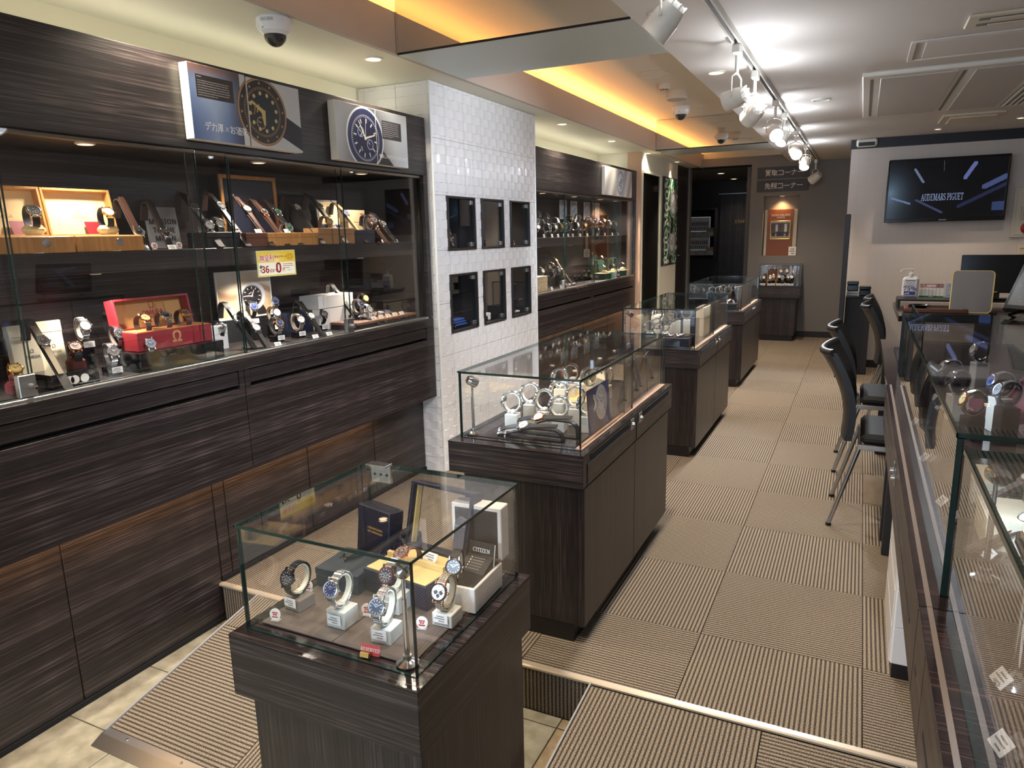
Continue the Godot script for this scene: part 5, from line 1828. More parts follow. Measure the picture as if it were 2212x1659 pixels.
func build_counter() -> void:
	var o := counter_unit(-1.296, -3.24, [-1.345, -3.215], "glass-topped sales counter in front of the black chairs", [-2.2])
	var off := at(-o.position)
	part(o, "tiled_pedestal", sbox(Vector3(0.165, 0.05, -2.65), Vector3(0.72, 0.55, -2.24), 0.004), M.white_ceramic, off)
	for k in 4:
		part(o, "pedestal_tile", sbox(Vector3(0.1615, 0.055 + 0.12 * k, -2.645), Vector3(0.165, 0.172 + 0.12 * k, -2.245), 0.001), M.white_ceramic, off)
		for j in 4:
			part(o, "pedestal_tile", sbox(Vector3(0.169 + 0.137 * j, 0.055 + 0.12 * k, -2.24), Vector3(0.303 + 0.137 * j, 0.172 + 0.12 * k, -2.2365), 0.001), M.white_ceramic, off)
	part(o, "pedestal_plinth", sbox(Vector3(0.172, 0.0005, -2.648), Vector3(0.72, 0.05, -2.25)), M.plinth, off)
	part(o, "leg_panel", sbox(Vector3(0.164, 0.0005, -3.205), Vector3(0.72, 0.55, -3.17), 0.002), M.black_panel, off)
	for z in [-2.17, -2.24]:
		var lk := MB.new()
		lk.lathe([Vector2(0, 0.014), Vector2(0.007, 0.012), Vector2(0.009, 0)], 14, Transform3D(Basis(Vector3(0, 0, 1), PI / 2), Vector3(0.131, 0.665, z)))
		part(o, "lock", lk, M.chrome, off)
		part(o, "lock_plate", sbox(Vector3(0.1285, 0.64, z - 0.014), Vector3(0.1312, 0.69, z + 0.014), 0.001), M.brushed_steel, off)
	o = counter_unit(-0.3, -1.294, [-0.32, -1.246], "glass-topped sales counter at the entrance end beside the wide ramp", [-1.142])
	part(o, "leg_panel", sbox(Vector3(0.2, LOW + 0.001, -0.6), Vector3(0.75, 0.55, -0.55)), M.black_panel, at(-o.position))
	# lower desk unit beyond the counter, with a slatted grille let into its top
	var d := thing("side_desk", "dark desk unit with a slatted grille beyond the sales counter", "desk", Vector3(0.45, 0, -3.85))
	off = at(-d.position)
	part(d, "desk_top", sbox(Vector3(0.14, 0.66, -4.74), Vector3(0.8, 0.70, -3.26), 0.002), M.wood_counter, off)
	part(d, "leg_panel", sbox(Vector3(0.16, 0.0005, -4.73), Vector3(0.78, 0.66, -4.69), 0.002), M.black_panel, off)
	part(d, "leg_panel", sbox(Vector3(0.16, 0.0005, -3.36), Vector3(0.78, 0.66, -3.32), 0.002), M.black_panel, off)
	for k in 24:
		part(d, "grille_slat", sbox(Vector3(0.2, 0.70, -4.38 + 0.042 * k), Vector3(0.25, 0.712, -4.362 + 0.042 * k), 0.001), M.black_panel, off)
	pane(d, Vector3(0.262, 0.70, -4.3), Vector3(0.268, 0.95, -3.5), "glass_screen").transform = off
	chair(Vector3(0.035, 0, -3.625), "black leather chair with steel legs tucked under the counter, closer to the entrance")
	chair(Vector3(0.03, 0, -4.44), "black leather chair with steel legs beside the slatted desk unit")
	chair(Vector3(0.2, 0, -5.72), "black leather chair at the reception desk, its back mostly hidden by the next one")
	chair(Vector3(0.22, 0, -6.3), "black leather chair at the reception desk below the television")

func build_fittings() -> void:
	dome_camera(Vector3(-2.034, 2.170, -2.203), "white dome security camera on the soffit above the near wall cabinet", 0.066)
	dome_camera(Vector3(-1.48, 2.462, -6.45), "white dome security camera on a short mount under the amber tray", 0.075, 0.05)
	# round things on the amber tray
	var o := thing("ceiling_hatch", "flat round white access cover in the amber ceiling tray", "access cover", Vector3(-1.424, 2.462, -5.315))
	var m := MB.new()
	m.lathe([Vector2(0.115, 0), Vector2(0.118, -0.006), Vector2(0.1, -0.009), Vector2(0.098, -0.004)], 32)
	part(o, "rim", m, M.tray_paint)
	m = MB.new()
	m.lathe([Vector2(0, -0.005), Vector2(0.098, -0.005)], 32)
	part(o, "cover", m, M.tray_paint)
	o = thing("smoke_detector", "small slotted smoke detector beside the round cover in the tray", "smoke detector", Vector3(-1.445, 2.462, -5.72))
	m = MB.new()
	m.lathe([Vector2(0.05, 0), Vector2(0.05, -0.028), Vector2(0.045, -0.034), Vector2(0.026, -0.036), Vector2(0.026, -0.05), Vector2(0, -0.052)], 24)
	part(o, "body", m, M.tray_paint)
	for k in 10:
		m = MB.new()
		m.box(Vector3(0, -0.043, 0.0262), Vector3(0.008, 0.008, 0.002), 0.0, at(Vector3.ZERO, ry(36 * k)))
		part(o, "slot", m, M.black_gap)
	for d in [[Vector3(-1.425, 2.462, -6.05), "wide drum-shaped fire detector beside the hanging dome camera", 0.085], [Vector3(-1.49, 2.462, -9.1), "wide drum-shaped fire detector at the far end of the amber tray", 0.095]]:
		o = thing("fire_detector", d[1], "fire detector", d[0])
		m = MB.new()
		m.lathe([Vector2(d[2], 0), Vector2(d[2], -0.05), Vector2(d[2] * 0.92, -0.062)], 32)
		part(o, "body", m, M.tray_paint)
		m = MB.new()
		m.lathe([Vector2(d[2] * 0.92, -0.062), Vector2(d[2] * 0.9, -0.066), Vector2(0, -0.067)], 32)
		part(o, "sensing_plate", m, M.taupe_paint)
	# cassette air conditioner
	o = thing("air_conditioner", "flat ceiling air conditioner with two plain panels and a slatted intake", "air conditioner", Vector3(0.45, CEIL, -5.3))
	part(o, "frame", sbox(Vector3(-0.51, -0.025, -0.81), Vector3(0.9, -0.0005, 0.81), 0.006), M.white_plastic)
	part(o, "panel", sbox(Vector3(-0.42, -0.031, -0.74), Vector3(-0.06, -0.024, 0.74), 0.003), M.ac_panel)
	part(o, "panel", sbox(Vector3(0.02, -0.031, -0.74), Vector3(0.3, -0.024, 0.74), 0.003), M.ac_panel)
	part(o, "outlet_gap", sbox(Vector3(-0.47, -0.0265, -0.72), Vector3(-0.455, -0.024, 0.72)), M.grey_wall)
	part(o, "outlet_gap", sbox(Vector3(-0.035, -0.0265, -0.72), Vector3(-0.02, -0.024, 0.72)), M.grey_wall)
	part(o, "intake_recess", sbox(Vector3(0.33, -0.027, -0.74), Vector3(0.86, -0.024, 0.74)), M.grey_wall)
	for k in 16:
		part(o, "intake_slat", sbox(Vector3(0.335 + 0.033 * k, -0.036, -0.735), Vector3(0.352 + 0.033 * k, -0.026, 0.735), 0.002), M.white_plastic)
	o = thing("ceiling_hatch", "rectangular flush ceiling hatch with a double rim next to the air conditioner", "access cover", Vector3(0.42, CEIL, -4.09))
	part(o, "cover", sbox(Vector3(-0.22, -0.006, -0.17), Vector3(0.62, -0.0005, 0.17), 0.002), M.ceiling_paint)
	for s in [-1.0, 1.0]:
		part(o, "rim", sbox(Vector3(-0.28, -0.009, s * 0.205 - 0.012), Vector3(0.66, -0.0005, s * 0.205 + 0.012), 0.002), M.ceiling_paint)
		part(o, "rim", sbox(Vector3(0.19 + s * 0.46 - 0.012, -0.009, -0.19), Vector3(0.19 + s * 0.46 + 0.012, -0.0005, 0.19), 0.002), M.ceiling_paint)
	o = thing("ceiling_vent", "long cream linear vent closest to the street on the main ceiling", "vent", Vector3(0.62, CEIL, -3.63))
	part(o, "frame", sbox(Vector3(-0.3, -0.012, -0.1), Vector3(0.5, -0.0005, 0.1), 0.004), M.vent_cream)
	for s in [-0.045, 0.045]:
		part(o, "slot", sbox(Vector3(-0.26, -0.0135, s - 0.018), Vector3(0.48, -0.0115, s + 0.018)), M.grey_wall)
		part(o, "blade", sbox(Vector3(-0.22, -0.018, s - 0.01), Vector3(0.48, -0.013, s + 0.008), 0.002), M.vent_cream)
	o = thing("ceiling_vent", "square cream air vent with a drooping plate near the television wall", "vent", Vector3(0.68, CEIL, -6.67))
	part(o, "frame", sbox(Vector3(-0.2, -0.018, -0.22), Vector3(0.2, -0.0005, 0.22), 0.004), M.vent_cream)
	part(o, "plate", sbox(Vector3(-0.15, -0.03, -0.17), Vector3(0.15, -0.018, 0.17), 0.005), M.vent_cream)
	# motion sensor on the dark band
	o = thing("motion_sensor", "small white motion sensor with a dark window above the television wall", "sensor", Vector3(-0.02, 2.125, -7.742))
	part(o, "body", sbox(Vector3(-0.09, -0.03, 0), Vector3(0.085, 0.042, 0.05), 0.014), M.white_plastic)
	part(o, "dark_window", sbox(Vector3(-0.072, -0.022, 0.045), Vector3(0.067, 0.012, 0.053), 0.004), M.smoke_dome)
	# television
	o = thing("television", "wall television with a dark picture of baton markers and pale lettering", "television", Vector3(0.645, 1.395, -7.75))
	part(o, "body", sbox(Vector3(-0.46, 0.01, 0.03), Vector3(0.46, 0.55, 0.075), 0.006), M.tv_black)
	part(o, "wall_bracket", sbox(Vector3(-0.15, 0.15, 0.0005), Vector3(0.15, 0.4, 0.03)), M.black_panel)
	for f in [[-0.473, 0, 0.473, 0.03], [-0.473, 0.547, 0.473, 0.562], [-0.473, 0.03, -0.458, 0.547], [0.458, 0.03, 0.473, 0.547]]:
		part(o, "bezel", sbox(Vector3(f[0], f[1], 0.055), Vector3(f[2], f[3], 0.085), 0.003), M.tv_black)
	m = MB.new()
	m.quad(Vector3(-0.458, 0.03, 0.0765), Vector3(0.458, 0.03, 0.0765), Vector3(0.458, 0.547, 0.0765), Vector3(-0.458, 0.547, 0.0765), Vector3.BACK)
	var scr := part(o, "screen", m, M.tv_screen)
	var tx := text(scr, "AUDEMARS PIGUET", 0.052, M.screen_letters, at(Vector3(-0.02, 0.215, 0.0772)), true, "screen_lettering")
	tx.scale = Vector3(0.48, 1.1, 1)
	part(o, "logo_plate", sbox(Vector3(-0.03, 0.011, 0.0845), Vector3(0.03, 0.018, 0.0858)), M.steel)
	# alarm panel
	o = thing("fire_alarm_panel", "cream fire alarm panel with two red discs beside the television", "alarm panel", Vector3(1.33, 1.24, -7.75))
	part(o, "plate", sbox(Vector3(-0.15, 0, 0), Vector3(0.15, 0.43, 0.022), 0.004), M.alarm_plate)
	part(o, "inner_plate", sbox(Vector3(-0.125, 0.02, 0.02), Vector3(0.125, 0.41, 0.027), 0.003), M.alarm_plate)
	for y in [0.08, 0.34]:
		m = MB.new()
		m.lathe([Vector2(0.05, 0), Vector2(0.046, 0.018), Vector2(0.03, 0.024), Vector2(0, 0.026)], 28, Transform3D(Basis(Vector3.RIGHT, PI / 2), Vector3(-0.03, y, 0.026)))
		part(o, "red_disc", m, M.alarm_red)
	for i in 8:
		for j in 6:
			part(o, "speaker_hole", sbox(Vector3(-0.09 + 0.018 * j, 0.15 + 0.015 * i, 0.026), Vector3(-0.082 + 0.018 * j, 0.157 + 0.015 * i, 0.0276)), M.grey_wall)
	o = thing("wall_box", "cream trunking box on the wall under the fire alarm panel", "wall box", Vector3(1.36, 0.9, -7.75))
	part(o, "cover", sbox(Vector3(-0.11, 0, 0), Vector3(0.13, 0.27, 0.05), 0.006), M.vent_cream)
	part(o, "seam", sbox(Vector3(-0.1, 0.24, 0.049), Vector3(0.12, 0.245, 0.0515)), M.gold_trim)
	# mirror, poster and door on the far end of the cabinet wall
	o = thing("wall_mirror", "tall dark mirror in a cream frame past the far wall cabinet", "mirror", Vector3(-2.112, 0.0, -7.865))
	part(o, "mirror_sheet", sbox(Vector3(0.0, 0.03, -0.36), Vector3(0.006, 1.965, 0.36)), M.dark_mirror)
	for f in [[0.36, 0.385], [-0.385, -0.36]]:
		part(o, "frame", sbox(Vector3(0.0, 0.001, f[0]), Vector3(0.018, 1.99, f[1]), 0.002), M.cream_paint)
	part(o, "frame", sbox(Vector3(0.0, 1.966, -0.36), Vector3(0.018, 1.99, 0.36), 0.002), M.cream_paint)
	struct("trim_7", sbox(Vector3(-2.25, 0, -7.458), Vector3(-2.1, CEIL, -7.441), 0.003), M.beige_trim)
	o = thing("framed_poster", "tall framed poster with green leaves, two watches and big pale letters", "poster", Vector3(-2.112, 0.968, -8.72))
	part(o, "panel", sbox(Vector3(0, 0, -0.345), Vector3(0.02, 1.016, 0.345), 0.002), M.navy_black)
	m = MB.new()
	m.quad(Vector3(0.0206, 0.012, 0.333), Vector3(0.0206, 0.012, -0.333), Vector3(0.0206, 1.004, -0.333), Vector3(0.0206, 1.004, 0.333), Vector3.RIGHT)
	part(o, "print", m, M.print_moon)
	tx = text(o, "RTIC MOON", 0.14, M.ink_white, Transform3D(Basis(Vector3.UP, Vector3(0, 0, 1), Vector3.RIGHT), Vector3(0.0212, 0.5, 0.18)), true, "lettering", true)
	tx.transform = Transform3D(Basis(Vector3.UP * 0.86, Vector3(0, 0, 1) * 0.95, Vector3.RIGHT), Vector3(0.0212, 0.505, 0.205))
	o = thing("side_door", "dark wooden side door with a steel lever handle next to the green poster", "door", Vector3(-2.155, 0, -9.45))
	part(o, "door_leaf", sbox(Vector3(-0.002, 0.01, -0.34), Vector3(0.03, 2.05, 0.33), 0.002), M.wood_upright)
	part(o, "top_light_panel", sbox(Vector3(-0.002, 2.055, -0.34), Vector3(0.03, 2.168, 0.33), 0.002), M.wood_upright)
	m = MB.new()
	m.lathe([Vector2(0.026, 0), Vector2(0.026, 0.006), Vector2(0.01, 0.012), Vector2(0.01, 0.04), Vector2(0, 0.04)], 18, Transform3D(Basis(Vector3(0, 0, 1), -PI / 2), Vector3(0.03, 1.06, 0.26)))
	m.tube([Vector3(0.066, 1.06, 0.268), Vector3(0.066, 1.06, 0.14)], 0.009, 10)
	part(o, "lever_handle", m, M.chrome)
	m = MB.new()
	m.lathe([Vector2(0.024, 0), Vector2(0.02, 0.012), Vector2(0, 0.014)], 18, Transform3D(Basis(Vector3(0, 0, 1), -PI / 2), Vector3(0.03, 1.17, 0.26)))
	part(o, "lock", m, M.chrome)

# ---------------------------------------------------------------- near wall cabinet
func cuff(p: Vector3, deck: float, spec: Array, head := 78.0, tilt := 22.0, block := "black_acrylic", cf := "frosted_acrylic", where := "", grp := "", label := "") -> void:
	# spec: case metal, band kind, band material, dial, bezel
	var b := look(head, tilt)
	watch(p, b, spec[0], spec[1], spec[2], spec[3], label, grp, spec[4] if spec.size() > 4 else "")
	cuff_stand(p, b, deck, block, cf, where if "past the pillar" in label or "green boxes" in label else "stand of the " + short(label, 13), "stands: " + grp)

func fill_left_cabinet() -> void:
	var g := "watches on the lower level of the near wall cabinet"
	var st := "black block stand with a cuff on the lower level of the near wall cabinet"
	var S := ["steel", "bracelet", "steel", "white"]
	for k in [
		[Vector3(-2.330, 1.091, -1.508), ["steel", "bracelet", "steel", "white"], "steel bracelet watch with a silver white dial between the cream boxes and the red box"],
		[Vector3(-2.420, 1.077, -1.720), ["steel", "bracelet", "steel", "blue", "steel_dark"], "steel bracelet watch with navy dial and dark bezel touching the red box lid"],
		[Vector3(-2.330, 1.048, -1.627), ["steel", "bracelet", "steel", "black"], "steel bracelet watch with black dial in front of the navy one by the red box"],
		[Vector3(-2.250, 1.002, -1.541), ["steel", "bracelet", "steel", "brown"], "steel bracelet watch with brown dial in front beside the black plinth with white discs"],
		[Vector3(-2.230, 1.011, -1.668), ["steel", "bracelet", "steel", "slate"], "steel bracelet watch with blue-grey dial in front of the red box"],
		[Vector3(-2.360, 1.010, -2.100), ["steel", "bracelet", "steel_dark", "black"], "dark steel bracelet watch on a white block right after the red box"],
		[Vector3(-2.420, 1.071, -2.344), ["steel", "loop", "leather_black", "blue"], "watch on black leather with blue dial below the desert picture card"],
		[Vector3(-2.460, 1.079, -2.517), ["steel", "bracelet", "steel", "blue"], "steel bracelet watch with blue dial behind the others by the desert picture card"],
		[Vector3(-2.360, 1.038, -2.419), ["steel", "bracelet", "rose_gold", "white"], "two-tone bracelet watch with cream dial on the lower level of the near cabinet"],
		[Vector3(-2.270, 1.002, -2.338), ["gold", "bracelet", "steel", "blue"], "two-tone watch with blue dial in front of the cream-dialled one"],
		[Vector3(-2.270, 1.003, -2.472), ["steel", "bracelet", "mesh_steel", "white"], "steel watch with mesh band and pale dial in front of the leaning straps"],
		[Vector3(-2.340, 1.001, -2.711), ["steel_dark", "bracelet", "steel_dark", "blackchrono"], "black chronograph on a dark bracelet before the white carton"],
		[Vector3(-2.280, 1.029, -2.930), ["steel", "bracelet", "steel", "blue"], "steel bracelet watch with bright blue dial on the small wooden board"],
		[Vector3(-2.360, 1.045, -3.072), ["gold", "loop", "leather_black", "champagne"], "gold watch with champagne dial behind the bright blue one"],
		[Vector3(-2.240, 1.002, -2.944), ["white_ceramic_band", "bracelet", "white_ceramic_band", "white", "steel_dark"], "white ceramic watch on a white cube on the small wooden board"],
	]:
		cuff(k[0], DECK, k[1], 80, 24, "black_acrylic", "grey_acrylic", st, g, k[2])
		var c: Vector3 = k[0] + look(80, 24) * Vector3(0, 0, -0.034)
		price_tag(Vector3(c.x + 0.0245, maxf(DECK + 0.0005, c.y - 0.062), c.z - 0.004), look(80, 4), "price card on the stand of the " + short(k[2], 9), "price cards on the lower level of the near cabinet", 0.036, 0.02)
	# watches on cushions
	for k in [[Vector3(-2.240, 1.000, -1.220), "gold", "gold", "champagne", "velvet_wine", "gold mesh watch on a wine-red velvet cushion", "wine-red velvet cushion under the gold watch"], [Vector3(-2.270, 1.035, -1.428), "rose_gold", "leather_black", "brown", "velvet_brown", "rose gold watch on black leather over a brown velvet cushion", "brown velvet cushion under the rose gold watch"]]:
		var b := look(75, 50)
		watch(k[0], b, k[1], "bracelet" if k[2] == "gold" else "loop", k[2], k[3], k[5])
		var y0: float = DECK
		var o := thing("velvet_cushion", k[6], "cushion", Vector3(k[0].x - 0.012, y0, k[0].z), ry(75))
		var h: float = maxf(k[0].y - y0 - 0.038, 0.02)
		var m := MB.new()
		m.box(Vector3(0, h / 2, 0), Vector3(0.052, h, 0.046), 0.01)
		part(o, "body", m, M[k[4]])
		m = MB.new()
		m.box(Vector3(0, h + 0.012, 0), Vector3(0.03, 0.026, 0.03), 0.01)
		part(o, "pillow", m, M[k[4]])
	# straps on leaning bridges
	for k in [
		[Vector3(-2.290, 1.064, -1.341), "steel", "mesh_steel", "black", "open mesh-strap watch with black dial leaning by the cream boxes"],
		[Vector3(-2.330, 1.042, -2.160), "steel", "leather_black", "black", "black dial watch on an open black strap leaning before the desert picture card"],
		[Vector3(-2.250, 1.004, -2.181), "steel", "leather_black", "white", "pale dial watch on an open black strap in front of the desert picture card"],
		[Vector3(-2.280, 1.011, -2.552), "steel", "leather_black", "white", "white dial watch on an open black strap beside the black chronograph"],
		[Vector3(-2.380, 1.069, -2.904), "gold", "leather_black", "white", "tall leaning gold watch on an open black strap before the white carton"],
	]:
		var b := look(84, 42)
		watch(k[0], b, k[1], "flat", k[2], k[3], k[4], g)
		strap_stand(k[0], b, DECK, "leather_black", "bridge of the " + short(k[4], 13), "strap bridges on the lower level")
	# five straps lying in a row with their tags
	for k in 5:
		var z := -2.93 - 0.062 * k
		var b := look(90, 78)
		var p := Vector3(-2.30, 0.966, z)
		watch(p, b, "steel", "flat", "leather_brown" if k % 2 else "leather_black", ["white", "black", "grey", "white", "blue"][k], "small leather-strap watch lying flat at the pillar end of the near cabinet", "watches lying flat in a row")
		price_tag(Vector3(-2.205, 0.9515, z), look(84, 30), "price card in the row of five at the pillar end of the near cabinet", "price cards in the row of five")
	var bd := plain_box("display_board", Vector3(-2.355, DECK, -3.29), Vector3(-2.19, 0.951, -2.77), "wood_dark_plain", "low wooden display board at the pillar end of the near cabinet", "display board")
	bd.get_child(1).material_override = M.wood_edge
	# boxes
	var o := open_box(Vector3(-2.285, 0.985, -1.785), ry(88), Vector3(0.31, 0.066, 0.1), 0.115, "box_red", "leather_tan", "red presentation box with tan lining holding three watches", "presentation_box", "", 10)
	text(o, "OMEGA", 0.018, M.ink_red, Transform3D(Basis(Vector3.RIGHT, deg_to_rad(-10)), Vector3(0.02, 0.118, -0.098)), false, "lettering", true)
	text(o, "Ω", 0.024, M.ink_red, Transform3D(Basis(Vector3.RIGHT, deg_to_rad(-10)), Vector3(0.02, 0.145, -0.103)), false, "emblem")
	text(o, "HIGH PRECISION", 0.008, M.ink_red, Transform3D(Basis(Vector3.RIGHT, deg_to_rad(-10)), Vector3(0.02, 0.1, -0.095)), false, "lettering")
	text(o, "Ω", 0.042, M.box_tan, at(Vector3(0.0, 0.037, 0.0505)), false, "emblem", true)
	for k in 3:
		watch(Vector3(-2.27, 1.098, -1.69 - 0.085 * k), look(86, 52), ["rose_gold", "steel", "gold"][k], "loop", "leather_brown", ["champagne", "black", "brown"][k], ["rose gold watch with champagne dial inside the red box", "steel watch with black dial in the middle of the red box", "gold watch with brown dial inside the red box"][k])
	plain_box("display_plinth", Vector3(-2.36, DECK, -1.96), Vector3(-2.2, 0.9845, -1.6), "black_acrylic", "low black plinth under the red presentation box", "plinth")
	var bx := plain_box("display_plinth", Vector3(-2.33, DECK, -1.458), Vector3(-2.215, 0.964, -1.303), "black_acrylic", "black plinth with three white discs under the brown-cushion watch", "plinth")
	for k in 3:
		var m := MB.new()
		m.lathe([Vector2(0, 0.0008), Vector2(0.014, 0.0008), Vector2(0.014, 0)], 22, Transform3D(Basis(Vector3(0, 0, 1), -PI / 2), Vector3(0.066, 0.022, 0.056 - [0.03, 0.046, 0.078][k])))
		part(bx, "white_disc", m, M.card_white)
	for k in [[Vector3(-2.400, 1.055, -1.349), 0.085, 0.19, "upright cream carton behind the mesh-strap watch"], [Vector3(-2.440, 1.056, -1.444), 0.1, 0.19, "pale upright carton leaning behind the cream one"]]:
		var b := thing("upright_carton", k[3], "box", Vector3(k[0].x, DECK, k[0].z), ry(84) * Basis(Vector3.RIGHT, -0.1))
		part(b, "body", sbox(Vector3(-k[1] / 2, 0.003, -0.02), Vector3(k[1] / 2, k[2], 0.012), 0.002), M.box_cream)
		part(b, "lid_band", sbox(Vector3(-k[1] / 2 - 0.001, k[2] * 0.8, -0.021), Vector3(k[1] / 2 + 0.001, k[2] + 0.001, 0.0132), 0.002), M.box_cream)
		if k[1] < 0.11:
			text(b, "OMEGA", 0.009, M.ink_grey, at(Vector3(0.015, k[2] * 0.45, 0.0125)), false, "lettering")
			text(b, "Ω", 0.012, M.ink_grey, at(Vector3(0.015, k[2] * 0.55, 0.0125)), false, "emblem")
	var cc := thing("upright_carton", "cream carton at the street end of the near cabinet beside the gold watch", "box", Vector3(-2.3, DECK, -1.12), ry(84) * Basis(Vector3.RIGHT, -0.18))
	part(cc, "body", sbox(Vector3(-0.06, 0.003, -0.03), Vector3(0.06, 0.17, 0.0), 0.002), M.box_cream)
	part(cc, "lid_band", sbox(Vector3(-0.061, 0.13, -0.031), Vector3(0.061, 0.171, 0.001), 0.002), M.box_cream)
	var card := thing("picture_card", "picture card of a black dial watch before desert hills", "card", Vector3(-2.47, DECK, -2.35), ry(88))
	part(card, "board", sbox(Vector3(-0.155, 0.1, -0.008), Vector3(0.155, 0.31, 0.0), 0.001), M.card_white)
	var pm := MB.new()
	pm.quad(Vector3(-0.147, 0.108, 0.0006), Vector3(0.147, 0.108, 0.0006), Vector3(0.147, 0.302, 0.0006), Vector3(-0.147, 0.302, 0.0006), Vector3.BACK)
	part(card, "print", pm, M.print_desert)
	part(card, "foot", sbox(Vector3(-0.155, 0.0, -0.05), Vector3(0.155, 0.1, 0.0)), M.box_black)
	plain_box("watch_carton", Vector3(-2.48, DECK, -2.965), Vector3(-2.36, 1.085, -2.70), "box_white", "white carton on the lower level near the pillar end of the cabinet")
	plain_box("watch_carton", Vector3(-2.44, DECK, -2.13), Vector3(-2.36, 1.02, -2.04), "box_white", "white block between the red box and the desert picture card")
	plain_box("display_plinth", Vector3(-2.5, DECK, -2.695), Vector3(-2.40, 1.02, -2.52), "box_navy", "dark navy plinth behind the black chronograph", "plinth")
	# tags on the lower level
	for q in [Vector3(-2.257, 0.920, -1.377), Vector3(-2.241, 0.920, -1.446), Vector3(-2.202, 0.920, -1.813), Vector3(-2.495, 0.920, -1.388), Vector3(-2.182, 0.920, -2.484), Vector3(-2.181, 0.920, -2.579), Vector3(-2.198, 0.920, -2.249)]:
		price_tag(Vector3(clampf(q.x, -2.5, -2.2), DECK + 0.0005 + (0.033 if q.z < -2.8 else 0.0), q.z), look(80, 32), beside(Vector3(clampf(q.x, -2.5, -2.2), 0.95, q.z)), "price cards on the lower level of the near cabinet")

	# upper shelf
	g = "watches on the upper shelf of the near wall cabinet"
	var F := SHELF + 0.0005
	for k in 2:
		var z: float = [-1.335, -1.578][k]
		o = open_box(Vector3(-2.30, F, z), ry(88), Vector3(0.235, 0.05, 0.13), 0.16, "box_wood", "cream_cushion", ["open pale wood presentation box at the street end of the upper shelf", "open pale wood presentation box with the gold watch on the upper shelf"][k], "presentation_box", "pale wood presentation boxes", 10)
		text(o, "OMEGA", 0.011, M.ink_gold, Transform3D(Basis(Vector3.RIGHT, deg_to_rad(-10)), Vector3(0.01, 0.115, -0.105)), false, "lettering")
		text(o, "Ω", 0.013, M.ink_gold, Transform3D(Basis(Vector3.RIGHT, deg_to_rad(-10)), Vector3(0.01, 0.132, -0.108)), false, "emblem")
		var m := MB.new()
		m.lathe([Vector2(0, 0.003), Vector2(0.012, 0.002), Vector2(0.013, 0)], 20, Transform3D(Basis(Vector3.RIGHT, PI / 2), Vector3(0.03, 0.03, 0.0655)))
		part(o, "medallion", m, M.steel)
		m = MB.new()
		m.box(Vector3(0.03, 0.07, 0.01), Vector3(0.06, 0.03, 0.05), 0.012)
		part(o, "cushion", m, M.cream_cushion)
		m = MB.new()
		m.box(Vector3(0.05, 0.092, -0.045), Vector3(0.07, 0.07, 0.002), 0.0, Transform3D(Basis(Vector3.RIGHT, -0.4), Vector3.ZERO))
		part(o, "booklet", m, M.box_red)
		watch(Vector3(-2.275, F + 0.128, z - 0.03), look(80, 40), ["steel", "gold"][k], "loop", "leather_black", ["blackchrono", "white"][k], ["black chronograph on leather in the street-end wood box", "gold watch with white dial on leather in the wood box"][k])
	for k in [
		[Vector3(-2.270, 1.397, -1.709), "steel", "leather_brown", "black", 0.125, "open brown strap watch standing tall beside the wood box"],
		[Vector3(-2.270, 1.390, -1.818), "steel", "leather_black", "black", 0.125, "open black strap watch standing before the grey moon book"],
		[Vector3(-2.370, 1.494, -2.041), "steel", "leather_black", "black", 0.075, "black strap watch high on its bridge between the moon book and the dark case"],
		[Vector3(-2.370, 1.501, -2.172), "steel", "leather_black", "blackchrono", 0.075, "black strap chronograph high on its bridge at the dark case with orange rim"],
		[Vector3(-2.360, 1.491, -2.302), "steel", "leather_brown", "grey", 0.075, "brown strap watch in front of the orange-rimmed case, first of three on the dark block"],
		[Vector3(-2.360, 1.481, -2.399), "rose_gold", "leather_brown", "black", 0.075, "brown strap watch with warm gold case in front of the orange-rimmed case"],
		[Vector3(-2.360, 1.483, -2.480), "steel", "leather_black", "green", 0.075, "green-black strap watch at the end of the orange-rimmed case"],
		[Vector3(-2.370, 1.507, -2.618), "steel", "leather_black", "white", 0.075, "grey strap watch with white dial before the round navy box"],
		[Vector3(-2.370, 1.517, -2.772), "steel", "leather_brown", "black", 0.075, "dark brown strap watch between the navy box and the papers"],
		[Vector3(-2.360, 1.485, -2.955), "steel", "leather_tan", "blue", 0.075, "tan strap watch with blue dial before the beige carton"],
		[Vector3(-2.300, 1.422, -3.115), "rose_gold", "leather_brown", "black", 0.075, "short brown strap watch beside the navy carton on the upper shelf"],
		[Vector3(-2.300, 1.434, -3.185), "steel", "leather_black", "grey", 0.075, "short dark strap watch last on the upper shelf of the near cabinet"],
	]:
		var b := look(86, 44)
		if k[4] > 0.09:
			b = look(86, 30)
		watch(k[0], b, k[1], "hang" if k[4] > 0.09 else "flat", k[2], k[3], k[5], g)
		strap_stand(k[0], b, F, "leather_stand", "bridge of the " + short(k[5], 13), "strap bridges on the upper shelf", k[4])
	for k in [
		[Vector3(-2.290, 1.421, -2.032), ["steel", "bracelet", "steel", "white"], "steel bracelet watch turned sideways on the upper shelf before the strap watches"],
		[Vector3(-2.330, 1.429, -2.121), ["steel", "bracelet", "steel", "blackchrono"], "steel bracelet chronograph on the upper shelf before the orange-rimmed case"],
		[Vector3(-2.270, 1.410, -2.447), ["steel", "bracelet", "steel", "green"], "steel bracelet watch with green dial on the light wood block"],
		[Vector3(-2.270, 1.440, -2.715), ["gold", "loop", "leather_tan", "champagne"], "gold watch on a tan strap on the tan cartons of the upper shelf"],
		[Vector3(-2.240, 1.450, -3.025), ["steel", "loop", "leather_brown", "grey"], "round-looped brown strap watch on the navy carton"],
	]:
		cuff(k[0], F, k[1], 80, 24, "black_acrylic", "grey_acrylic", "black block stand with a cuff on the upper shelf of the near cabinet", g, k[2])
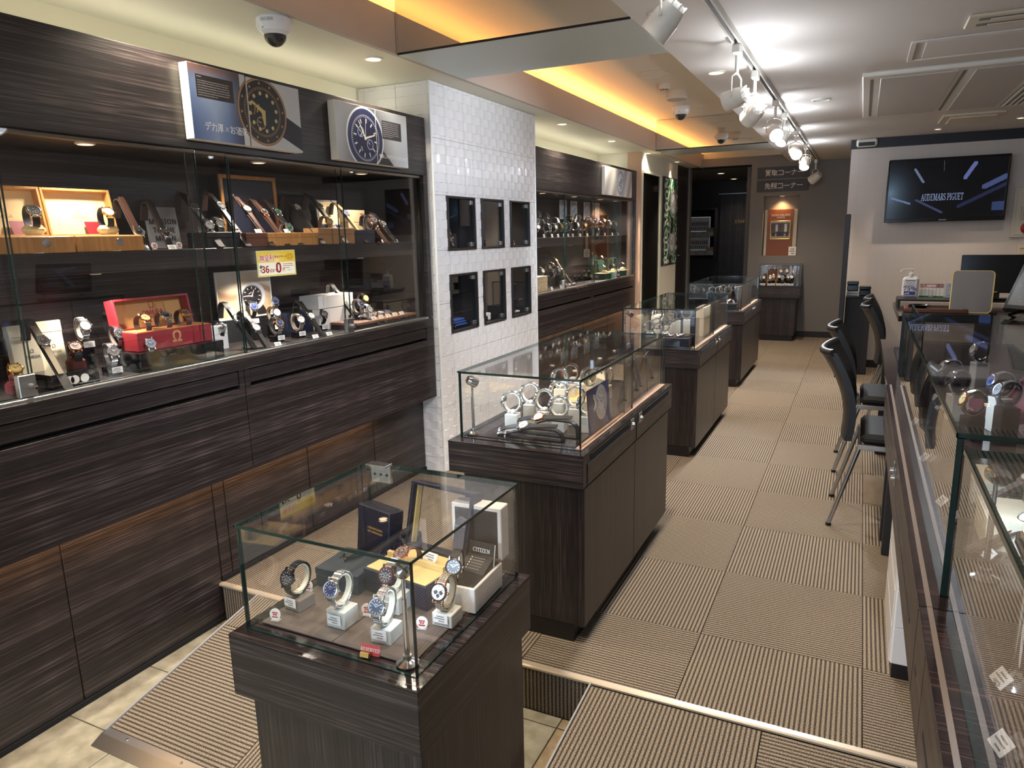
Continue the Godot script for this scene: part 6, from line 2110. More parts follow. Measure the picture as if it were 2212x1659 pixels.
	var bk := thing("moon_book", "grey book with black words standing behind the strap watches", "book", Vector3(-2.43, F, -1.945), ry(86) * Basis(Vector3.RIGHT, -0.12))
	part(bk, "cover", sbox(Vector3(-0.065, 0.0, -0.012), Vector3(0.065, 0.16, 0.0), 0.001), M.grey_plastic)
	part(bk, "pages", sbox(Vector3(-0.062, 0.002, -0.01), Vector3(0.0655, 0.158, -0.002)), M.card_white)
	for k in 3:
		text(bk, ["MISSION", "TO THE", "MOON"][k], 0.02, M.ink_black, at(Vector3(0, 0.104 - 0.032 * k, 0.0008)), false, "lettering", true)
	o = thing("dark_case", "large open dark case with an orange wooden rim behind the strap watches", "box", Vector3(-2.46, F, -2.425), ry(88))
	part(o, "body", sbox(Vector3(-0.158, 0.0, -0.06), Vector3(0.158, 0.305, -0.012), 0.003), M.box_black)
	for f in [[-0.158, 0.289, 0.158, 0.305], [-0.158, 0.0, -0.142, 0.289], [0.142, 0.0, 0.158, 0.289]]:
		part(o, "rim", sbox(Vector3(f[0], f[1], -0.012), Vector3(f[2], f[3], 0.0), 0.002), M.box_wood)
	part(o, "lining", sbox(Vector3(-0.142, 0.0, -0.012), Vector3(0.142, 0.289, -0.009)), M.box_navy)
	plain_box("wood_block", Vector3(-2.36, F, -2.279), Vector3(-2.24, F + 0.055, -2.166), "box_wood_dark", "dark brown wood block on the upper shelf under strap watches", "block")
	plain_box("wood_block", Vector3(-2.36, F, -2.595), Vector3(-2.238, F + 0.055, -2.283), "box_wood", "light wood block on the upper shelf under the green-dialled watch", "block")
	plain_box("watch_carton", Vector3(-2.33, F, -2.696), Vector3(-2.242, F + 0.075, -2.6), "box_tan", "tan carton beside the light wood block on the upper shelf")
	plain_box("watch_carton", Vector3(-2.33, F, -2.86), Vector3(-2.24, F + 0.075, -2.7), "box_tan", "tan carton with a dark name plate on the upper shelf")
	plain_box("watch_carton", Vector3(-2.34, F, -3.027), Vector3(-2.242, F + 0.066, -2.865), "box_navy", "navy carton on the upper shelf near the pillar")
	plain_box("watch_carton", Vector3(-2.47, F, -3.16), Vector3(-2.4, F + 0.17, -3.02), "box_beige", "upright beige carton behind the tan strap watch")
	plain_box("watch_carton", Vector3(-2.37, F, -2.155), Vector3(-2.26, F + 0.06, -1.99), "box_black", "black carton under the sideways steel watch on the upper shelf")
	o = thing("round_navy_box", "round navy case standing open behind the white-dialled strap watch", "box", Vector3(-2.49, F, -2.76), ry(88))
	var rm := MB.new()
	rm.box(Vector3(0, 0.12, -0.02), Vector3(0.16, 0.24, 0.04), 0.012)
	part(o, "shell", rm, M.box_navy)
	rm = MB.new()
	rm.lathe([Vector2(0.07, 0), Vector2(0.07, 0.012), Vector2(0.06, 0.014), Vector2(0, 0.014)], 32, Transform3D(Basis(Vector3.RIGHT, PI / 2), Vector3(0, 0.13, 0)))
	part(o, "round_recess", rm, M.box_black)
	o = thing("papers_folder", "open folder with cream papers behind the brown strap watch", "folder", Vector3(-2.45, F, -2.947), ry(86) * Basis(Vector3.RIGHT, -0.1))
	part(o, "cover", sbox(Vector3(-0.08, 0, -0.01), Vector3(0.08, 0.22, 0.0), 0.001), M.grey_plastic)
	part(o, "paper", sbox(Vector3(-0.07, 0.1, 0.0), Vector3(0.07, 0.21, 0.0025)), M.cream_cushion)
	part(o, "paper", sbox(Vector3(-0.07, 0.004, 0.0), Vector3(0.07, 0.095, 0.003)), M.box_navy)
	for q in [Vector3(-2.215, 1.337, -1.335), Vector3(-2.215, 1.341, -1.589), Vector3(-2.220, 1.338, -1.702), Vector3(-2.220, 1.340, -1.815), Vector3(-2.240, 1.379, -2.257), Vector3(-2.240, 1.377, -2.425), Vector3(-2.250, 1.401, -2.600), Vector3(-2.250, 1.405, -2.734), Vector3(-2.250, 1.405, -2.862), Vector3(-2.220, 1.335, -3.106), Vector3(-2.220, 1.336, -3.210), Vector3(-2.250, 1.395, -2.149)]:
		var y := F
		if q.z < -2.166 and q.z > -2.595: y = F + 0.0555
		elif q.z < -2.6 and q.z > -2.86: y = F + 0.0755
		elif q.z < -2.865 and q.z > -3.027: y = F + 0.0665
		price_tag(Vector3(maxf(q.x, -2.25) - 0.02, y, q.z), look(82, 32), beside(Vector3(q.x, y + 0.05, q.z)), "price cards on the upper shelf of the near cabinet")
	for q in [Vector3(-2.235, 1.344, -1.749), Vector3(-2.235, 1.345, -1.852)]:
		round_sticker(Vector3(-2.25, F, q.z), look(84, 10), "round red and white badge on the upper shelf below the moon book", "round badges on the upper shelf")

func fill_far_cabinet() -> void:
	var g := "bracelet watches on the upper shelf of the cabinet past the pillar"
	var F := SHELF + 0.0005
	var n := 0
	for q in [Vector3(-2.270, 1.417, -5.398), Vector3(-2.270, 1.417, -5.526), Vector3(-2.270, 1.421, -5.658), Vector3(-2.270, 1.425, -5.753), Vector3(-2.270, 1.429, -5.861), Vector3(-2.270, 1.437, -6.042), Vector3(-2.270, 1.434, -6.233), Vector3(-2.270, 1.435, -6.499), Vector3(-2.270, 1.440, -6.728), Vector3(-2.270, 1.454, -6.958), Vector3(-2.270, 1.446, -7.139), Vector3(-2.360, 1.449, -5.496), Vector3(-2.440, 1.507, -5.764), Vector3(-2.380, 1.471, -5.847), Vector3(-2.400, 1.495, -6.233), Vector3(-2.420, 1.511, -6.492), Vector3(-2.400, 1.488, -6.748), Vector3(-2.400, 1.480, -6.941), Vector3(-2.400, 1.482, -7.173), Vector3(-2.420, 1.525, -5.541), Vector3(-2.380, 1.464, -5.419), Vector3(-2.300, 1.417, -5.235)]:
		var sp: Array = [["steel", "bracelet", "steel", "black"], ["steel", "bracelet", "steel", "white"], ["gold", "bracelet", "steel", "champagne"], ["steel", "bracelet", "steel", "green", "steel_dark"]][n % 4]
		var nm: String = ["black dial", "white dial", "champagne dial and gold case", "green dial and dark bezel"][n % 4]
		cuff(q, F, sp, 70 + 8 * (n % 3), 15, "black_acrylic", "black_acrylic", "black block stand with a cuff on the upper shelf of the cabinet past the pillar", g, "steel bracelet watch with " + nm + " on the upper shelf past the pillar")
		if q.x > -2.3:
			price_tag(Vector3(-2.245, F, q.z + 0.01), look(80, 10), "white price card on the upper shelf of the cabinet past the pillar", "price cards on the upper shelf past the pillar", 0.026, 0.026)
		n += 1
	for k in 4:
		var q: Vector3 = [Vector3(-2.500, 1.582, -6.269), Vector3(-2.500, 1.588, -6.543), Vector3(-2.500, 1.596, -6.905), Vector3(-2.500, 1.593, -7.200)][k]
		var c := thing("picture_card", "small silver picture card at the back of the upper shelf past the pillar", "card", Vector3(-2.5, F, q.z), ry(86), "silver picture cards past the pillar")
		part(c, "board", sbox(Vector3(-0.075, 0.16, -0.004), Vector3(0.075, 0.33, 0.0), 0.001), M.card_white)
		part(c, "easel", sbox(Vector3(-0.05, 0.0, -0.03), Vector3(0.05, 0.165, -0.004)), M.black_acrylic)
		var m := MB.new()
		m.quad(Vector3(-0.072, 0.163, 0.0006), Vector3(0.072, 0.163, 0.0006), Vector3(0.072, 0.327, 0.0006), Vector3(-0.072, 0.327, 0.0006), Vector3.BACK)
		part(c, "print", m, M.print_sport_1)
	for k in 2:
		open_box(Vector3(-2.47, F, [-5.62, -6.35][k]), ry(86), Vector3(0.2, 0.05, 0.1), 0.16, "box_green", "cream_cushion", "open green presentation box behind the watches of the upper shelf past the pillar", "presentation_box", "green boxes on the upper shelf", 8)
	# lower level: green boxes in two rows, loops and straps
	g = "watches in the green boxes past the pillar"
	for k in [[Vector3(-2.744, 0.990, -7.106), 0], [Vector3(-2.856, 0.990, -7.717), 0], [Vector3(-2.908, 0.990, -8.179), 0], [Vector3(-2.933, 0.990, -8.557), 0], [Vector3(-2.402, 0.920, -6.634), 1], [Vector3(-2.404, 0.920, -6.929), 1], [Vector3(-2.427, 0.920, -7.245), 1], [Vector3(-2.446, 0.920, -7.588), 1], [Vector3(-2.472, 0.920, -7.961), 1]]:
		var z: float = k[0].z
		var x := -2.24 if k[1] == 1 else -2.42
		var y := DECK if k[1] == 1 else DECK + 0.072
		var row := "front" if k[1] == 1 else "raised back"
		var o := open_box(Vector3(x, y, z), ry(84), Vector3(0.135, 0.06, 0.12), 0.13, "box_green", "cream_cushion", "open green presentation box with cream lining in the %s row past the pillar" % row, "presentation_box", "green boxes on the lower level, %s row" % row, 12)
		part(o, "green_card", sbox(Vector3(-0.05, 0.065, -0.075), Vector3(0.02, 0.15, -0.07)), M.box_green)
		var m := MB.new()
		m.box(Vector3(0.01, 0.075, 0.01), Vector3(0.06, 0.03, 0.05), 0.012)
		part(o, "cushion", m, M.cream_cushion)
		watch(Vector3(x + 0.012, y + 0.128, z), look(80, 50), "steel" if k[1] == 1 else "rose_gold", "loop", "mesh_steel" if k[1] == 1 else "rose_gold", "white" if k[1] == 1 else "champagne", "watch on the cushion of a green box in the %s row past the pillar" % row, g + ", %s row" % row)
	plain_box("display_plinth", Vector3(-2.5, DECK, -7.1), Vector3(-2.34, DECK + 0.0715, -5.6), "black_acrylic", "long black plinth under the raised green boxes past the pillar", "plinth")
	n = 0
	for q in [Vector3(-2.300, 1.071, -5.315), Vector3(-2.360, 1.083, -5.603), Vector3(-2.280, 1.049, -5.511), Vector3(-2.320, 1.058, -5.711), Vector3(-2.280, 1.038, -5.718), Vector3(-2.420, 1.088, -5.829)]:
		cuff(q, DECK, [["steel", "bracelet", "steel", "white"], ["gold", "bracelet", "steel", "champagne"], ["steel", "bracelet", "steel", "black"]][n % 3], 75, 15, "black_acrylic", "black_acrylic", "black block stand with a cuff on the lower level past the pillar", "bracelet watches on the lower level past the pillar", "steel bracelet watch with %s dial on the lower level beside the green boxes" % ["white", "champagne", "black"][n % 3])
		price_tag(Vector3(-2.22, DECK + 0.0005, q.z), look(78, 20), "white price card on the lower level beside the green boxes", "price cards beside the green boxes", 0.026, 0.026)
		n += 1
	var b := look(84, 40)
	watch(Vector3(-2.440, 1.131, -5.943), b, "gold", "flat", "leather_brown", "champagne", "tall brown strap watch leaning behind the bracelet watches past the pillar")
	strap_stand(Vector3(-2.440, 1.131, -5.943), b, DECK, "leather_stand", "leather bridge stand of the tall brown strap watch past the pillar", "", 0.11)
	plain_box("watch_carton", Vector3(-2.38, DECK, -5.22), Vector3(-2.22, DECK + 0.12, -4.9), "box_beige", "grey-beige carton right beside the pillar on the lower level")
	for k in 3:
		watch(Vector3(-2.23, DECK + 0.012, -5.62 - 0.1 * k), look(90, 84), "steel", "flat", ["leather_black", "velvet_wine", "leather_black"][k], ["white", "orange", "blue"][k], ["white dial strap watch lying flat before the green boxes", "red strap watch lying flat before the green boxes", "blue dial strap watch lying flat before the green boxes"][k])

func fill_niches() -> void:
	var y1 := 1.278 + 0.0165
	var y2 := 0.806 + 0.0165
	# crystal bear
	var o := thing("crystal_bear", "faceted silver crystal bear figurine in the pillar niche", "figurine", Vector3(-2.19, y1, -3.665), ry(75))
	var m := MB.new()
	for s in [[0, 0.045, 0, 0.026], [0, 0.028, 0.004, 0.03], [0, 0.082, 0.004, 0.02], [-0.014, 0.1, 0, 0.008], [0.014, 0.1, 0, 0.008], [-0.026, 0.055, 0.01, 0.011], [0.026, 0.055, 0.01, 0.011], [-0.016, 0.012, 0.018, 0.013], [0.016, 0.012, 0.018, 0.013], [0, 0.076, 0.02, 0.009]]:
		var pr := []
		for k in 6:
			var a := -PI / 2 + PI * k / 5
			pr.append(Vector2(s[3] * maxf(cos(a), 0.0), s[3] * sin(a)))
		m.lathe(pr, 7, at(Vector3(s[0], maxf(s[1], s[3]), s[2])))
	part(o, "body", m, M.steel)
	o = thing("emblem_panel", "grey leaning panel with a gold ring emblem behind the crystal bear", "panel", Vector3(-2.27, y1, -3.62), ry(80) * Basis(Vector3.RIGHT, -0.12))
	part(o, "board", sbox(Vector3(-0.06, 0, -0.01), Vector3(0.06, 0.2, 0)), M.pouch_grey)
	m = MB.new()
	for s in [-0.008, 0.012]:
		var ring := []
		for k in 17:
			ring.append(Vector3(s + cos(TAU * k / 16) * 0.012, 0.16 + sin(TAU * k / 16) * 0.014, 0.001))
		m.tube(ring, 0.0018, 5)
	part(o, "emblem", m, M.brass)
	plain_box("small_cube", Vector3(-2.2, y1, -4.035), Vector3(-2.16, y1 + 0.055, -3.975), "leather_tan", "orange cube in the middle niche of the upper row")
	var pb := plain_box("jewel_box", Vector3(-2.18, y1, -4.42), Vector3(-2.145, y1 + 0.03, -4.385), "frosted_acrylic", "small clear jewel box in the upper niche closest to the far cabinet")
	part(pb, "stone", sbox(Vector3(-0.008, 0.03, -0.008), Vector3(0.008, 0.038, 0.008), 0.003), M.brass)
	price_tag(Vector3(-2.145, y1 + 0.0005, -4.46), look(84, 30), "white card beside the small clear jewel box", "")
	plain_box("small_carton", Vector3(-2.23, y2, -3.64), Vector3(-2.18, y2 + 0.075, -3.57), "box_cream", "cream carton in the lower niche with the blue cloth")
	o = thing("blue_cloth", "folded blue cloth in the lower niche of the pillar", "cloth", Vector3(-2.19, y2, -3.73), ry(90))
	for k in 3:
		m = MB.new()
		m.box(Vector3(0.004 * k, 0.009 + 0.014 * k, -0.004 * k), Vector3(0.15 - 0.012 * k, 0.013, 0.07 - 0.01 * k), 0.005)
		part(o, "fold", m, M.blue_cloth)
	for k in 2:
		watch(Vector3(-2.24, y2 + 0.085, -3.66 - 0.06 * k), look(80, 30), "steel", "bracelet", "steel", "black", "steel bracelet watch standing behind the blue cloth in the lower niche", "watches behind the blue cloth")
		cuff_stand(Vector3(-2.24, y2 + 0.085, -3.66 - 0.06 * k), look(80, 30), y2, "black_acrylic", "black_acrylic", "black stand behind the blue cloth in the lower niche", "stands behind the blue cloth")
	plain_box("small_carton", Vector3(-2.24, y2, -4.03), Vector3(-2.19, y2 + 0.1, -3.96), "box_black", "dark case in the middle lower niche of the pillar")
	plain_box("small_carton", Vector3(-2.18, y2, -4.09), Vector3(-2.145, y2 + 0.045, -3.965), "box_white", "white carton in the middle lower niche of the pillar")
	o = thing("bangle_tray", "silver bangle on a pale tray in the lower niche closest to the far cabinet", "bangle", Vector3(-2.19, y2, -4.49), ry(90))
	part(o, "tray", sbox(Vector3(-0.08, 0, -0.03), Vector3(0.08, 0.012, 0.03), 0.002), M.box_white)
	m = MB.new()
	var pts := []
	for k in 21:
		pts.append(Vector3(cos(TAU * k / 20) * 0.05, 0.018, sin(TAU * k / 20) * 0.025))
	m.tube(pts, 0.005, 6)
	part(o, "bangle", m, M.steel)
	price_tag(Vector3(-2.2, y2 + 0.0005, -4.38), look(84, 30), "white card beside the silver bangle tray", "")

# ---------------------------------------------------------------- contents of the showcases
func fill_cases() -> void:
	var D := 0.5115
	# square showcase by the entrance
	for k in [
		[Vector3(-1.134, 0.596, -1.120), ["steel_dark", "bracelet", "steel_dark", "blackchrono"], -4.0, "grey_acrylic", "black steel chronograph with open bracelet over a grey acrylic block", "smoky grey acrylic block under the black chronograph"],
		[Vector3(-0.989, 0.609, -1.100), ["steel", "bracelet", "steel", "blue"], 0.0, "frosted_acrylic", "steel bracelet watch with navy dial on a frosted cube in the square showcase", "frosted cube under the navy-dialled steel watch"],
		[Vector3(-0.860, 0.601, -1.090), ["steel", "bracelet", "steel", "slate"], 4.0, "frosted_acrylic", "steel bracelet watch with blue-grey dial behind the red reserved sign", "frosted cube behind the red reserved sign"],
		[Vector3(-0.915, 0.610, -1.200), ["steel_dark", "bracelet", "steel", "redchrono", "bezel_red"], 0.0, "frosted_acrylic", "chronograph with dark red bezel on a frosted cube in the square showcase", "frosted cube under the red-bezel chronograph"],
		[Vector3(-0.776, 0.598, -1.200), ["rose_gold", "bracelet", "mesh_steel", "panda", "steel_dark"], 2.0, "frosted_acrylic", "champagne steel chronograph with white dial and dark bezel on a frosted cube", "frosted cube under the white-dialled chronograph"],
		[Vector3(-0.797, 0.608, -1.300), ["steel", "loop", "leather_black", "diver", "steel_dark"], 16.0, "black_acrylic", "chunky black diver with luminous dots in front of the white open carton", "dark block under the chunky black diver"],
	]:
		var b := look(k[2], 24)
		watch(k[0], b, k[1][0], k[1][1], k[1][2], k[1][3], k[4], "", k[1][4] if k[1].size() > 4 else "")
		cuff_stand(k[0], b, D, k[3], "cream_plastic", k[5], "", 0.05)
		if k[3] != "black_acrylic":
			var c: Vector3 = k[0] + b * Vector3(0, 0, -0.03)
			var fwd := Vector3(sin(deg_to_rad(k[2])), 0, cos(deg_to_rad(k[2])))
			price_tag(Vector3(c.x, D, c.z) + fwd * 0.0262 + Vector3(0, 0.012, 0), look(k[2], 0), "price card on the " + short(k[5], 12), "price cards on the blocks of the square showcase", 0.036, 0.022)
	# watch lying on the open navy box, and the sports watch on the teal box
	watch(Vector3(-0.942, 0.617, -1.300), look(-20, 62), "rose_gold", "loop", "leather_brown", "brown", "brown leather watch lying on the cream tray of the big navy box")
	watch(Vector3(-1.128, 0.552, -1.300), look(-30, 30), "steel_dark", "loop", "leather_black", "blackchrono", "black sports watch with a big case on the dark blue carton")
	plain_box("watch_carton", Vector3(-1.165, D, -1.37), Vector3(-1.035, D + 0.05, -1.245), "box_teal", "dark blue carton at the back of the square showcase")
	var o := thing("navy_case", "upright closed navy case with small gold words in the square showcase", "box", Vector3(-1.13, D, -1.43), ry(-14) * Basis(Vector3.RIGHT, -0.12))
	part(o, "body", sbox(Vector3(-0.07, 0.002, -0.05), Vector3(0.06, 0.135, 0.0), 0.003), M.box_navy)
	part(o, "lid_band", sbox(Vector3(-0.071, 0.1, -0.051), Vector3(0.061, 0.1365, 0.001), 0.003), M.box_navy)
	text(o, "CHRONOGRAPH", 0.006, M.ink_gold, at(Vector3(0.005, 0.08, 0.0006)), false, "lettering")
	text(o, "50TH ANNIVERSARY", 0.005, M.ink_gold, at(Vector3(0.005, 0.07, 0.0006)), false, "lettering")
	o = open_box(Vector3(-0.93, D, -1.335), ry(-8), Vector3(0.20, 0.06, 0.15), 0.17, "box_navy", "tray_lining", "big open navy box with a cream tray in the square showcase", "presentation_box", "", 14, true)
	part(o, "inner_wall", sbox(Vector3(-0.09, 0.06, -0.01), Vector3(0.09, 0.075, 0.0)), M.tray_lining)
	price_tag(Vector3(-0.90, D + 0.066, -1.355), look(-10, 30), "white price card standing in the cream tray of the big navy box", "", 0.04, 0.022)
	o = thing("black_gadget", "small black case with chrome buttons behind the navy case", "gadget", Vector3(-1.03, D + 0.0005, -1.47), ry(-10))
	part(o, "body", sbox(Vector3(-0.03, 0, -0.018), Vector3(0.03, 0.08, 0.018), 0.008), M.box_black)
	for k in 4:
		part(o, "button", sbox(Vector3(-0.018 + 0.02 * (k % 2), 0.03 + 0.022 * (k / 2), 0.0175), Vector3(-0.008 + 0.02 * (k % 2), 0.038 + 0.022 * (k / 2), 0.0205), 0.002), M.chrome)
	# white open carton with booklet and pouch
	o = thing("white_carton_open", "white open watch carton with black lining beside the diver", "box", Vector3(-0.807, D - 0.004, -1.36), ry(2))
	part(o, "base", sbox(Vector3(-0.068, 0.0005, -0.075), Vector3(0.068, 0.062, 0.075), 0.002), M.box_white)
	part(o, "lining", sbox(Vector3(-0.062, 0.061, -0.069), Vector3(0.062, 0.0635, 0.069)), M.box_black)
	var ld := part(o, "lid", sbox(Vector3(-0.068, 0.064, -0.118), Vector3(0.068, 0.2, -0.075), 0.002), M.box_white)
	part(ld, "lid_lining", sbox(Vector3(-0.058, 0.07, -0.076), Vector3(0.058, 0.19, -0.0735)), M.box_black)
	o = thing("booklet", "dark booklet with white maker's name standing in the white carton", "booklet", Vector3(-0.782, D + 0.06, -1.40), ry(-4) * Basis(Vector3.RIGHT, -0.2))
	part(o, "cover", sbox(Vector3(-0.036, 0, -0.004), Vector3(0.036, 0.055, 0), 0.0005), M.box_black)
	part(o, "pages", sbox(Vector3(-0.034, 0.001, -0.0035), Vector3(0.0375, 0.054, -0.0005)), M.card_white)
	text(o, "CITIZEN", 0.009, M.ink_white, at(Vector3(0, 0.035, 0.0006)), true, "lettering")
	o = thing("booklet", "dark leaflet with five white bullet lines in front of the carton booklet", "booklet", Vector3(-0.785, D + 0.06, -1.355), ry(-4) * Basis(Vector3.RIGHT, -1.1))
	part(o, "cover", sbox(Vector3(-0.036, 0, -0.002), Vector3(0.036, 0.055, 0), 0.0005), M.box_black)
	for k in 5:
		part(o, "print", sbox(Vector3(-0.02, 0.01 + 0.008 * k, 0), Vector3(-0.017, 0.013 + 0.008 * k, 0.0006)), M.ink_white)
		part(o, "print", sbox(Vector3(-0.013, 0.0105 + 0.008 * k, 0), Vector3(0.018, 0.0125 + 0.008 * k, 0.0006)), M.ink_grey)
	o = thing("dust_pouch", "grey plastic pouch leaning in the white carton", "pouch", Vector3(-0.845, D + 0.062, -1.40), ry(-4) * Basis(Vector3.RIGHT, -0.15))
	var m := MB.new()
	m.prism(PackedVector2Array([Vector2(-0.016, 0), Vector2(0.014, 0), Vector2(0.02, 0.07), Vector2(0.024, 0.1), Vector2(0.0, 0.108), Vector2(-0.01, 0.098)]), -0.006, 0.006)
	part(o, "bag", m, M.pouch_grey)
	part(o, "seam", sbox(Vector3(-0.01, 0.085, -0.0065), Vector3(0.02, 0.087, 0.0065)), M.grey_plastic)
	for k in [[Vector3(-1.138, 0.511, -1.076), "round red and white badge at the street corner of the square showcase"], [Vector3(-0.812, 0.511, -1.181), "round red and white badge beside the white-dialled chronograph cube"], [Vector3(-0.959, 0.511, -1.178), "round red and white badge behind the lamp in the square showcase"], [Vector3(-0.848, 0.511, -1.283), "round red and white badge half behind the white-dialled chronograph"], [Vector3(-1.163, 0.511, -1.211), "round red and white badge behind the black chronograph bracelet"]]:
		round_sticker(k[0], look(12, 8), k[1], "round badges in the square showcase", 0.0135)
	o = thing("reserved_sign", "small red reserved sign in a brass holder in the square showcase", "sign", Vector3(-0.859, 0.504, -1.056), look(6, 14))
	part(o, "plate", sbox(Vector3(-0.022, 0.004, -0.001), Vector3(0.022, 0.026, 0.001)), M.reserved_red)
	text(o, "RESERVED", 0.0065, M.ink_white, at(Vector3(0, 0.0155, 0.0014)), true, "lettering")
	part(o, "holder", sbox(Vector3(-0.02, 0, 0.001), Vector3(0.004, 0.012, 0.012), 0.002), M.brass)
	case_lamp(Vector3(-0.772, 0.507, -1.066), 0.205, Vector3(-0.95, 0.55, -1.3), "chrome pole lamp with a ball head in the corner of the square showcase", "pole lamps in the showcases", 0.06)
	# second showcase: rings on frosted cubes turned towards the cabinet wall
	D = 0.6705
	var n := 0
	for q in [Vector3(-1.081, 0.775, -2.209), Vector3(-1.055, 0.790, -2.308), Vector3(-0.988, 0.775, -2.282), Vector3(-0.974, 0.785, -2.387), Vector3(-0.922, 0.760, -2.260), Vector3(-0.899, 0.775, -2.363), Vector3(-0.826, 0.770, -2.289)]:
		var c: Vector3 = q
		var b := look(-82, 12)
		var hd := c + b * Vector3(0, 0, 0.034)
		watch(hd, b, "steel", "bracelet", "steel", ["white", "black", "blue"][n % 3], "steel bracelet watch with %s dial turned to the pillar in the long showcase" % ["white", "black", "blue"][n % 3], "watches on frosted cubes in the pillar showcase")
		cuff_stand(hd, b, D, "frosted_acrylic", "cream_plastic", "frosted cube with a pale cuff in the showcase facing the pillar", "frosted cubes in the pillar showcase", 0.046)
		n += 1
	n = 0
	for q in [Vector3(-1.035, 0.800, -2.554), Vector3(-1.013, 0.810, -2.609), Vector3(-0.955, 0.790, -2.675), Vector3(-0.935, 0.780, -2.675), Vector3(-0.935, 0.780, -2.726), Vector3(-0.932, 0.770, -2.801)]:
		var b := look(-86, 12)
		var hd: Vector3 = q + b * Vector3(0, 0, 0.034)
		watch(hd, b, "rose_gold" if n == 1 else "steel", "bracelet" if n != 1 else "loop", "leather_brown" if n == 1 else "steel", "white", "watch on a %s band behind the frosted cubes of the pillar showcase" % ("brown leather" if n == 1 else "steel"), "watches behind the frosted cubes")
		cuff_stand(hd, b, D, "box_cream", "cream_plastic", "cream block with a cuff behind the frosted cubes of the pillar showcase", "cream blocks in the pillar showcase", 0.046)
		n += 1
	for k in 2:
		var p: Vector3 = [Vector3(-1.0, D + 0.048, -2.125), Vector3(-0.97, D + 0.066, -2.185)][k]
		var yy := Vector3(-1.0, -0.12, -0.06).normalized()
		var zz := (Vector3(0, 0.86, 0.5) - yy * yy.dot(Vector3(0, 0.86, 0.5))).normalized()
		watch(p, Basis(yy.cross(zz), yy, zz), "steel" if k == 0 else "rose_gold", "flat", "leather_black", "white", ["steel strap watch laid over a curved black holder in the pillar showcase", "gold strap watch laid over a curved black holder in the pillar showcase"][k])
		o = thing("curved_holder", ["curved black holder under the laid steel strap watch", "curved black holder under the laid gold strap watch"][k], "display stand", Vector3(p.x + 0.02, D, p.z - 0.012), ry(-90))
		m = MB.new()
		var pts := []
		for j in 9:
			var f := j / 8.0
			pts.append(Vector2(0.004 + (p.y - D - 0.014) * smoothstep(0, 0.7, f), 0.12 - 0.21 * f))
		for j in 6:
			var a := (j + 1) / 6.0 * 1.57
			pts.append(Vector2(pts[8].x - 0.03 * (1 - cos(a)), -0.09 - 0.03 * sin(a)))
		pts.append(Vector2(0.002, -0.122))
		m.band(pts, 0.026, 0.004)
		part(o, "bridge", m, M.leather_black)
		m = MB.new()
		m.box(Vector3(0, 0.0015, 0), Vector3(0.026, 0.003, 0.244))
		part(o, "foot", m, M.leather_black)
	price_tag(Vector3(-1.092, 0.670, -2.134), look(-30, 20), "white price card in front of the laid strap watches", "", 0.05, 0.02)
	o = thing("picture_card", "blue picture card of a white dial watch leaning on the showcase glass", "card", Vector3(-0.797, D, -2.345), look(90, 4))
	part(o, "board", sbox(Vector3(-0.115, 0.0005, -0.003), Vector3(0.115, 0.16, 0.0), 0.0005), M.box_navy)
	m = MB.new()
	m.quad(Vector3(-0.114, 0.001, 0.0005), Vector3(0.114, 0.001, 0.0005), Vector3(0.114, 0.159, 0.0005), Vector3(-0.114, 0.159, 0.0005), Vector3.BACK)
	part(o, "print", m, M.print_blue_card)
	plain_box("watch_carton", Vector3(-1.13, D, -2.92), Vector3(-0.99, D + 0.06, -2.78), "box_white", "white carton in the middle of the pillar showcase")
	open_box(Vector3(-1.02, D, -2.63), ry(-70), Vector3(0.22, 0.045, 0.14), 0.10, "box_cream", "tray_lining", "open cream tray box in the pillar showcase", "presentation_box", "", 20)
	for k in 2:
		o = thing("leaning_frame", "black easel-backed frame turned away in the pillar showcase", "frame", Vector3(-0.86, D, -2.78 - 0.22 * k), look(-82, 14), "black frames in the pillar showcase")
		part(o, "board", sbox(Vector3(-0.09, 0.0005, -0.006), Vector3(0.09, 0.17, 0.0), 0.001), M.box_black)
		m = MB.new()
		m.tube([Vector3(0, 0.15, -0.008), Vector3(0, 0.003, -0.055)], 0.004, 6)
		part(o, "strut", m, M.steel_dark)
	case_lamp(Vector3(-1.19, 0.6705, -2.115), 0.19, Vector3(-1.02, 0.70, -2.35), "chrome pole lamp at the street corner of the pillar showcase", "pole lamps in the showcases", 0.1)
	# third showcase
	n = 0
	for q in [Vector3(-1.245, 0.740, -4.642), Vector3(-1.221, 0.745, -4.764), Vector3(-1.158, 0.740, -4.544), Vector3(-1.136, 0.750, -4.642), Vector3(-1.147, 0.775, -4.770), Vector3(-1.135, 0.790, -4.837), Vector3(-1.107, 0.800, -4.869), Vector3(-1.038, 0.810, -4.853), Vector3(-1.361, 0.800, -4.835), Vector3(-1.312, 0.800, -4.847), Vector3(-1.287, 0.800, -4.914)]:
		var dark := n > 7
		var b := look(-80, 10)
		var hd: Vector3 = q + b * Vector3(0, 0, 0.034)
		hd.x = clampf(hd.x, -1.27, -0.95); hd.z = clampf(hd.z, -5.33, -4.3)
		watch(hd, b, "steel", "loop" if dark else "bracelet", "leather_black" if dark else "steel", ["black", "white"][n % 2], "%s watch with %s dial in the long showcase past the pillar" % ["black leather" if dark else "steel bracelet", ["black", "white"][n % 2]], "watches in the showcase past the pillar")
		cuff_stand(hd, b, D, "frosted_acrylic" if not dark else "black_acrylic", "grey_acrylic", "%s with a cuff in the long showcase past the pillar" % ("black block" if dark else "frosted cube"), "stands in the showcase past the pillar", 0.046)
		n += 1
	o = plain_box("watch_carton", Vector3(-1.1, D, -4.42), Vector3(-0.9, D + 0.05, -4.28), "box_navy", "navy carton with wooden edge at the street end of the third showcase")
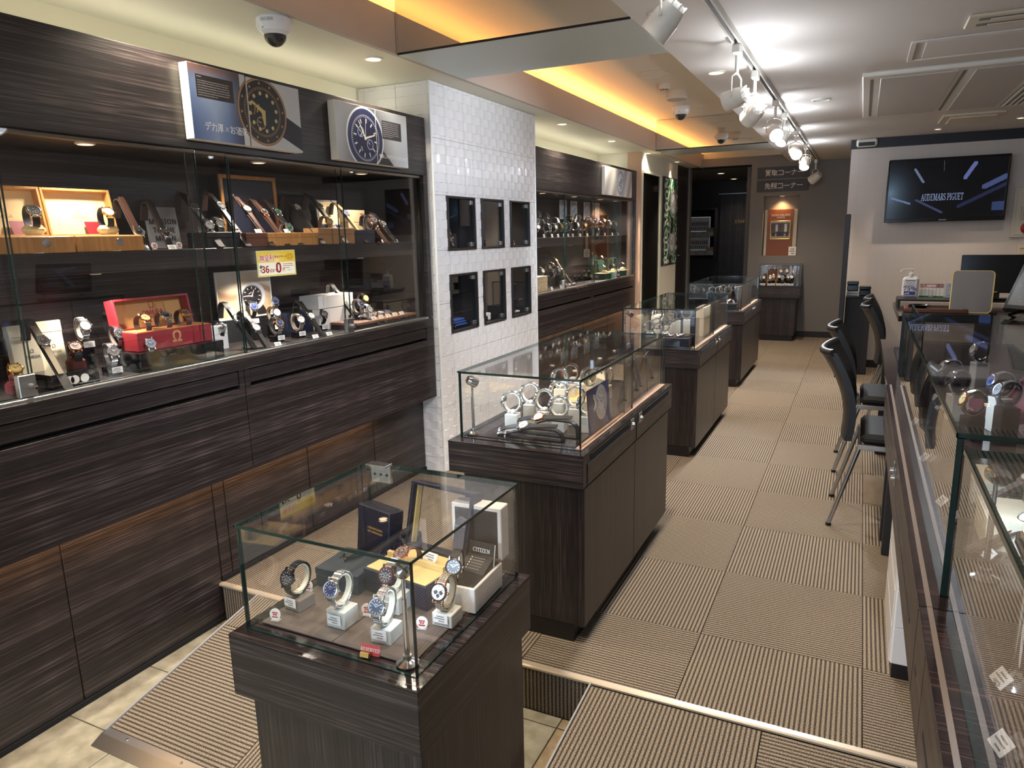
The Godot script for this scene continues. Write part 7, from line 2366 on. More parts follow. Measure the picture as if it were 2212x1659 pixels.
	plain_box("watch_carton", Vector3(-0.925, D + 0.0, -4.28 - 0.18), Vector3(-0.875, D + 0.16, -4.43), "box_navy", "upright navy carton at the corner of the third showcase")
	for k in 3:
		watch(Vector3(-1.06 + 0.05 * k, D + 0.064, -4.345), look(-60, 80), "steel", "flat", ["leather_brown", "leather_black", "mesh_steel"][k], ["white", "blue", "white"][k], ["brown strap watch lying on the navy carton in the third showcase", "blue dial strap watch lying on the navy carton", "mesh strap watch lying on the navy carton"][k])
	plain_box("watch_carton", Vector3(-0.96, D, -5.0), Vector3(-0.90, D + 0.19, -4.75), "box_cream", "tall cream carton behind the sliding glass of the third showcase")
	plain_box("watch_carton", Vector3(-0.95, D, -5.3), Vector3(-0.90, D + 0.19, -5.06), "box_black", "tall black carton behind the sliding glass of the third showcase")
	plain_box("watch_carton", Vector3(-1.27, D, -4.95), Vector3(-1.22, D + 0.12, -4.8), "box_cream", "cream upright carton on the cabinet side of the third showcase")
	case_lamp(Vector3(-1.27, D, -4.29), 0.19, Vector3(-1.05, 0.70, -4.6), "chrome pole lamp at the street corner of the third showcase", "pole lamps in the showcases", 0.05)
	# fourth showcase
	n = 0
	for q in [Vector3(-1.468, 0.780, -7.199), Vector3(-1.240, 0.780, -7.237), Vector3(-1.209, 0.790, -7.290), Vector3(-1.154, 0.780, -7.251), Vector3(-1.140, 0.800, -7.413), Vector3(-1.115, 0.790, -7.427), Vector3(-1.266, 0.760, -6.923)]:
		var b := look(-80, 10)
		var hd: Vector3 = q + b * Vector3(0, 0, 0.034)
		hd.x = clampf(hd.x, -1.33, -0.98); hd.z = clampf(hd.z, -7.45, -6.5)
		watch(hd, b, "steel", "bracelet" if n < 4 else "loop", "steel" if n < 4 else "leather_black", "white", "%s watch with white dial in the farthest aisle showcase" % ("steel bracelet" if n < 4 else "black leather"), "watches in the farthest aisle showcase")
		cuff_stand(hd, b, D, "black_acrylic", "grey_acrylic", "black block with a cuff in the farthest aisle showcase", "stands in the farthest aisle showcase", 0.046)
		n += 1
	plain_box("watch_carton", Vector3(-1.1, D, -6.62), Vector3(-0.96, D + 0.05, -6.48), "box_black", "black carton with a pale bracelet at the street end of the farthest aisle showcase")
	watch(Vector3(-1.03, D + 0.075, -6.55), look(-40, 60), "rose_gold", "bracelet", "white_ceramic_band", "white", "pale bracelet watch lying on the black carton in the farthest aisle showcase")
	for k in 2:
		o = thing("leaning_frame", "pale frame leaning on the sliding glass of the farthest aisle showcase", "frame", Vector3(-0.94, D, -6.75 - 0.4 * k), look(80, 12), "pale frames in the farthest aisle showcase")
		part(o, "board", sbox(Vector3(-0.12, 0.0005, -0.006), Vector3(0.12, 0.19, 0.0), 0.001), M.grey_wall_dark)
		part(o, "rim", sbox(Vector3(-0.125, 0.185, -0.007), Vector3(0.125, 0.195, 0.002)), M.grey_plastic)
	case_lamp(Vector3(-1.32, D, -6.47), 0.19, Vector3(-1.1, 0.70, -6.8), "chrome pole lamp at the street corner of the farthest aisle showcase", "pole lamps in the showcases", 0.1)
	# small showcase at the back wall
	D = 0.6795
	n = 0
	for q in [Vector3(-0.895, 0.844, -9.620), Vector3(-0.823, 0.844, -9.620), Vector3(-0.758, 0.845, -9.620), Vector3(-1.080, 0.771, -9.480), Vector3(-0.999, 0.774, -9.440), Vector3(-0.965, 0.783, -9.480), Vector3(-0.900, 0.783, -9.480), Vector3(-0.857, 0.769, -9.440), Vector3(-0.797, 0.784, -9.480), Vector3(-0.751, 0.781, -9.440)]:
		var wh: String = ["white", "white", "orange", "white", "white", "champagne", "white", "slate", "champagne", "white"][n]
		var b := look(10, 20)
		watch(q, b, "steel", "loop" if n % 3 == 0 else "bracelet", "leather_black" if n % 3 == 0 else "steel", wh, "watch with %s dial on %s in the showcase at the back wall" % [wh, "black leather" if n % 3 == 0 else "a steel bracelet"], "watches in the back wall showcase")
		cuff_stand(q, b, D, "black_acrylic", "cream_plastic", "black block with a cuff in the showcase at the back wall", "stands in the back wall showcase", 0.05)
		price_tag(Vector3(q.x, D, q.z + 0.02 + 0.01), look(10, 10), "white price card in the showcase at the back wall", "price cards in the back wall showcase", 0.05, 0.02)
		n += 1
	open_box(Vector3(-0.99, D, -9.6), ry(6), Vector3(0.13, 0.04, 0.12), 0.16, "box_wood", "box_wood_dark", "small open wood box with dark lining in the showcase at the back wall", "presentation_box", "", 8)

func fill_counter() -> void:
	var D := 0.7205
	var n := 0
	for q in [Vector3(0.312, 0.860, -2.855), Vector3(0.321, 0.850, -2.698), Vector3(0.339, 0.830, -2.478), Vector3(0.422, 0.870, -2.594), Vector3(0.428, 0.860, -2.504), Vector3(0.450, 0.870, -3.255)]:
		var b := look(-70, 20)
		var hd: Vector3 = q + b * Vector3(0, 0, 0.034)
		var mt: String = ["steel", "steel", "rose_gold", "steel", "steel", "steel"][n]
		watch(hd, b, mt, "bracelet", mt if n != 2 else "mesh_steel", ["white", "black", "champagne", "blue", "slate", "white"][n], ["steel bracelet watch with white dial at the chair end of the counter", "steel bracelet watch with black dial in the counter", "rose gold bracelet watch with champagne dial in the counter", "steel bracelet watch with blue dial by the plant reflection in the counter", "steel bracelet watch with grey dial in the counter", "steel bracelet watch with white dial under the monitor"][n])
		cuff_stand(hd, b, D, "black_acrylic" if n % 2 == 0 else "frosted_acrylic", "black_acrylic", "%s stand with a cuff inside the glass counter" % ("black block" if n % 2 == 0 else "frosted cube"), "watch stands in the glass counter", 0.05)
		n += 1
	# boxes and trays inside the counter
	open_box(Vector3(0.44, D, -2.88), ry(-80), Vector3(0.2, 0.02, 0.16), 0.1, "box_wine_pink", "box_wine_pink", "flat wine-coloured tray inside the counter beside the monitor", "tray", "", 30)
	for k in [[Vector3(0.27, D, -1.99), Vector3(0.34, D + 0.06, -1.85), "box_cream", "cream block beside the front glass of the counter"], [Vector3(0.26, D, -1.72), Vector3(0.34, D + 0.07, -1.58), "box_cream", "cream block at the entrance end inside the counter"], [Vector3(0.38, D, -1.93), Vector3(0.5, D + 0.04, -1.72), "box_beige", "beige block in the middle of the counter"], [Vector3(0.43, D, -2.05), Vector3(0.62, D + 0.12, -1.95), "box_black", "black carton with yellow edge inside the counter"], [Vector3(0.5, D, -2.55), Vector3(0.7, D + 0.05, -2.3), "box_black", "flat black tray on the staff side of the counter"]]:
		plain_box("watch_carton", k[0], k[1], k[2], k[3])
	var o := thing("yellow_edge_card", "black card with a broad yellow edge and emblem inside the counter", "card", Vector3(0.43, D, -1.91), look(-20, 14))
	part(o, "board", sbox(Vector3(0, 0.0005, -0.004), Vector3(0.14, 0.13, 0.0), 0.001), M.box_black)
	part(o, "edge", sbox(Vector3(-0.03, 0.0005, -0.004), Vector3(0.0, 0.13, 0.001), 0.001), M.box_yellow)
	text(o, "B", 0.03, M.ink_black, at(Vector3(-0.015, 0.04, 0.0016)), true, "emblem", true)
	for k in 2:
		var b := look(-70, 60)
		var p := Vector3([0.36, 0.33][k], D + [0.105, 0.075][k], [-1.78, -1.6][k])
		watch(p, b, "steel", "flat", "leather_brown", "white", ["brown strap watch leaning on its holder in the counter", "brown strap watch at the entrance end of the counter"][k])
		strap_stand(p, b, D, "leather_stand", ["brown holder under the leaning strap watch in the counter", "brown holder under the strap watch at the counter's entrance end"][k], "")
	for q in [Vector3(0.276, 0.722, -3.004), Vector3(0.278, 0.722, -2.850), Vector3(0.179, 0.722, -2.595), Vector3(0.183, 0.722, -2.183), Vector3(0.202, 0.722, -1.830), Vector3(0.256, 0.722, -1.545), Vector3(0.212, 0.722, -1.095), Vector3(0.176, 0.722, -0.942)]:
		if q.z < -1.26 and q.z > -1.36: continue
		price_tag(Vector3(maxf(q.x, 0.19), D, q.z), look(-75, 40), "white price card lying along the front glass of the counter", "price cards along the counter front", 0.034, 0.024)
	case_lamp(Vector3(0.235, D, -1.10), 0.21, Vector3(0.32, 0.75, -0.95), "chrome pole lamp with a lit round lens in the entrance-end counter", "pole lamps in the counter", 0.08)
	case_lamp(Vector3(0.23, D, -2.55), 0.2, Vector3(0.45, 0.75, -2.5), "chrome pole lamp in the counter before the chairs", "pole lamps in the counter", 0.12)
	case_lamp(Vector3(0.245, D, -1.45), 0.2, Vector3(0.4, 0.75, -1.7), "chrome pole lamp at the end pane of the counter before the chairs", "pole lamps in the counter", 0.12)
	o = thing("white_tray", "white square tray with two knotted cords in the entrance-end counter", "tray", Vector3(0.36, D, -1.02), ry(-10))
	part(o, "base", sbox(Vector3(-0.075, 0.0005, -0.075), Vector3(0.075, 0.008, 0.075), 0.002), M.box_white)
	for f in [[-0.08, -0.08, 0.08, -0.072], [-0.08, 0.072, 0.08, 0.08], [-0.08, -0.072, -0.072, 0.072], [0.072, -0.072, 0.08, 0.072]]:
		part(o, "rim", sbox(Vector3(f[0], 0.0005, f[1]), Vector3(f[2], 0.03, f[3]), 0.002), M.box_white)
	for k in 2:
		var m := MB.new()
		var pts := []
		for j in 15:
			pts.append(Vector3(-0.03 + 0.05 * k + 0.012 * sin(j * 0.9), 0.016 + 0.004 * cos(j * 1.3), -0.05 + 0.007 * j))
		m.tube(pts, 0.006, 7)
		part(o, "cord", m, M.box_beige)
	for k in 2:
		plain_box("watch_carton", Vector3(0.3 + 0.0 * k, D, -0.86 + 0.22 * k), Vector3(0.42, D + 0.06, -0.74 + 0.22 * k), "box_cream", ["cream block next to the white tray in the entrance-end counter", "cream block farther from the white tray in the entrance-end counter"][k])
	watch(Vector3(0.36, D + 0.07, -1.2), look(-60, 35), "steel", "bracelet", "steel", "black", "steel bracelet watch with black dial in the entrance-end counter")
	cuff_stand(Vector3(0.36, D + 0.07, -1.2), look(-60, 35), D, "box_cream", "cream_plastic", "cream block with a cuff in the entrance-end counter", "", 0.06)
	# trailing plant behind the counter glass
	o = thing("trailing_plant", "trailing green plant with pointed leaves in a pot on the counter's staff side", "plant", Vector3(0.66, 1.0175, -2.35))
	var m := MB.new()
	m.lathe([Vector2(0, 0.0), Vector2(0.04, 0.0), Vector2(0.055, 0.08), Vector2(0.05, 0.08), Vector2(0.045, 0.07), Vector2(0, 0.07)], 20)
	part(o, "pot", m, M.box_white)
	for k in 26:
		var a := rng.randf() * TAU
		var r := rng.randf_range(0.03, 0.16)
		var c := Vector3(cos(a) * r * 0.7 - 0.03, 0.09 + rng.randf_range(-0.06, 0.05) * (r / 0.16 + 0.3) + 0.02, sin(a) * r)
		var b := Basis(Vector3.UP, -a) * Basis(Vector3(0, 0, 1), rng.randf_range(-0.7, 0.1))
		m = MB.new()
		var L := rng.randf_range(0.035, 0.06)
		var W := L * 0.32
		var tip := c + b * Vector3(L, -0.01, 0)
		var mid := c + b * Vector3(L * 0.4, 0.004, 0)
		for s in [-1.0, 1.0]:
			var e := c + b * Vector3(L * 0.35, -0.004, s * W)
			var nn: Vector3 = (b * Vector3(0, 1, s * 0.3)).normalized()
			m.tri(c, e, mid, nn, nn, nn); m.tri(mid, e, tip, nn, nn, nn)
		part(o, "leaf", m, M.leaf_green if k % 3 else M.leaf_pale)
		if k % 3 == 0:
			m = MB.new()
			m.tube([Vector3(0, 0.07, 0), Vector3(c.x * 0.5, 0.13, c.z * 0.5), c], 0.0015, 5)
			part(o, "stem", m, M.leaf_green)
	# sales monitor on the glass top
	o = thing("sales_monitor", "black tilted sales monitor on the glass counter beside the plant", "monitor", Vector3(0.60, 1.0235, -3.08), look(-45, 28))
	part(o, "body", sbox(Vector3(-0.17, 0.02, -0.03), Vector3(0.17, 0.24, 0.0), 0.008), M.tv_black)
	m = MB.new()
	m.quad(Vector3(-0.152, 0.042, 0.0008), Vector3(0.152, 0.042, 0.0008), Vector3(0.152, 0.225, 0.0008), Vector3(-0.152, 0.225, 0.0008), Vector3.BACK)
	part(o, "screen", m, M.monitor_screen)
	for s in [-0.1, 0.1]:
		m = MB.new()
		m.tube([Vector3(s, 0.03, -0.02), Vector3(s * 1.1, -0.004, 0.02), Vector3(s * 1.15, 0.006, -0.09)], 0.006, 8)
		part(o, "foot", m, M.steel_dark)
	# reception desk beyond the chairs
	o = thing("reception_desk", "dark wooden reception desk with a raised black shelf below the television", "desk", Vector3(0.95, 0, -6.2))
	var off := at(-o.position)
	part(o, "desk_top", sbox(Vector3(0.27, 0.70, -6.75), Vector3(1.7, 0.74, -5.68), 0.002), M.wood_counter, off)
	part(o, "leg_panel", sbox(Vector3(0.86, 0.0005, -6.72), Vector3(0.9, 0.70, -5.7), 0.002), M.black_panel, off)
	part(o, "leg_panel", sbox(Vector3(1.6, 0.0005, -6.72), Vector3(1.64, 0.70, -5.7), 0.002), M.black_panel, off)
	part(o, "riser_shelf", sbox(Vector3(0.29, 0.775, -6.75), Vector3(1.7, 0.79, -6.45), 0.002), M.black_panel, off)
	part(o, "riser_side", sbox(Vector3(0.29, 0.74, -6.75), Vector3(0.31, 0.775, -6.45)), M.black_panel, off)
	part(o, "riser_side", sbox(Vector3(1.68, 0.74, -6.75), Vector3(1.7, 0.775, -6.45)), M.black_panel, off)
	# things on it
	var Y := 0.7905
	o = thing("hand_gel_bottle", "white pump bottle of hand gel with a blue label on the reception shelf", "bottle", Vector3(0.378, Y, -6.6), ry(-6))
	m = MB.new()
	m.box(Vector3(0, 0.085, 0), Vector3(0.12, 0.17, 0.06), 0.02)
	part(o, "bottle", m, M.white_gloss)
	m = MB.new()
	m.quad(Vector3(-0.045, 0.02, 0.0306), Vector3(0.045, 0.02, 0.0306), Vector3(0.045, 0.145, 0.0306), Vector3(-0.045, 0.145, 0.0306), Vector3.BACK)
	part(o, "label", m, M.print_gel)
	text(o, "75%", 0.034, M.ink_navy, at(Vector3(0, 0.074, 0.0312)), true, "lettering", true)
	m = MB.new()
	m.lathe([Vector2(0.018, 0.168), Vector2(0.018, 0.195), Vector2(0.012, 0.2), Vector2(0.006, 0.2), Vector2(0.006, 0.225), Vector2(0, 0.225)], 16)
	m.tube([Vector3(0.01, 0.228, 0), Vector3(-0.06, 0.226, 0.01), Vector3(-0.075, 0.21, 0.012)], 0.005, 8)
	part(o, "pump", m, M.white_gloss)
	o = thing("desk_calendar", "small spiral desk calendar with a green band beside the hand gel", "calendar", Vector3(0.53, Y, -6.62), look(-4, 20))
	part(o, "card", sbox(Vector3(-0.085, 0.0, -0.002), Vector3(0.085, 0.115, 0.0)), M.card_white)
	m = MB.new()
	m.quad(Vector3(-0.084, 0.001, 0.0006), Vector3(0.084, 0.001, 0.0006), Vector3(0.084, 0.114, 0.0006), Vector3(-0.084, 0.114, 0.0006), Vector3.BACK)
	part(o, "page", m, M.print_calendar)
	for k in 12:
		m = MB.new()
		var pts := []
		for j in 8:
			pts.append(Vector3(-0.07 + 0.0127 * k, 0.115 + 0.006 * sin(TAU * j / 7.0), -0.001 + 0.006 * cos(TAU * j / 7.0)))
		m.tube(pts, 0.0012, 4)
		part(o, "spiral_ring", m, M.steel)
	part(o, "back_card", sbox(Vector3(-0.085, -0.002, -0.055), Vector3(0.085, 0.001, -0.002)), M.card_white)
	o = thing("leaflet_stand", "pale blue leaflet in a clear stand beside the desk calendar", "leaflet", Vector3(0.675, Y, -6.63), look(-4, 12))
	part(o, "sheet", sbox(Vector3(-0.045, 0.0, -0.001), Vector3(0.045, 0.115, 0.0)), M.card_white)
	m = MB.new()
	m.quad(Vector3(-0.044, 0.001, 0.0006), Vector3(0.044, 0.001, 0.0006), Vector3(0.044, 0.114, 0.0006), Vector3(-0.044, 0.114, 0.0006), Vector3.BACK)
	part(o, "print", m, M.print_leaflet)
	part(o, "clear_foot", sbox(Vector3(-0.045, 0, -0.03), Vector3(0.045, 0.003, 0.01)), M.frosted_acrylic)
	o = thing("tray_wood", "brown wooden tray with a dark mat on the reception desk", "tray", Vector3(0.52, 0.7405, -6.1), ry(-3))
	part(o, "mat", sbox(Vector3(-0.17, 0.0, -0.13), Vector3(0.17, 0.012, 0.13)), M.leather_black)
	for f in [[-0.2, -0.16, 0.2, -0.13], [-0.2, 0.13, 0.2, 0.16], [-0.2, -0.13, -0.17, 0.13], [0.17, -0.13, 0.2, 0.13]]:
		part(o, "rim", sbox(Vector3(f[0], 0.0, f[1]), Vector3(f[2], 0.025, f[3]), 0.003), M.box_wood_dark)
	o = thing("coin_dish", "dark oval dish resting on the wooden tray", "dish", Vector3(0.42, 0.7535, -6.17))
	m = MB.new()
	m.lathe([Vector2(0, 0.0), Vector2(0.05, 0.0), Vector2(0.07, 0.022), Vector2(0.066, 0.022), Vector2(0.048, 0.004), Vector2(0, 0.004)], 24)
	part(o, "bowl", m, M.steel_dark)
	o = thing("table_mirror", "rounded table mirror with a brass rim on the reception desk", "mirror", Vector3(0.73, 0.7405, -6.0), look(-8, 6))
	var rr := func(w: float, h: float, r: float) -> PackedVector2Array:
		var out := PackedVector2Array()
		for c in [[w - r, h - r, 0.0], [-w + r, h - r, PI / 2], [-w + r, r, PI], [w - r, r, PI * 1.5]]:
			for j in 6:
				out.append(Vector2(c[0] + cos(c[2] + j / 5.0 * PI / 2) * r, c[1] + sin(c[2] + j / 5.0 * PI / 2) * r))
		return out
	m = MB.new()
	m.prism(rr.call(0.13, 0.30, 0.03), -0.012, 0.0)
	part(o, "rim", m, M.brass)
	m = MB.new()
	m.prism(rr.call(0.123, 0.293, 0.025), -0.004, 0.001, at(Vector3(0, 0.0035, 0)))
	part(o, "mirror_sheet", m, M.table_mirror)
	m = MB.new()
	m.tube([Vector3(0, 0.2, -0.012), Vector3(0, 0.0, -0.09)], 0.004, 6)
	m.tube([Vector3(0.13, 0.15, -0.006), Vector3(0.15, 0.15, -0.006)], 0.006, 8)
	part(o, "strut", m, M.brass)
	o = thing("desktop_monitor", "wide black monitor behind the table mirror on the reception shelf", "monitor", Vector3(0.95, Y, -6.55), look(-4, 4))
	part(o, "body", sbox(Vector3(-0.24, 0.05, -0.025), Vector3(0.3, 0.34, 0.0), 0.004), M.tv_black)
	part(o, "neck", sbox(Vector3(-0.03, 0.0, -0.04), Vector3(0.03, 0.2, -0.02)), M.tv_black)
	part(o, "foot", sbox(Vector3(-0.1, 0.0, -0.09), Vector3(0.1, 0.01, 0.06), 0.003), M.tv_black)

func build_back() -> void:
	# black partition, cabinet and printers by the passage
	var o := thing("partition_panel", "thin black upright partition beside the passage to the back", "partition", Vector3(-0.125, 0, -7.25))
	part(o, "panel", sbox(Vector3(-0.02, 0.0005, -0.14), Vector3(0.02, 1.475, 0.14), 0.003), M.navy_black)
	part(o, "base_strip", sbox(Vector3(-0.022, 0.0005, -0.142), Vector3(0.022, 0.03, 0.142), 0.001), M.black_panel)
	o = thing("low_cabinet", "low black cabinet behind the partition with printers on top", "cabinet", Vector3(0.0, 0, -7.5))
	part(o, "body", sbox(Vector3(-0.1, 0.0005, -0.23), Vector3(0.115, 0.72, 0.18), 0.003), M.black_panel)
	part(o, "top", sbox(Vector3(-0.1, 0.72, -0.235), Vector3(0.118, 0.735, 0.19), 0.003), M.black_gloss)
	part(o, "knob", sbox(Vector3(-0.04, 0.45, 0.18), Vector3(-0.02, 0.47, 0.19), 0.003), M.steel_dark)
	for k in 2:
		o = thing("receipt_printer", ["black receipt printer on white boxes on the low cabinet", "black receipt printer standing alone on the low cabinet"][k], "printer", Vector3([-0.045, 0.06][k], 0.7355, -7.42))
		if k == 0:
			for j in 2:
				part(o, "paper_box", sbox(Vector3(-0.05, 0.0005 + 0.022 * j, -0.06), Vector3(0.045, 0.02 + 0.022 * j, 0.06), 0.002), M.box_white)
		var y := 0.046 if k == 0 else 0.0005
		part(o, "body", sbox(Vector3(-0.05, y, -0.07), Vector3(0.045, y + 0.055, 0.06), 0.006), M.tv_black)
		part(o, "lid", sbox(Vector3(-0.052, y + 0.057, -0.07), Vector3(0.047, y + 0.085, 0.07), 0.006), M.tv_black)
	# signs on the grey wall
	for k in 2:
		o = thing("wall_sign", ["dark wall sign with white characters, the upper of the two", "dark wall sign with white characters just above the lit niche"][k], "sign", Vector3(-0.943, [1.981, 1.823][k], -9.749), Basis(), "dark signs with white characters")
		part(o, "plate", sbox(Vector3(-0.305, 0, 0), Vector3(0.305, 0.14, 0.008), 0.002), M.grey_wall_dark)
		var mk := kana(["買取コーナー", "免税コーナー"][k], 0.076, 2.0, 0.003)
		part(o, "characters", mk, M.ink_white, at(Vector3(-0.215, 0.108, 0.008)))
	# lit niche with the brown board
	var nz := -9.88
	o = thing("brown_display_board", "brown leather-look display board with a framed photograph in the lit niche", "display board", Vector3(-0.945, 1.0285, nz))
	part(o, "cream_board", sbox(Vector3(-0.2, 0, 0.01), Vector3(0.19, 0.575, 0.03), 0.002), M.box_cream)
	part(o, "brown_board", sbox(Vector3(-0.165, 0, 0.03), Vector3(0.145, 0.58, 0.05), 0.002), M.brown_board)
	for f in [[-0.125, 0.205, 0.115, 0.212], [-0.125, 0.428, 0.115, 0.435], [-0.125, 0.212, -0.118, 0.428], [0.108, 0.212, 0.115, 0.428]]:
		part(o, "gold_frame", sbox(Vector3(f[0], f[1], 0.05), Vector3(f[2], f[3], 0.058), 0.001), M.brass)
	var m := MB.new()
	m.quad(Vector3(-0.118, 0.212, 0.0525), Vector3(0.108, 0.212, 0.0525), Vector3(0.108, 0.428, 0.0525), Vector3(-0.118, 0.428, 0.0525), Vector3.BACK)
	part(o, "photograph", m, M.print_interior)
	text(o, "PATEK PHILIPPE", 0.024, M.ink_white, at(Vector3(-0.005, 0.505, 0.0506)), true, "lettering").scale = Vector3(0.85, 1, 1)
	text(o, "GENEVE", 0.018, M.ink_white, at(Vector3(-0.005, 0.475, 0.0506)), true, "lettering")
	price_tag(Vector3(-0.79, 1.029, nz + 0.075), look(0, 4), "white notice card at the foot of the brown display board", "", 0.09, 0.11)
	downlight(Vector3(-0.945, 1.772, -9.81), "small warm lamp in the top of the lit niche", "", Color(1.0, 0.80, 0.55), 0.4, 55, "lamp_warm", 0.035, Vector3(-0.945, 1.1, -9.86))
	# staff door and rail in the far room
	o = thing("staff_door", "black sliding staff door with silver letters in the far room", "door", Vector3(-1.85, 0, -12.6))
	part(o, "door_leaf", sbox(Vector3(-0.33, 0.005, 0.0), Vector3(0.42, 1.94, 0.04), 0.002), M.wood_upright)
	part(o, "rail", sbox(Vector3(-0.36, 1.945, 0.0), Vector3(0.43, 1.965, 0.06), 0.002), M.brushed_steel)
	text(o, "STAFF ONLY", 0.052, M.brass, at(Vector3(0.12, 1.5, 0.0406)), false, "lettering", true)
	o = thing("far_wall_cabinet", "dark glass wall cabinet with two marble shelves in the far room", "display cabinet", Vector3(-2.75, 0.9, -12.6))
	part(o, "back", sbox(Vector3(-0.7, 0, 0.0), Vector3(0.53, 0.8, 0.02)), M.black_gap)
	for y in [0.06, 0.37]:
		part(o, "marble_shelf", sbox(Vector3(-0.7, y, 0.02), Vector3(0.53, y + 0.075, 0.3), 0.003), M.marble)
	for s in [[-0.7, -0.68], [0.53, 0.55]]:
		part(o, "side", sbox(Vector3(s[0], 0, 0.0), Vector3(s[1], 0.8, 0.32), 0.002), M.black_panel)
	part(o, "top", sbox(Vector3(-0.7, 0.8, 0.0), Vector3(0.55, 0.83, 0.32), 0.002), M.black_panel)
	pane(o, Vector3(0.0, 0.03, 0.305), Vector3(0.53, 0.8, 0.311), "glass_door")
	for k in 2:
		var c := thing("shop_photograph", ["framed shop photograph on the upper marble shelf in the far room", "framed shop photograph on the lower marble shelf in the far room"][k], "picture", Vector3(-2.52, [1.3455, 1.0355][k], -12.48), ry(14))
		part(c, "frame", sbox(Vector3(-0.2, 0, -0.015), Vector3(0.2, 0.25, 0.0), 0.003), M.brushed_steel)
		m = MB.new()
		m.quad(Vector3(-0.185, 0.014, 0.0006), Vector3(0.185, 0.014, 0.0006), Vector3(0.185, 0.236, 0.0006), Vector3(-0.185, 0.236, 0.0006), Vector3.BACK)
		part(c, "print", m, M.print_shopfront)
		var bx := plain_box("wooden_box", Vector3(-2.36, [1.3455, 1.0355][k], -12.46), Vector3(-2.24, [1.41, 1.09][k], -12.36), ["box_tan", "box_wood"][k], ["tan wooden box on the upper marble shelf in the far room", "orange wooden box on the lower marble shelf in the far room"][k])
		bx.rotation.y = 0.1
	for k in 2:
		downlight(Vector3(-1.9 - 0.02 * k, CEIL, -10.9 - 1.3 * k), "round recessed downlight in the dark ceiling of the far room", "downlights in the far room", Color(1.0, 0.95, 0.88), 0.5, 50, "lamp_warm", 0.06)
	o = thing("motion_sensor", "small white sensor at the edge of the grey back wall in the far room", "sensor", Vector3(-1.43, 1.98, -10.6))
	part(o, "body", sbox(Vector3(-0.06, -0.05, -0.04), Vector3(0.01, 0.04, 0.04), 0.012), M.white_plastic)
	part(o, "dark_window", sbox(Vector3(-0.063, -0.04, -0.025), Vector3(-0.058, 0.0, 0.025), 0.002), M.smoke_dome)
	build_person()

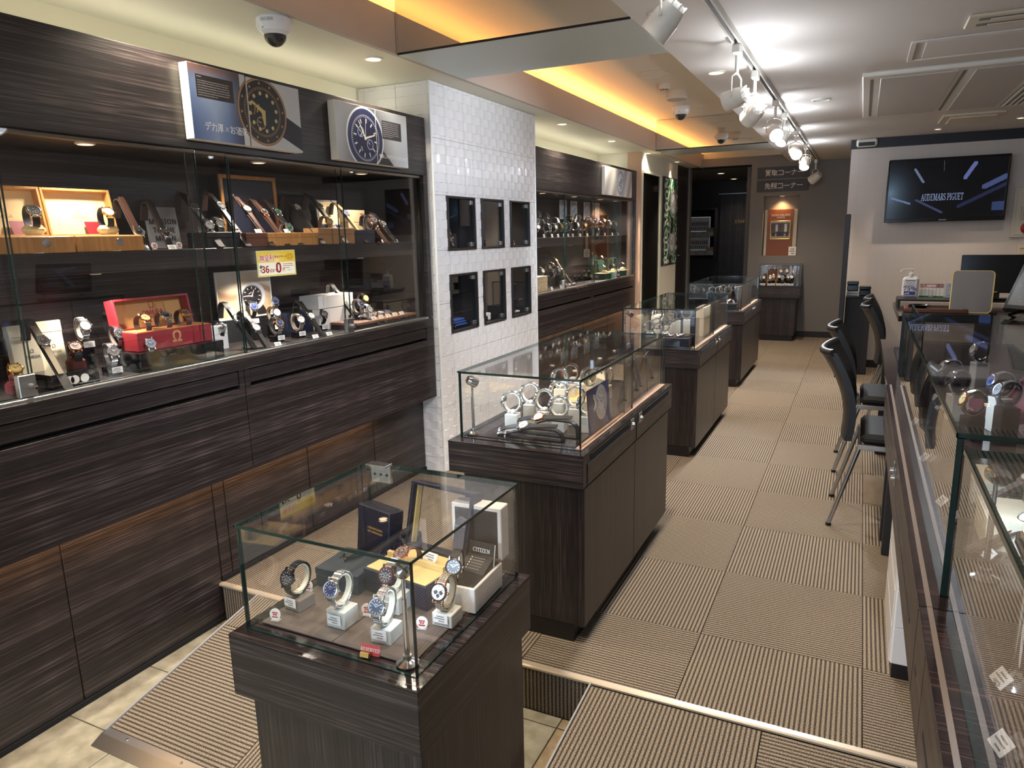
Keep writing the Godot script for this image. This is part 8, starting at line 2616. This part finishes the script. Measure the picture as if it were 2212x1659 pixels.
# person in a dark suit, most of them hidden by the door jamb
func build_person() -> void:
	var o := thing("person", "seated person in a dark suit, half hidden by the door jamb", "person", Vector3(-2.47, 0, -10.75), ry(-80))
	var J := {"pel": Vector3(0, 0.56, -0.02), "che": Vector3(0, 0.88, 0.06), "nek": Vector3(0, 1.06, 0.13), "hed": Vector3(0, 1.18, 0.2)}
	var bones := [["pel", "che", 0.155, 0.165], ["che", "nek", 0.15, 0.06], ["nek", "hed", 0.055, 0.06]]
	for s in [-1.0, 1.0]:
		var t := "L" if s < 0 else "R"
		J["sh" + t] = Vector3(s * 0.19, 0.99, 0.08); J["el" + t] = Vector3(s * 0.25, 0.72, 0.14); J["wr" + t] = Vector3(s * 0.16, 0.72, 0.4)
		J["hp" + t] = Vector3(s * 0.1, 0.53, 0.02); J["kn" + t] = Vector3(s * 0.12, 0.52, 0.44); J["an" + t] = Vector3(s * 0.12, 0.07, 0.42); J["to" + t] = Vector3(s * 0.13, 0.045, 0.58)
		bones += [["che", "sh" + t, 0.14, 0.075], ["sh" + t, "el" + t, 0.075, 0.06], ["el" + t, "wr" + t, 0.058, 0.045], ["pel", "hp" + t, 0.15, 0.1], ["hp" + t, "kn" + t, 0.1, 0.075], ["kn" + t, "an" + t, 0.072, 0.055], ["an" + t, "to" + t, 0.05, 0.042]]
	var stool := thing("stool", "dark round stool under the seated person", "stool", Vector3(-2.47, 0, -10.75), ry(-80))
	var sm := MB.new()
	sm.lathe([Vector2(0, 0.405), Vector2(0.17, 0.405), Vector2(0.18, 0.38), Vector2(0.17, 0.355), Vector2(0, 0.355)], 24)
	part(stool, "seat", sm, M.leather_black)
	sm = MB.new()
	sm.lathe([Vector2(0.03, 0.355), Vector2(0.03, 0.03), Vector2(0.2, 0.015), Vector2(0.2, 0.0005), Vector2(0, 0.0005)], 24)
	part(stool, "column", sm, M.brushed_steel)
	var field := func(p: Vector3) -> float:
		var d := 1.0
		for b in bones:
			var a: Vector3 = J[b[0]]
			var e: Vector3 = J[b[1]] - a
			var h := clampf((p - a).dot(e) / e.length_squared(), 0, 1)
			var q: float = p.distance_to(a + e * h) - lerpf(b[2], b[3], h)
			var k := clampf(0.5 + 0.5 * (q - d) / 0.04, 0, 1)
			d = lerpf(q, d, k) - 0.04 * k * (1 - k)
		return d
	part(o, "suit_and_body", nets(field, Vector3(-0.4, 0, -0.24), Vector3(0.4, 1.2, 0.7), 0.03), M.suit_black)
	# head with face and hair
	var hc: Vector3 = J.hed + Vector3(0, 0.06, 0.03)
	var hf := func(p: Vector3) -> float:
		var q: Vector3 = p - hc
		var d := Vector3(q.x / 0.074, q.y / 0.105, q.z / 0.092).length() * 0.085 - 0.085
		d = minf(d, q.distance_to(Vector3(0, -0.015, 0.094)) - 0.014)
		for s in [-1.0, 1.0]:
			d = minf(d, q.distance_to(Vector3(s * 0.076, -0.005, 0)) - 0.018)
			d = maxf(d, 0.013 - q.distance_to(Vector3(s * 0.03, 0.012, 0.094)))
		d = maxf(d, 0.006 - Vector2(q.y + 0.05, q.z - 0.088).length() if absf(q.x) < 0.022 else -1.0)
		return d
	part(o, "head", nets(hf, hc - Vector3(0.12, 0.13, 0.12), hc + Vector3(0.12, 0.13, 0.13), 0.01), M.skin)
	var hair := func(p: Vector3) -> float:
		var q: Vector3 = p - hc
		var d := Vector3(q.x / 0.082, (q.y - 0.01) / 0.108, (q.z + 0.008) / 0.098).length() * 0.09 - 0.09
		return maxf(d, -(q.y - 0.03 + 0.9 * minf(0.0, q.z - 0.02) * -1.0 * -1.0))
	part(o, "hair", nets(hair, hc - Vector3(0.13, 0.13, 0.14), hc + Vector3(0.13, 0.14, 0.13), 0.012), M.hair)
	for s in [-1.0, 1.0]:
		var w: Vector3 = J["wr" + ("L" if s < 0 else "R")]
		var hand := func(p: Vector3) -> float:
			var q: Vector3 = p - w
			var d := Vector3(q.x / 0.034, q.y / 0.016, (q.z - 0.045) / 0.05).length() * 0.02 - 0.02
			for f in 4:
				var a := Vector3(-0.026 + 0.0175 * f, 0, 0.085)
				var e := Vector3(0, -0.025, 0.055 - 0.008 * absf(f - 1.5))
				var h := clampf((q - a).dot(e) / e.length_squared(), 0, 1)
				d = minf(d, q.distance_to(a + e * h) - lerpf(0.009, 0.007, h))
			var ta := Vector3(-s * 0.028, 0, 0.03)
			var te := Vector3(-s * 0.03, -0.006, 0.045)
			var th := clampf((q - ta).dot(te) / te.length_squared(), 0, 1)
			return minf(d, q.distance_to(ta + te * th) - lerpf(0.012, 0.008, th))
		part(o, "hand", nets(hand, w - Vector3(0.08, 0.06, 0.03), w + Vector3(0.08, 0.04, 0.17), 0.006), M.skin)

# surface nets of a distance field on a grid
func nets(f: Callable, lo: Vector3, hi: Vector3, cell: float) -> MB:
	var n := Vector3i(((hi - lo) / cell).ceil()) + Vector3i.ONE
	var val := PackedFloat32Array()
	val.resize(n.x * n.y * n.z)
	for k in n.z:
		for j in n.y:
			for i in n.x:
				val[(k * n.y + j) * n.x + i] = f.call(lo + Vector3(i, j, k) * cell)
	var vert := {}
	var norm := {}
	var cor := [Vector3i(0, 0, 0), Vector3i(1, 0, 0), Vector3i(0, 1, 0), Vector3i(1, 1, 0), Vector3i(0, 0, 1), Vector3i(1, 0, 1), Vector3i(0, 1, 1), Vector3i(1, 1, 1)]
	var edges := [[0, 1], [2, 3], [4, 5], [6, 7], [0, 2], [1, 3], [4, 6], [5, 7], [0, 4], [1, 5], [2, 6], [3, 7]]
	for k in n.z - 1:
		for j in n.y - 1:
			for i in n.x - 1:
				var s := []
				var inside := 0
				for c in cor:
					var x: float = val[((k + c.z) * n.y + j + c.y) * n.x + i + c.x]
					s.append(x)
					if x < 0: inside += 1
				if inside == 0 or inside == 8: continue
				var acc := Vector3.ZERO
				var cnt := 0
				for e in edges:
					var a: float = s[e[0]]
					var b: float = s[e[1]]
					if (a < 0) != (b < 0):
						acc += Vector3(cor[e[0]]).lerp(Vector3(cor[e[1]]), a / (a - b))
						cnt += 1
				var p := lo + (Vector3(i, j, k) + acc / cnt) * cell
				var g := Vector3(s[1] + s[3] + s[5] + s[7] - s[0] - s[2] - s[4] - s[6], s[2] + s[3] + s[6] + s[7] - s[0] - s[1] - s[4] - s[5], s[4] + s[5] + s[6] + s[7] - s[0] - s[1] - s[2] - s[3])
				vert[Vector3i(i, j, k)] = p
				norm[Vector3i(i, j, k)] = g.normalized()
	var m := MB.new()
	for c in vert:
		for ax in 3:
			var u := Vector3i.ZERO
			u[(ax + 1) % 3] = 1
			var w := Vector3i.ZERO
			w[(ax + 2) % 3] = 1
			var d := Vector3i.ZERO
			d[ax] = 1
			var q: Vector3i = c + d
			if q.x >= n.x or q.y >= n.y or q.z >= n.z: continue
			var a: float = val[(c.z * n.y + c.y) * n.x + c.x]
			var b: float = val[(q.z * n.y + q.y) * n.x + q.x]
			if (a < 0) == (b < 0): continue
			var ids := [c, c - u, c - u - w, c - w]
			if not ids.all(func(z): return vert.has(z)): continue
			m.tri(vert[ids[0]], vert[ids[1]], vert[ids[2]], norm[ids[0]], norm[ids[1]], norm[ids[2]])
			m.tri(vert[ids[0]], vert[ids[2]], vert[ids[3]], norm[ids[0]], norm[ids[2]], norm[ids[3]])
	return m

func _ready() -> void:
	rng.seed = 7
	# camera: a hand-held phone, 24 mm equivalent, looking down a little
	var cam := Camera3D.new()
	cam.name = "camera"
	cam.fov = 56.89
	cam.near = 0.05
	cam.far = 60.0
	add_child(cam)
	cam.transform = Transform3D(Basis(Vector3.UP, 0.45515) * Basis(Vector3.RIGHT, -0.20633) * Basis(Vector3.BACK, -0.02255), Vector3(0, 1.35459, 0))
	cam.current = true
	var env := Environment.new()
	env.background_mode = Environment.BG_COLOR
	env.background_color = Color(0.80, 0.90, 1.0)
	env.background_energy_multiplier = 3.4
	env.tonemap_mode = Environment.TONE_MAPPER_LINEAR
	env.tonemap_exposure = 1.0
	env.sdfgi_enabled = true
	env.ssao_enabled = true
	env.ssil_enabled = true
	var we := WorldEnvironment.new()
	we.name = "world"
	we.environment = env
	add_child(we)
	make_materials()
	mat("ink_grey", Color8(120, 118, 114), 0.6)
	mat("white_canvas", Color8(228, 222, 208), 0.8)
	mat("grout_white", Color8(196, 194, 192), 0.7)
	mat("nosing", Color8(206, 190, 168), 0.38, 0.4)
	mat("wood_gloss", Color8(255, 255, 255), 0.12)
	M.wood_gloss.albedo_texture = M.wood_level.albedo_texture
	triplanar(M.wood_gloss, 1.7)
	mat("wood_counter", Color(0.95, 0.85, 0.82), 0.14)
	M.wood_counter.albedo_texture = M.wood_level.albedo_texture
	triplanar(M.wood_counter, 1.7)
	mat("wood_counter_front", Color(1.0, 0.92, 0.86), 0.4)
	M.wood_counter_front.albedo_texture = M.wood_level.albedo_texture
	triplanar(M.wood_counter_front, 1.7)
	mat("top_track", Color8(120, 106, 92), 0.4, 0.5)
	mat("counter_strip", Color8(112, 98, 86), 0.35)
	mat("ac_panel", Color8(196, 190, 184), 0.5)
	mat("vent_cream", Color8(214, 202, 180), 0.55)
	mat("tv_black", Color8(12, 12, 13), 0.15)
	mat("black_gloss", Color8(14, 14, 16), 0.12)
	mat("cream_plastic", Color8(222, 216, 196), 0.45)
	mat("bezel_red", Color8(96, 34, 32), 0.3, 0.6)
	mat("reserved_red", Color8(190, 44, 56), 0.45)
	mat("box_yellow", Color8(206, 166, 40), 0.5)
	mat("blue_cloth", Color8(24, 70, 140), 0.8)
	mat("table_mirror", Color8(120, 108, 98), 0.35, 0.7)
	var sl := glow("screen_letters", Color8(150, 165, 205), 0.7)
	sl.albedo_color = Color8(20, 20, 24)
	mat("marble", Color.WHITE, 0.25)
	M.marble.albedo_texture = tex(toned(256, 0.02, 90, Color8(150, 150, 146), Color8(220, 218, 210), 5))
	triplanar(M.marble, 2.0)
	make_prints()
	build_lights()
	build_room()
	build_cabinets()
	build_cases()
	build_counter()
	build_fittings()
	fill_left_cabinet()
	fill_far_cabinet()
	fill_niches()
	fill_cases()
	fill_counter()
	build_back()

func build_lights() -> void:
	var warm := Color(1.0, 0.92, 0.82)
	var neutral := Color(1.0, 0.96, 0.86)
	var cool := Color(0.93, 0.96, 1.0)
	# soffit row over the wall cabinets
	for z in [-0.55, -1.72, -2.89, -5.23, -6.42, -7.62]:
		downlight(Vector3(-2.09, CEIL, z), "round recessed downlight in the soffit above the wall cabinets", "downlights in the cabinet soffit", neutral, 1.3, 65, "lamp_warm", 0.045)
	# row beside the track
	for z in [-0.6, -1.75, -2.9, -4.05, -5.2, -6.35, -7.5, -8.65]:
		downlight(Vector3(-0.75, CEIL, z), "round recessed downlight between the raised tray and the lighting track", "downlights beside the lighting track", warm, 1.9, 62, "lamp_warm", 0.048)
	downlight(Vector3(-0.30, CEIL, -5.25), "white recessed downlight between the lighting track and the ceiling cassette", "", warm, 0.6, 50, "white_gloss", 0.06)
	downlight(Vector3(0.52, CEIL, -7.35), "tiny recessed downlight above the television", "tiny downlights above the reception", warm, 0.9, 48, "lamp_warm", 0.03)
	downlight(Vector3(1.05, CEIL, -7.0), "tiny recessed downlight beside the square ceiling vent", "tiny downlights above the reception", warm, 0.9, 48, "lamp_warm", 0.03)
	downlight(Vector3(-2.04, CEIL, -8.75), "small square-rimmed downlight above the green poster", "", warm, 1.0, 30, "lamp_warm", 0.035, Vector3(-2.11, 1.5, -8.7))
	# hidden strips: amber cove of the tray, cream strip on the cabinets, warm strip under them
	strip_light("cove_strip_light", "amber light strip hidden behind the lip of the ceiling tray", Vector3(-2.1, 2.30, 1.4), Vector3(-2.1, 2.30, -9.8), Vector3(0.35, 1, 0), Color(1.0, 0.72, 0.42), "lamp_amber", 5.0)
	strip_light("cabinet_top_strip_light", "cream light strip on top of the near wall cabinet", Vector3(-2.4, 1.965, -0.3), Vector3(-2.4, 1.965, -3.36), Vector3(0.1, 1, 0), Color(1.0, 0.97, 0.87), "lamp_cream", 0.27)
	strip_light("cabinet_top_strip_light", "cream light strip on top of the wall cabinet past the tiled pillar", Vector3(-2.4, 1.965, -4.82), Vector3(-2.4, 1.965, -7.42), Vector3(0.1, 1, 0), Color(1.0, 0.97, 0.87), "lamp_cream", 0.26)
	strip_light("under_cabinet_strip_light", "warm light strip under the near wall cabinet above the dark panelling", Vector3(-2.205, 0.449, -0.3), Vector3(-2.205, 0.449, -2.9), Vector3(-0.15, -1, 0), Color(1.0, 0.78, 0.52), "lamp_warm", 0.3)
	strip_light("under_cabinet_strip_light", "warm light strip under the wall cabinet past the tiled pillar", Vector3(-2.205, 0.571, -4.85), Vector3(-2.205, 0.571, -7.4), Vector3(-0.15, -1, 0), Color(1.0, 0.80, 0.56), "lamp_warm", 0.25)
	# ceiling track with its spotlights
	var tr := thing("lighting_track", "white ceiling track that carries the spotlights", "lighting track", Vector3(-0.545, CEIL, -5.2))
	var m := MB.new()
	for s in [-1.0, 1.0]:
		m.box(Vector3(s * 0.0125, -0.014, 0), Vector3(0.009, 0.028, 9.0), 0.001)
	part(tr, "rail", m, M.white_plastic)
	part(tr, "channel", sbox(Vector3(-0.008, -0.012, -4.5), Vector3(0.008, -0.001, 4.5)), M.grey_wall_dark)
	var K := [
		[-2.15, 0.2, Vector3(-1.9, 0.5, -2.2), 1.0, "white ribbed spotlight on the track aimed at the near wall cabinet", 3.0, 34.0],
		[-3.42, 0.215, Vector3(-2.1, 1.55, -3.9), 1.0, "white ribbed spotlight on the track aimed at the tiled pillar", 1.6, 36.0],
		[-4.0, 0.2, Vector3(-2.1, 0.9, -6.0), 1.15, "large white spotlight seen from behind hanging beside the smoke detectors", 2.6, 34.0],
		[-4.95, 0.19, Vector3(0.5, 0.7, -2.6), 1.1, "white spotlight on the track whose lit lens looks to the counter", 3.5, 34.0],
		[-5.5, 0.16, Vector3(-1.0, 0.8, -4.6), 1.0, "white cylinder spotlight on the track next to the lit counter spotlight", 3.0, 34.0],
		[-6.5, 0.17, Vector3(0.3, 0.6, -4.0), 1.1, "white spotlight on the track aimed at the chairs", 3.2, 38.0],
		[-7.6, 0.17, Vector3(-0.6, 0.6, -6.6), 1.1, "white spotlight on the track above the far showcases", 3.2, 38.0],
	]
	for s in K:
		track_spot(-0.545, s[0], s[1], s[2], true, s[4], s[3], cool, s[5], s[6])
	track_spot(-0.545, -9.3, 0.2, Vector3(-1.6, 1.2, -10.0), false, "white unlit cylinder spotlight at the very end of the track", 1.25, cool, 0.0, 20.0)
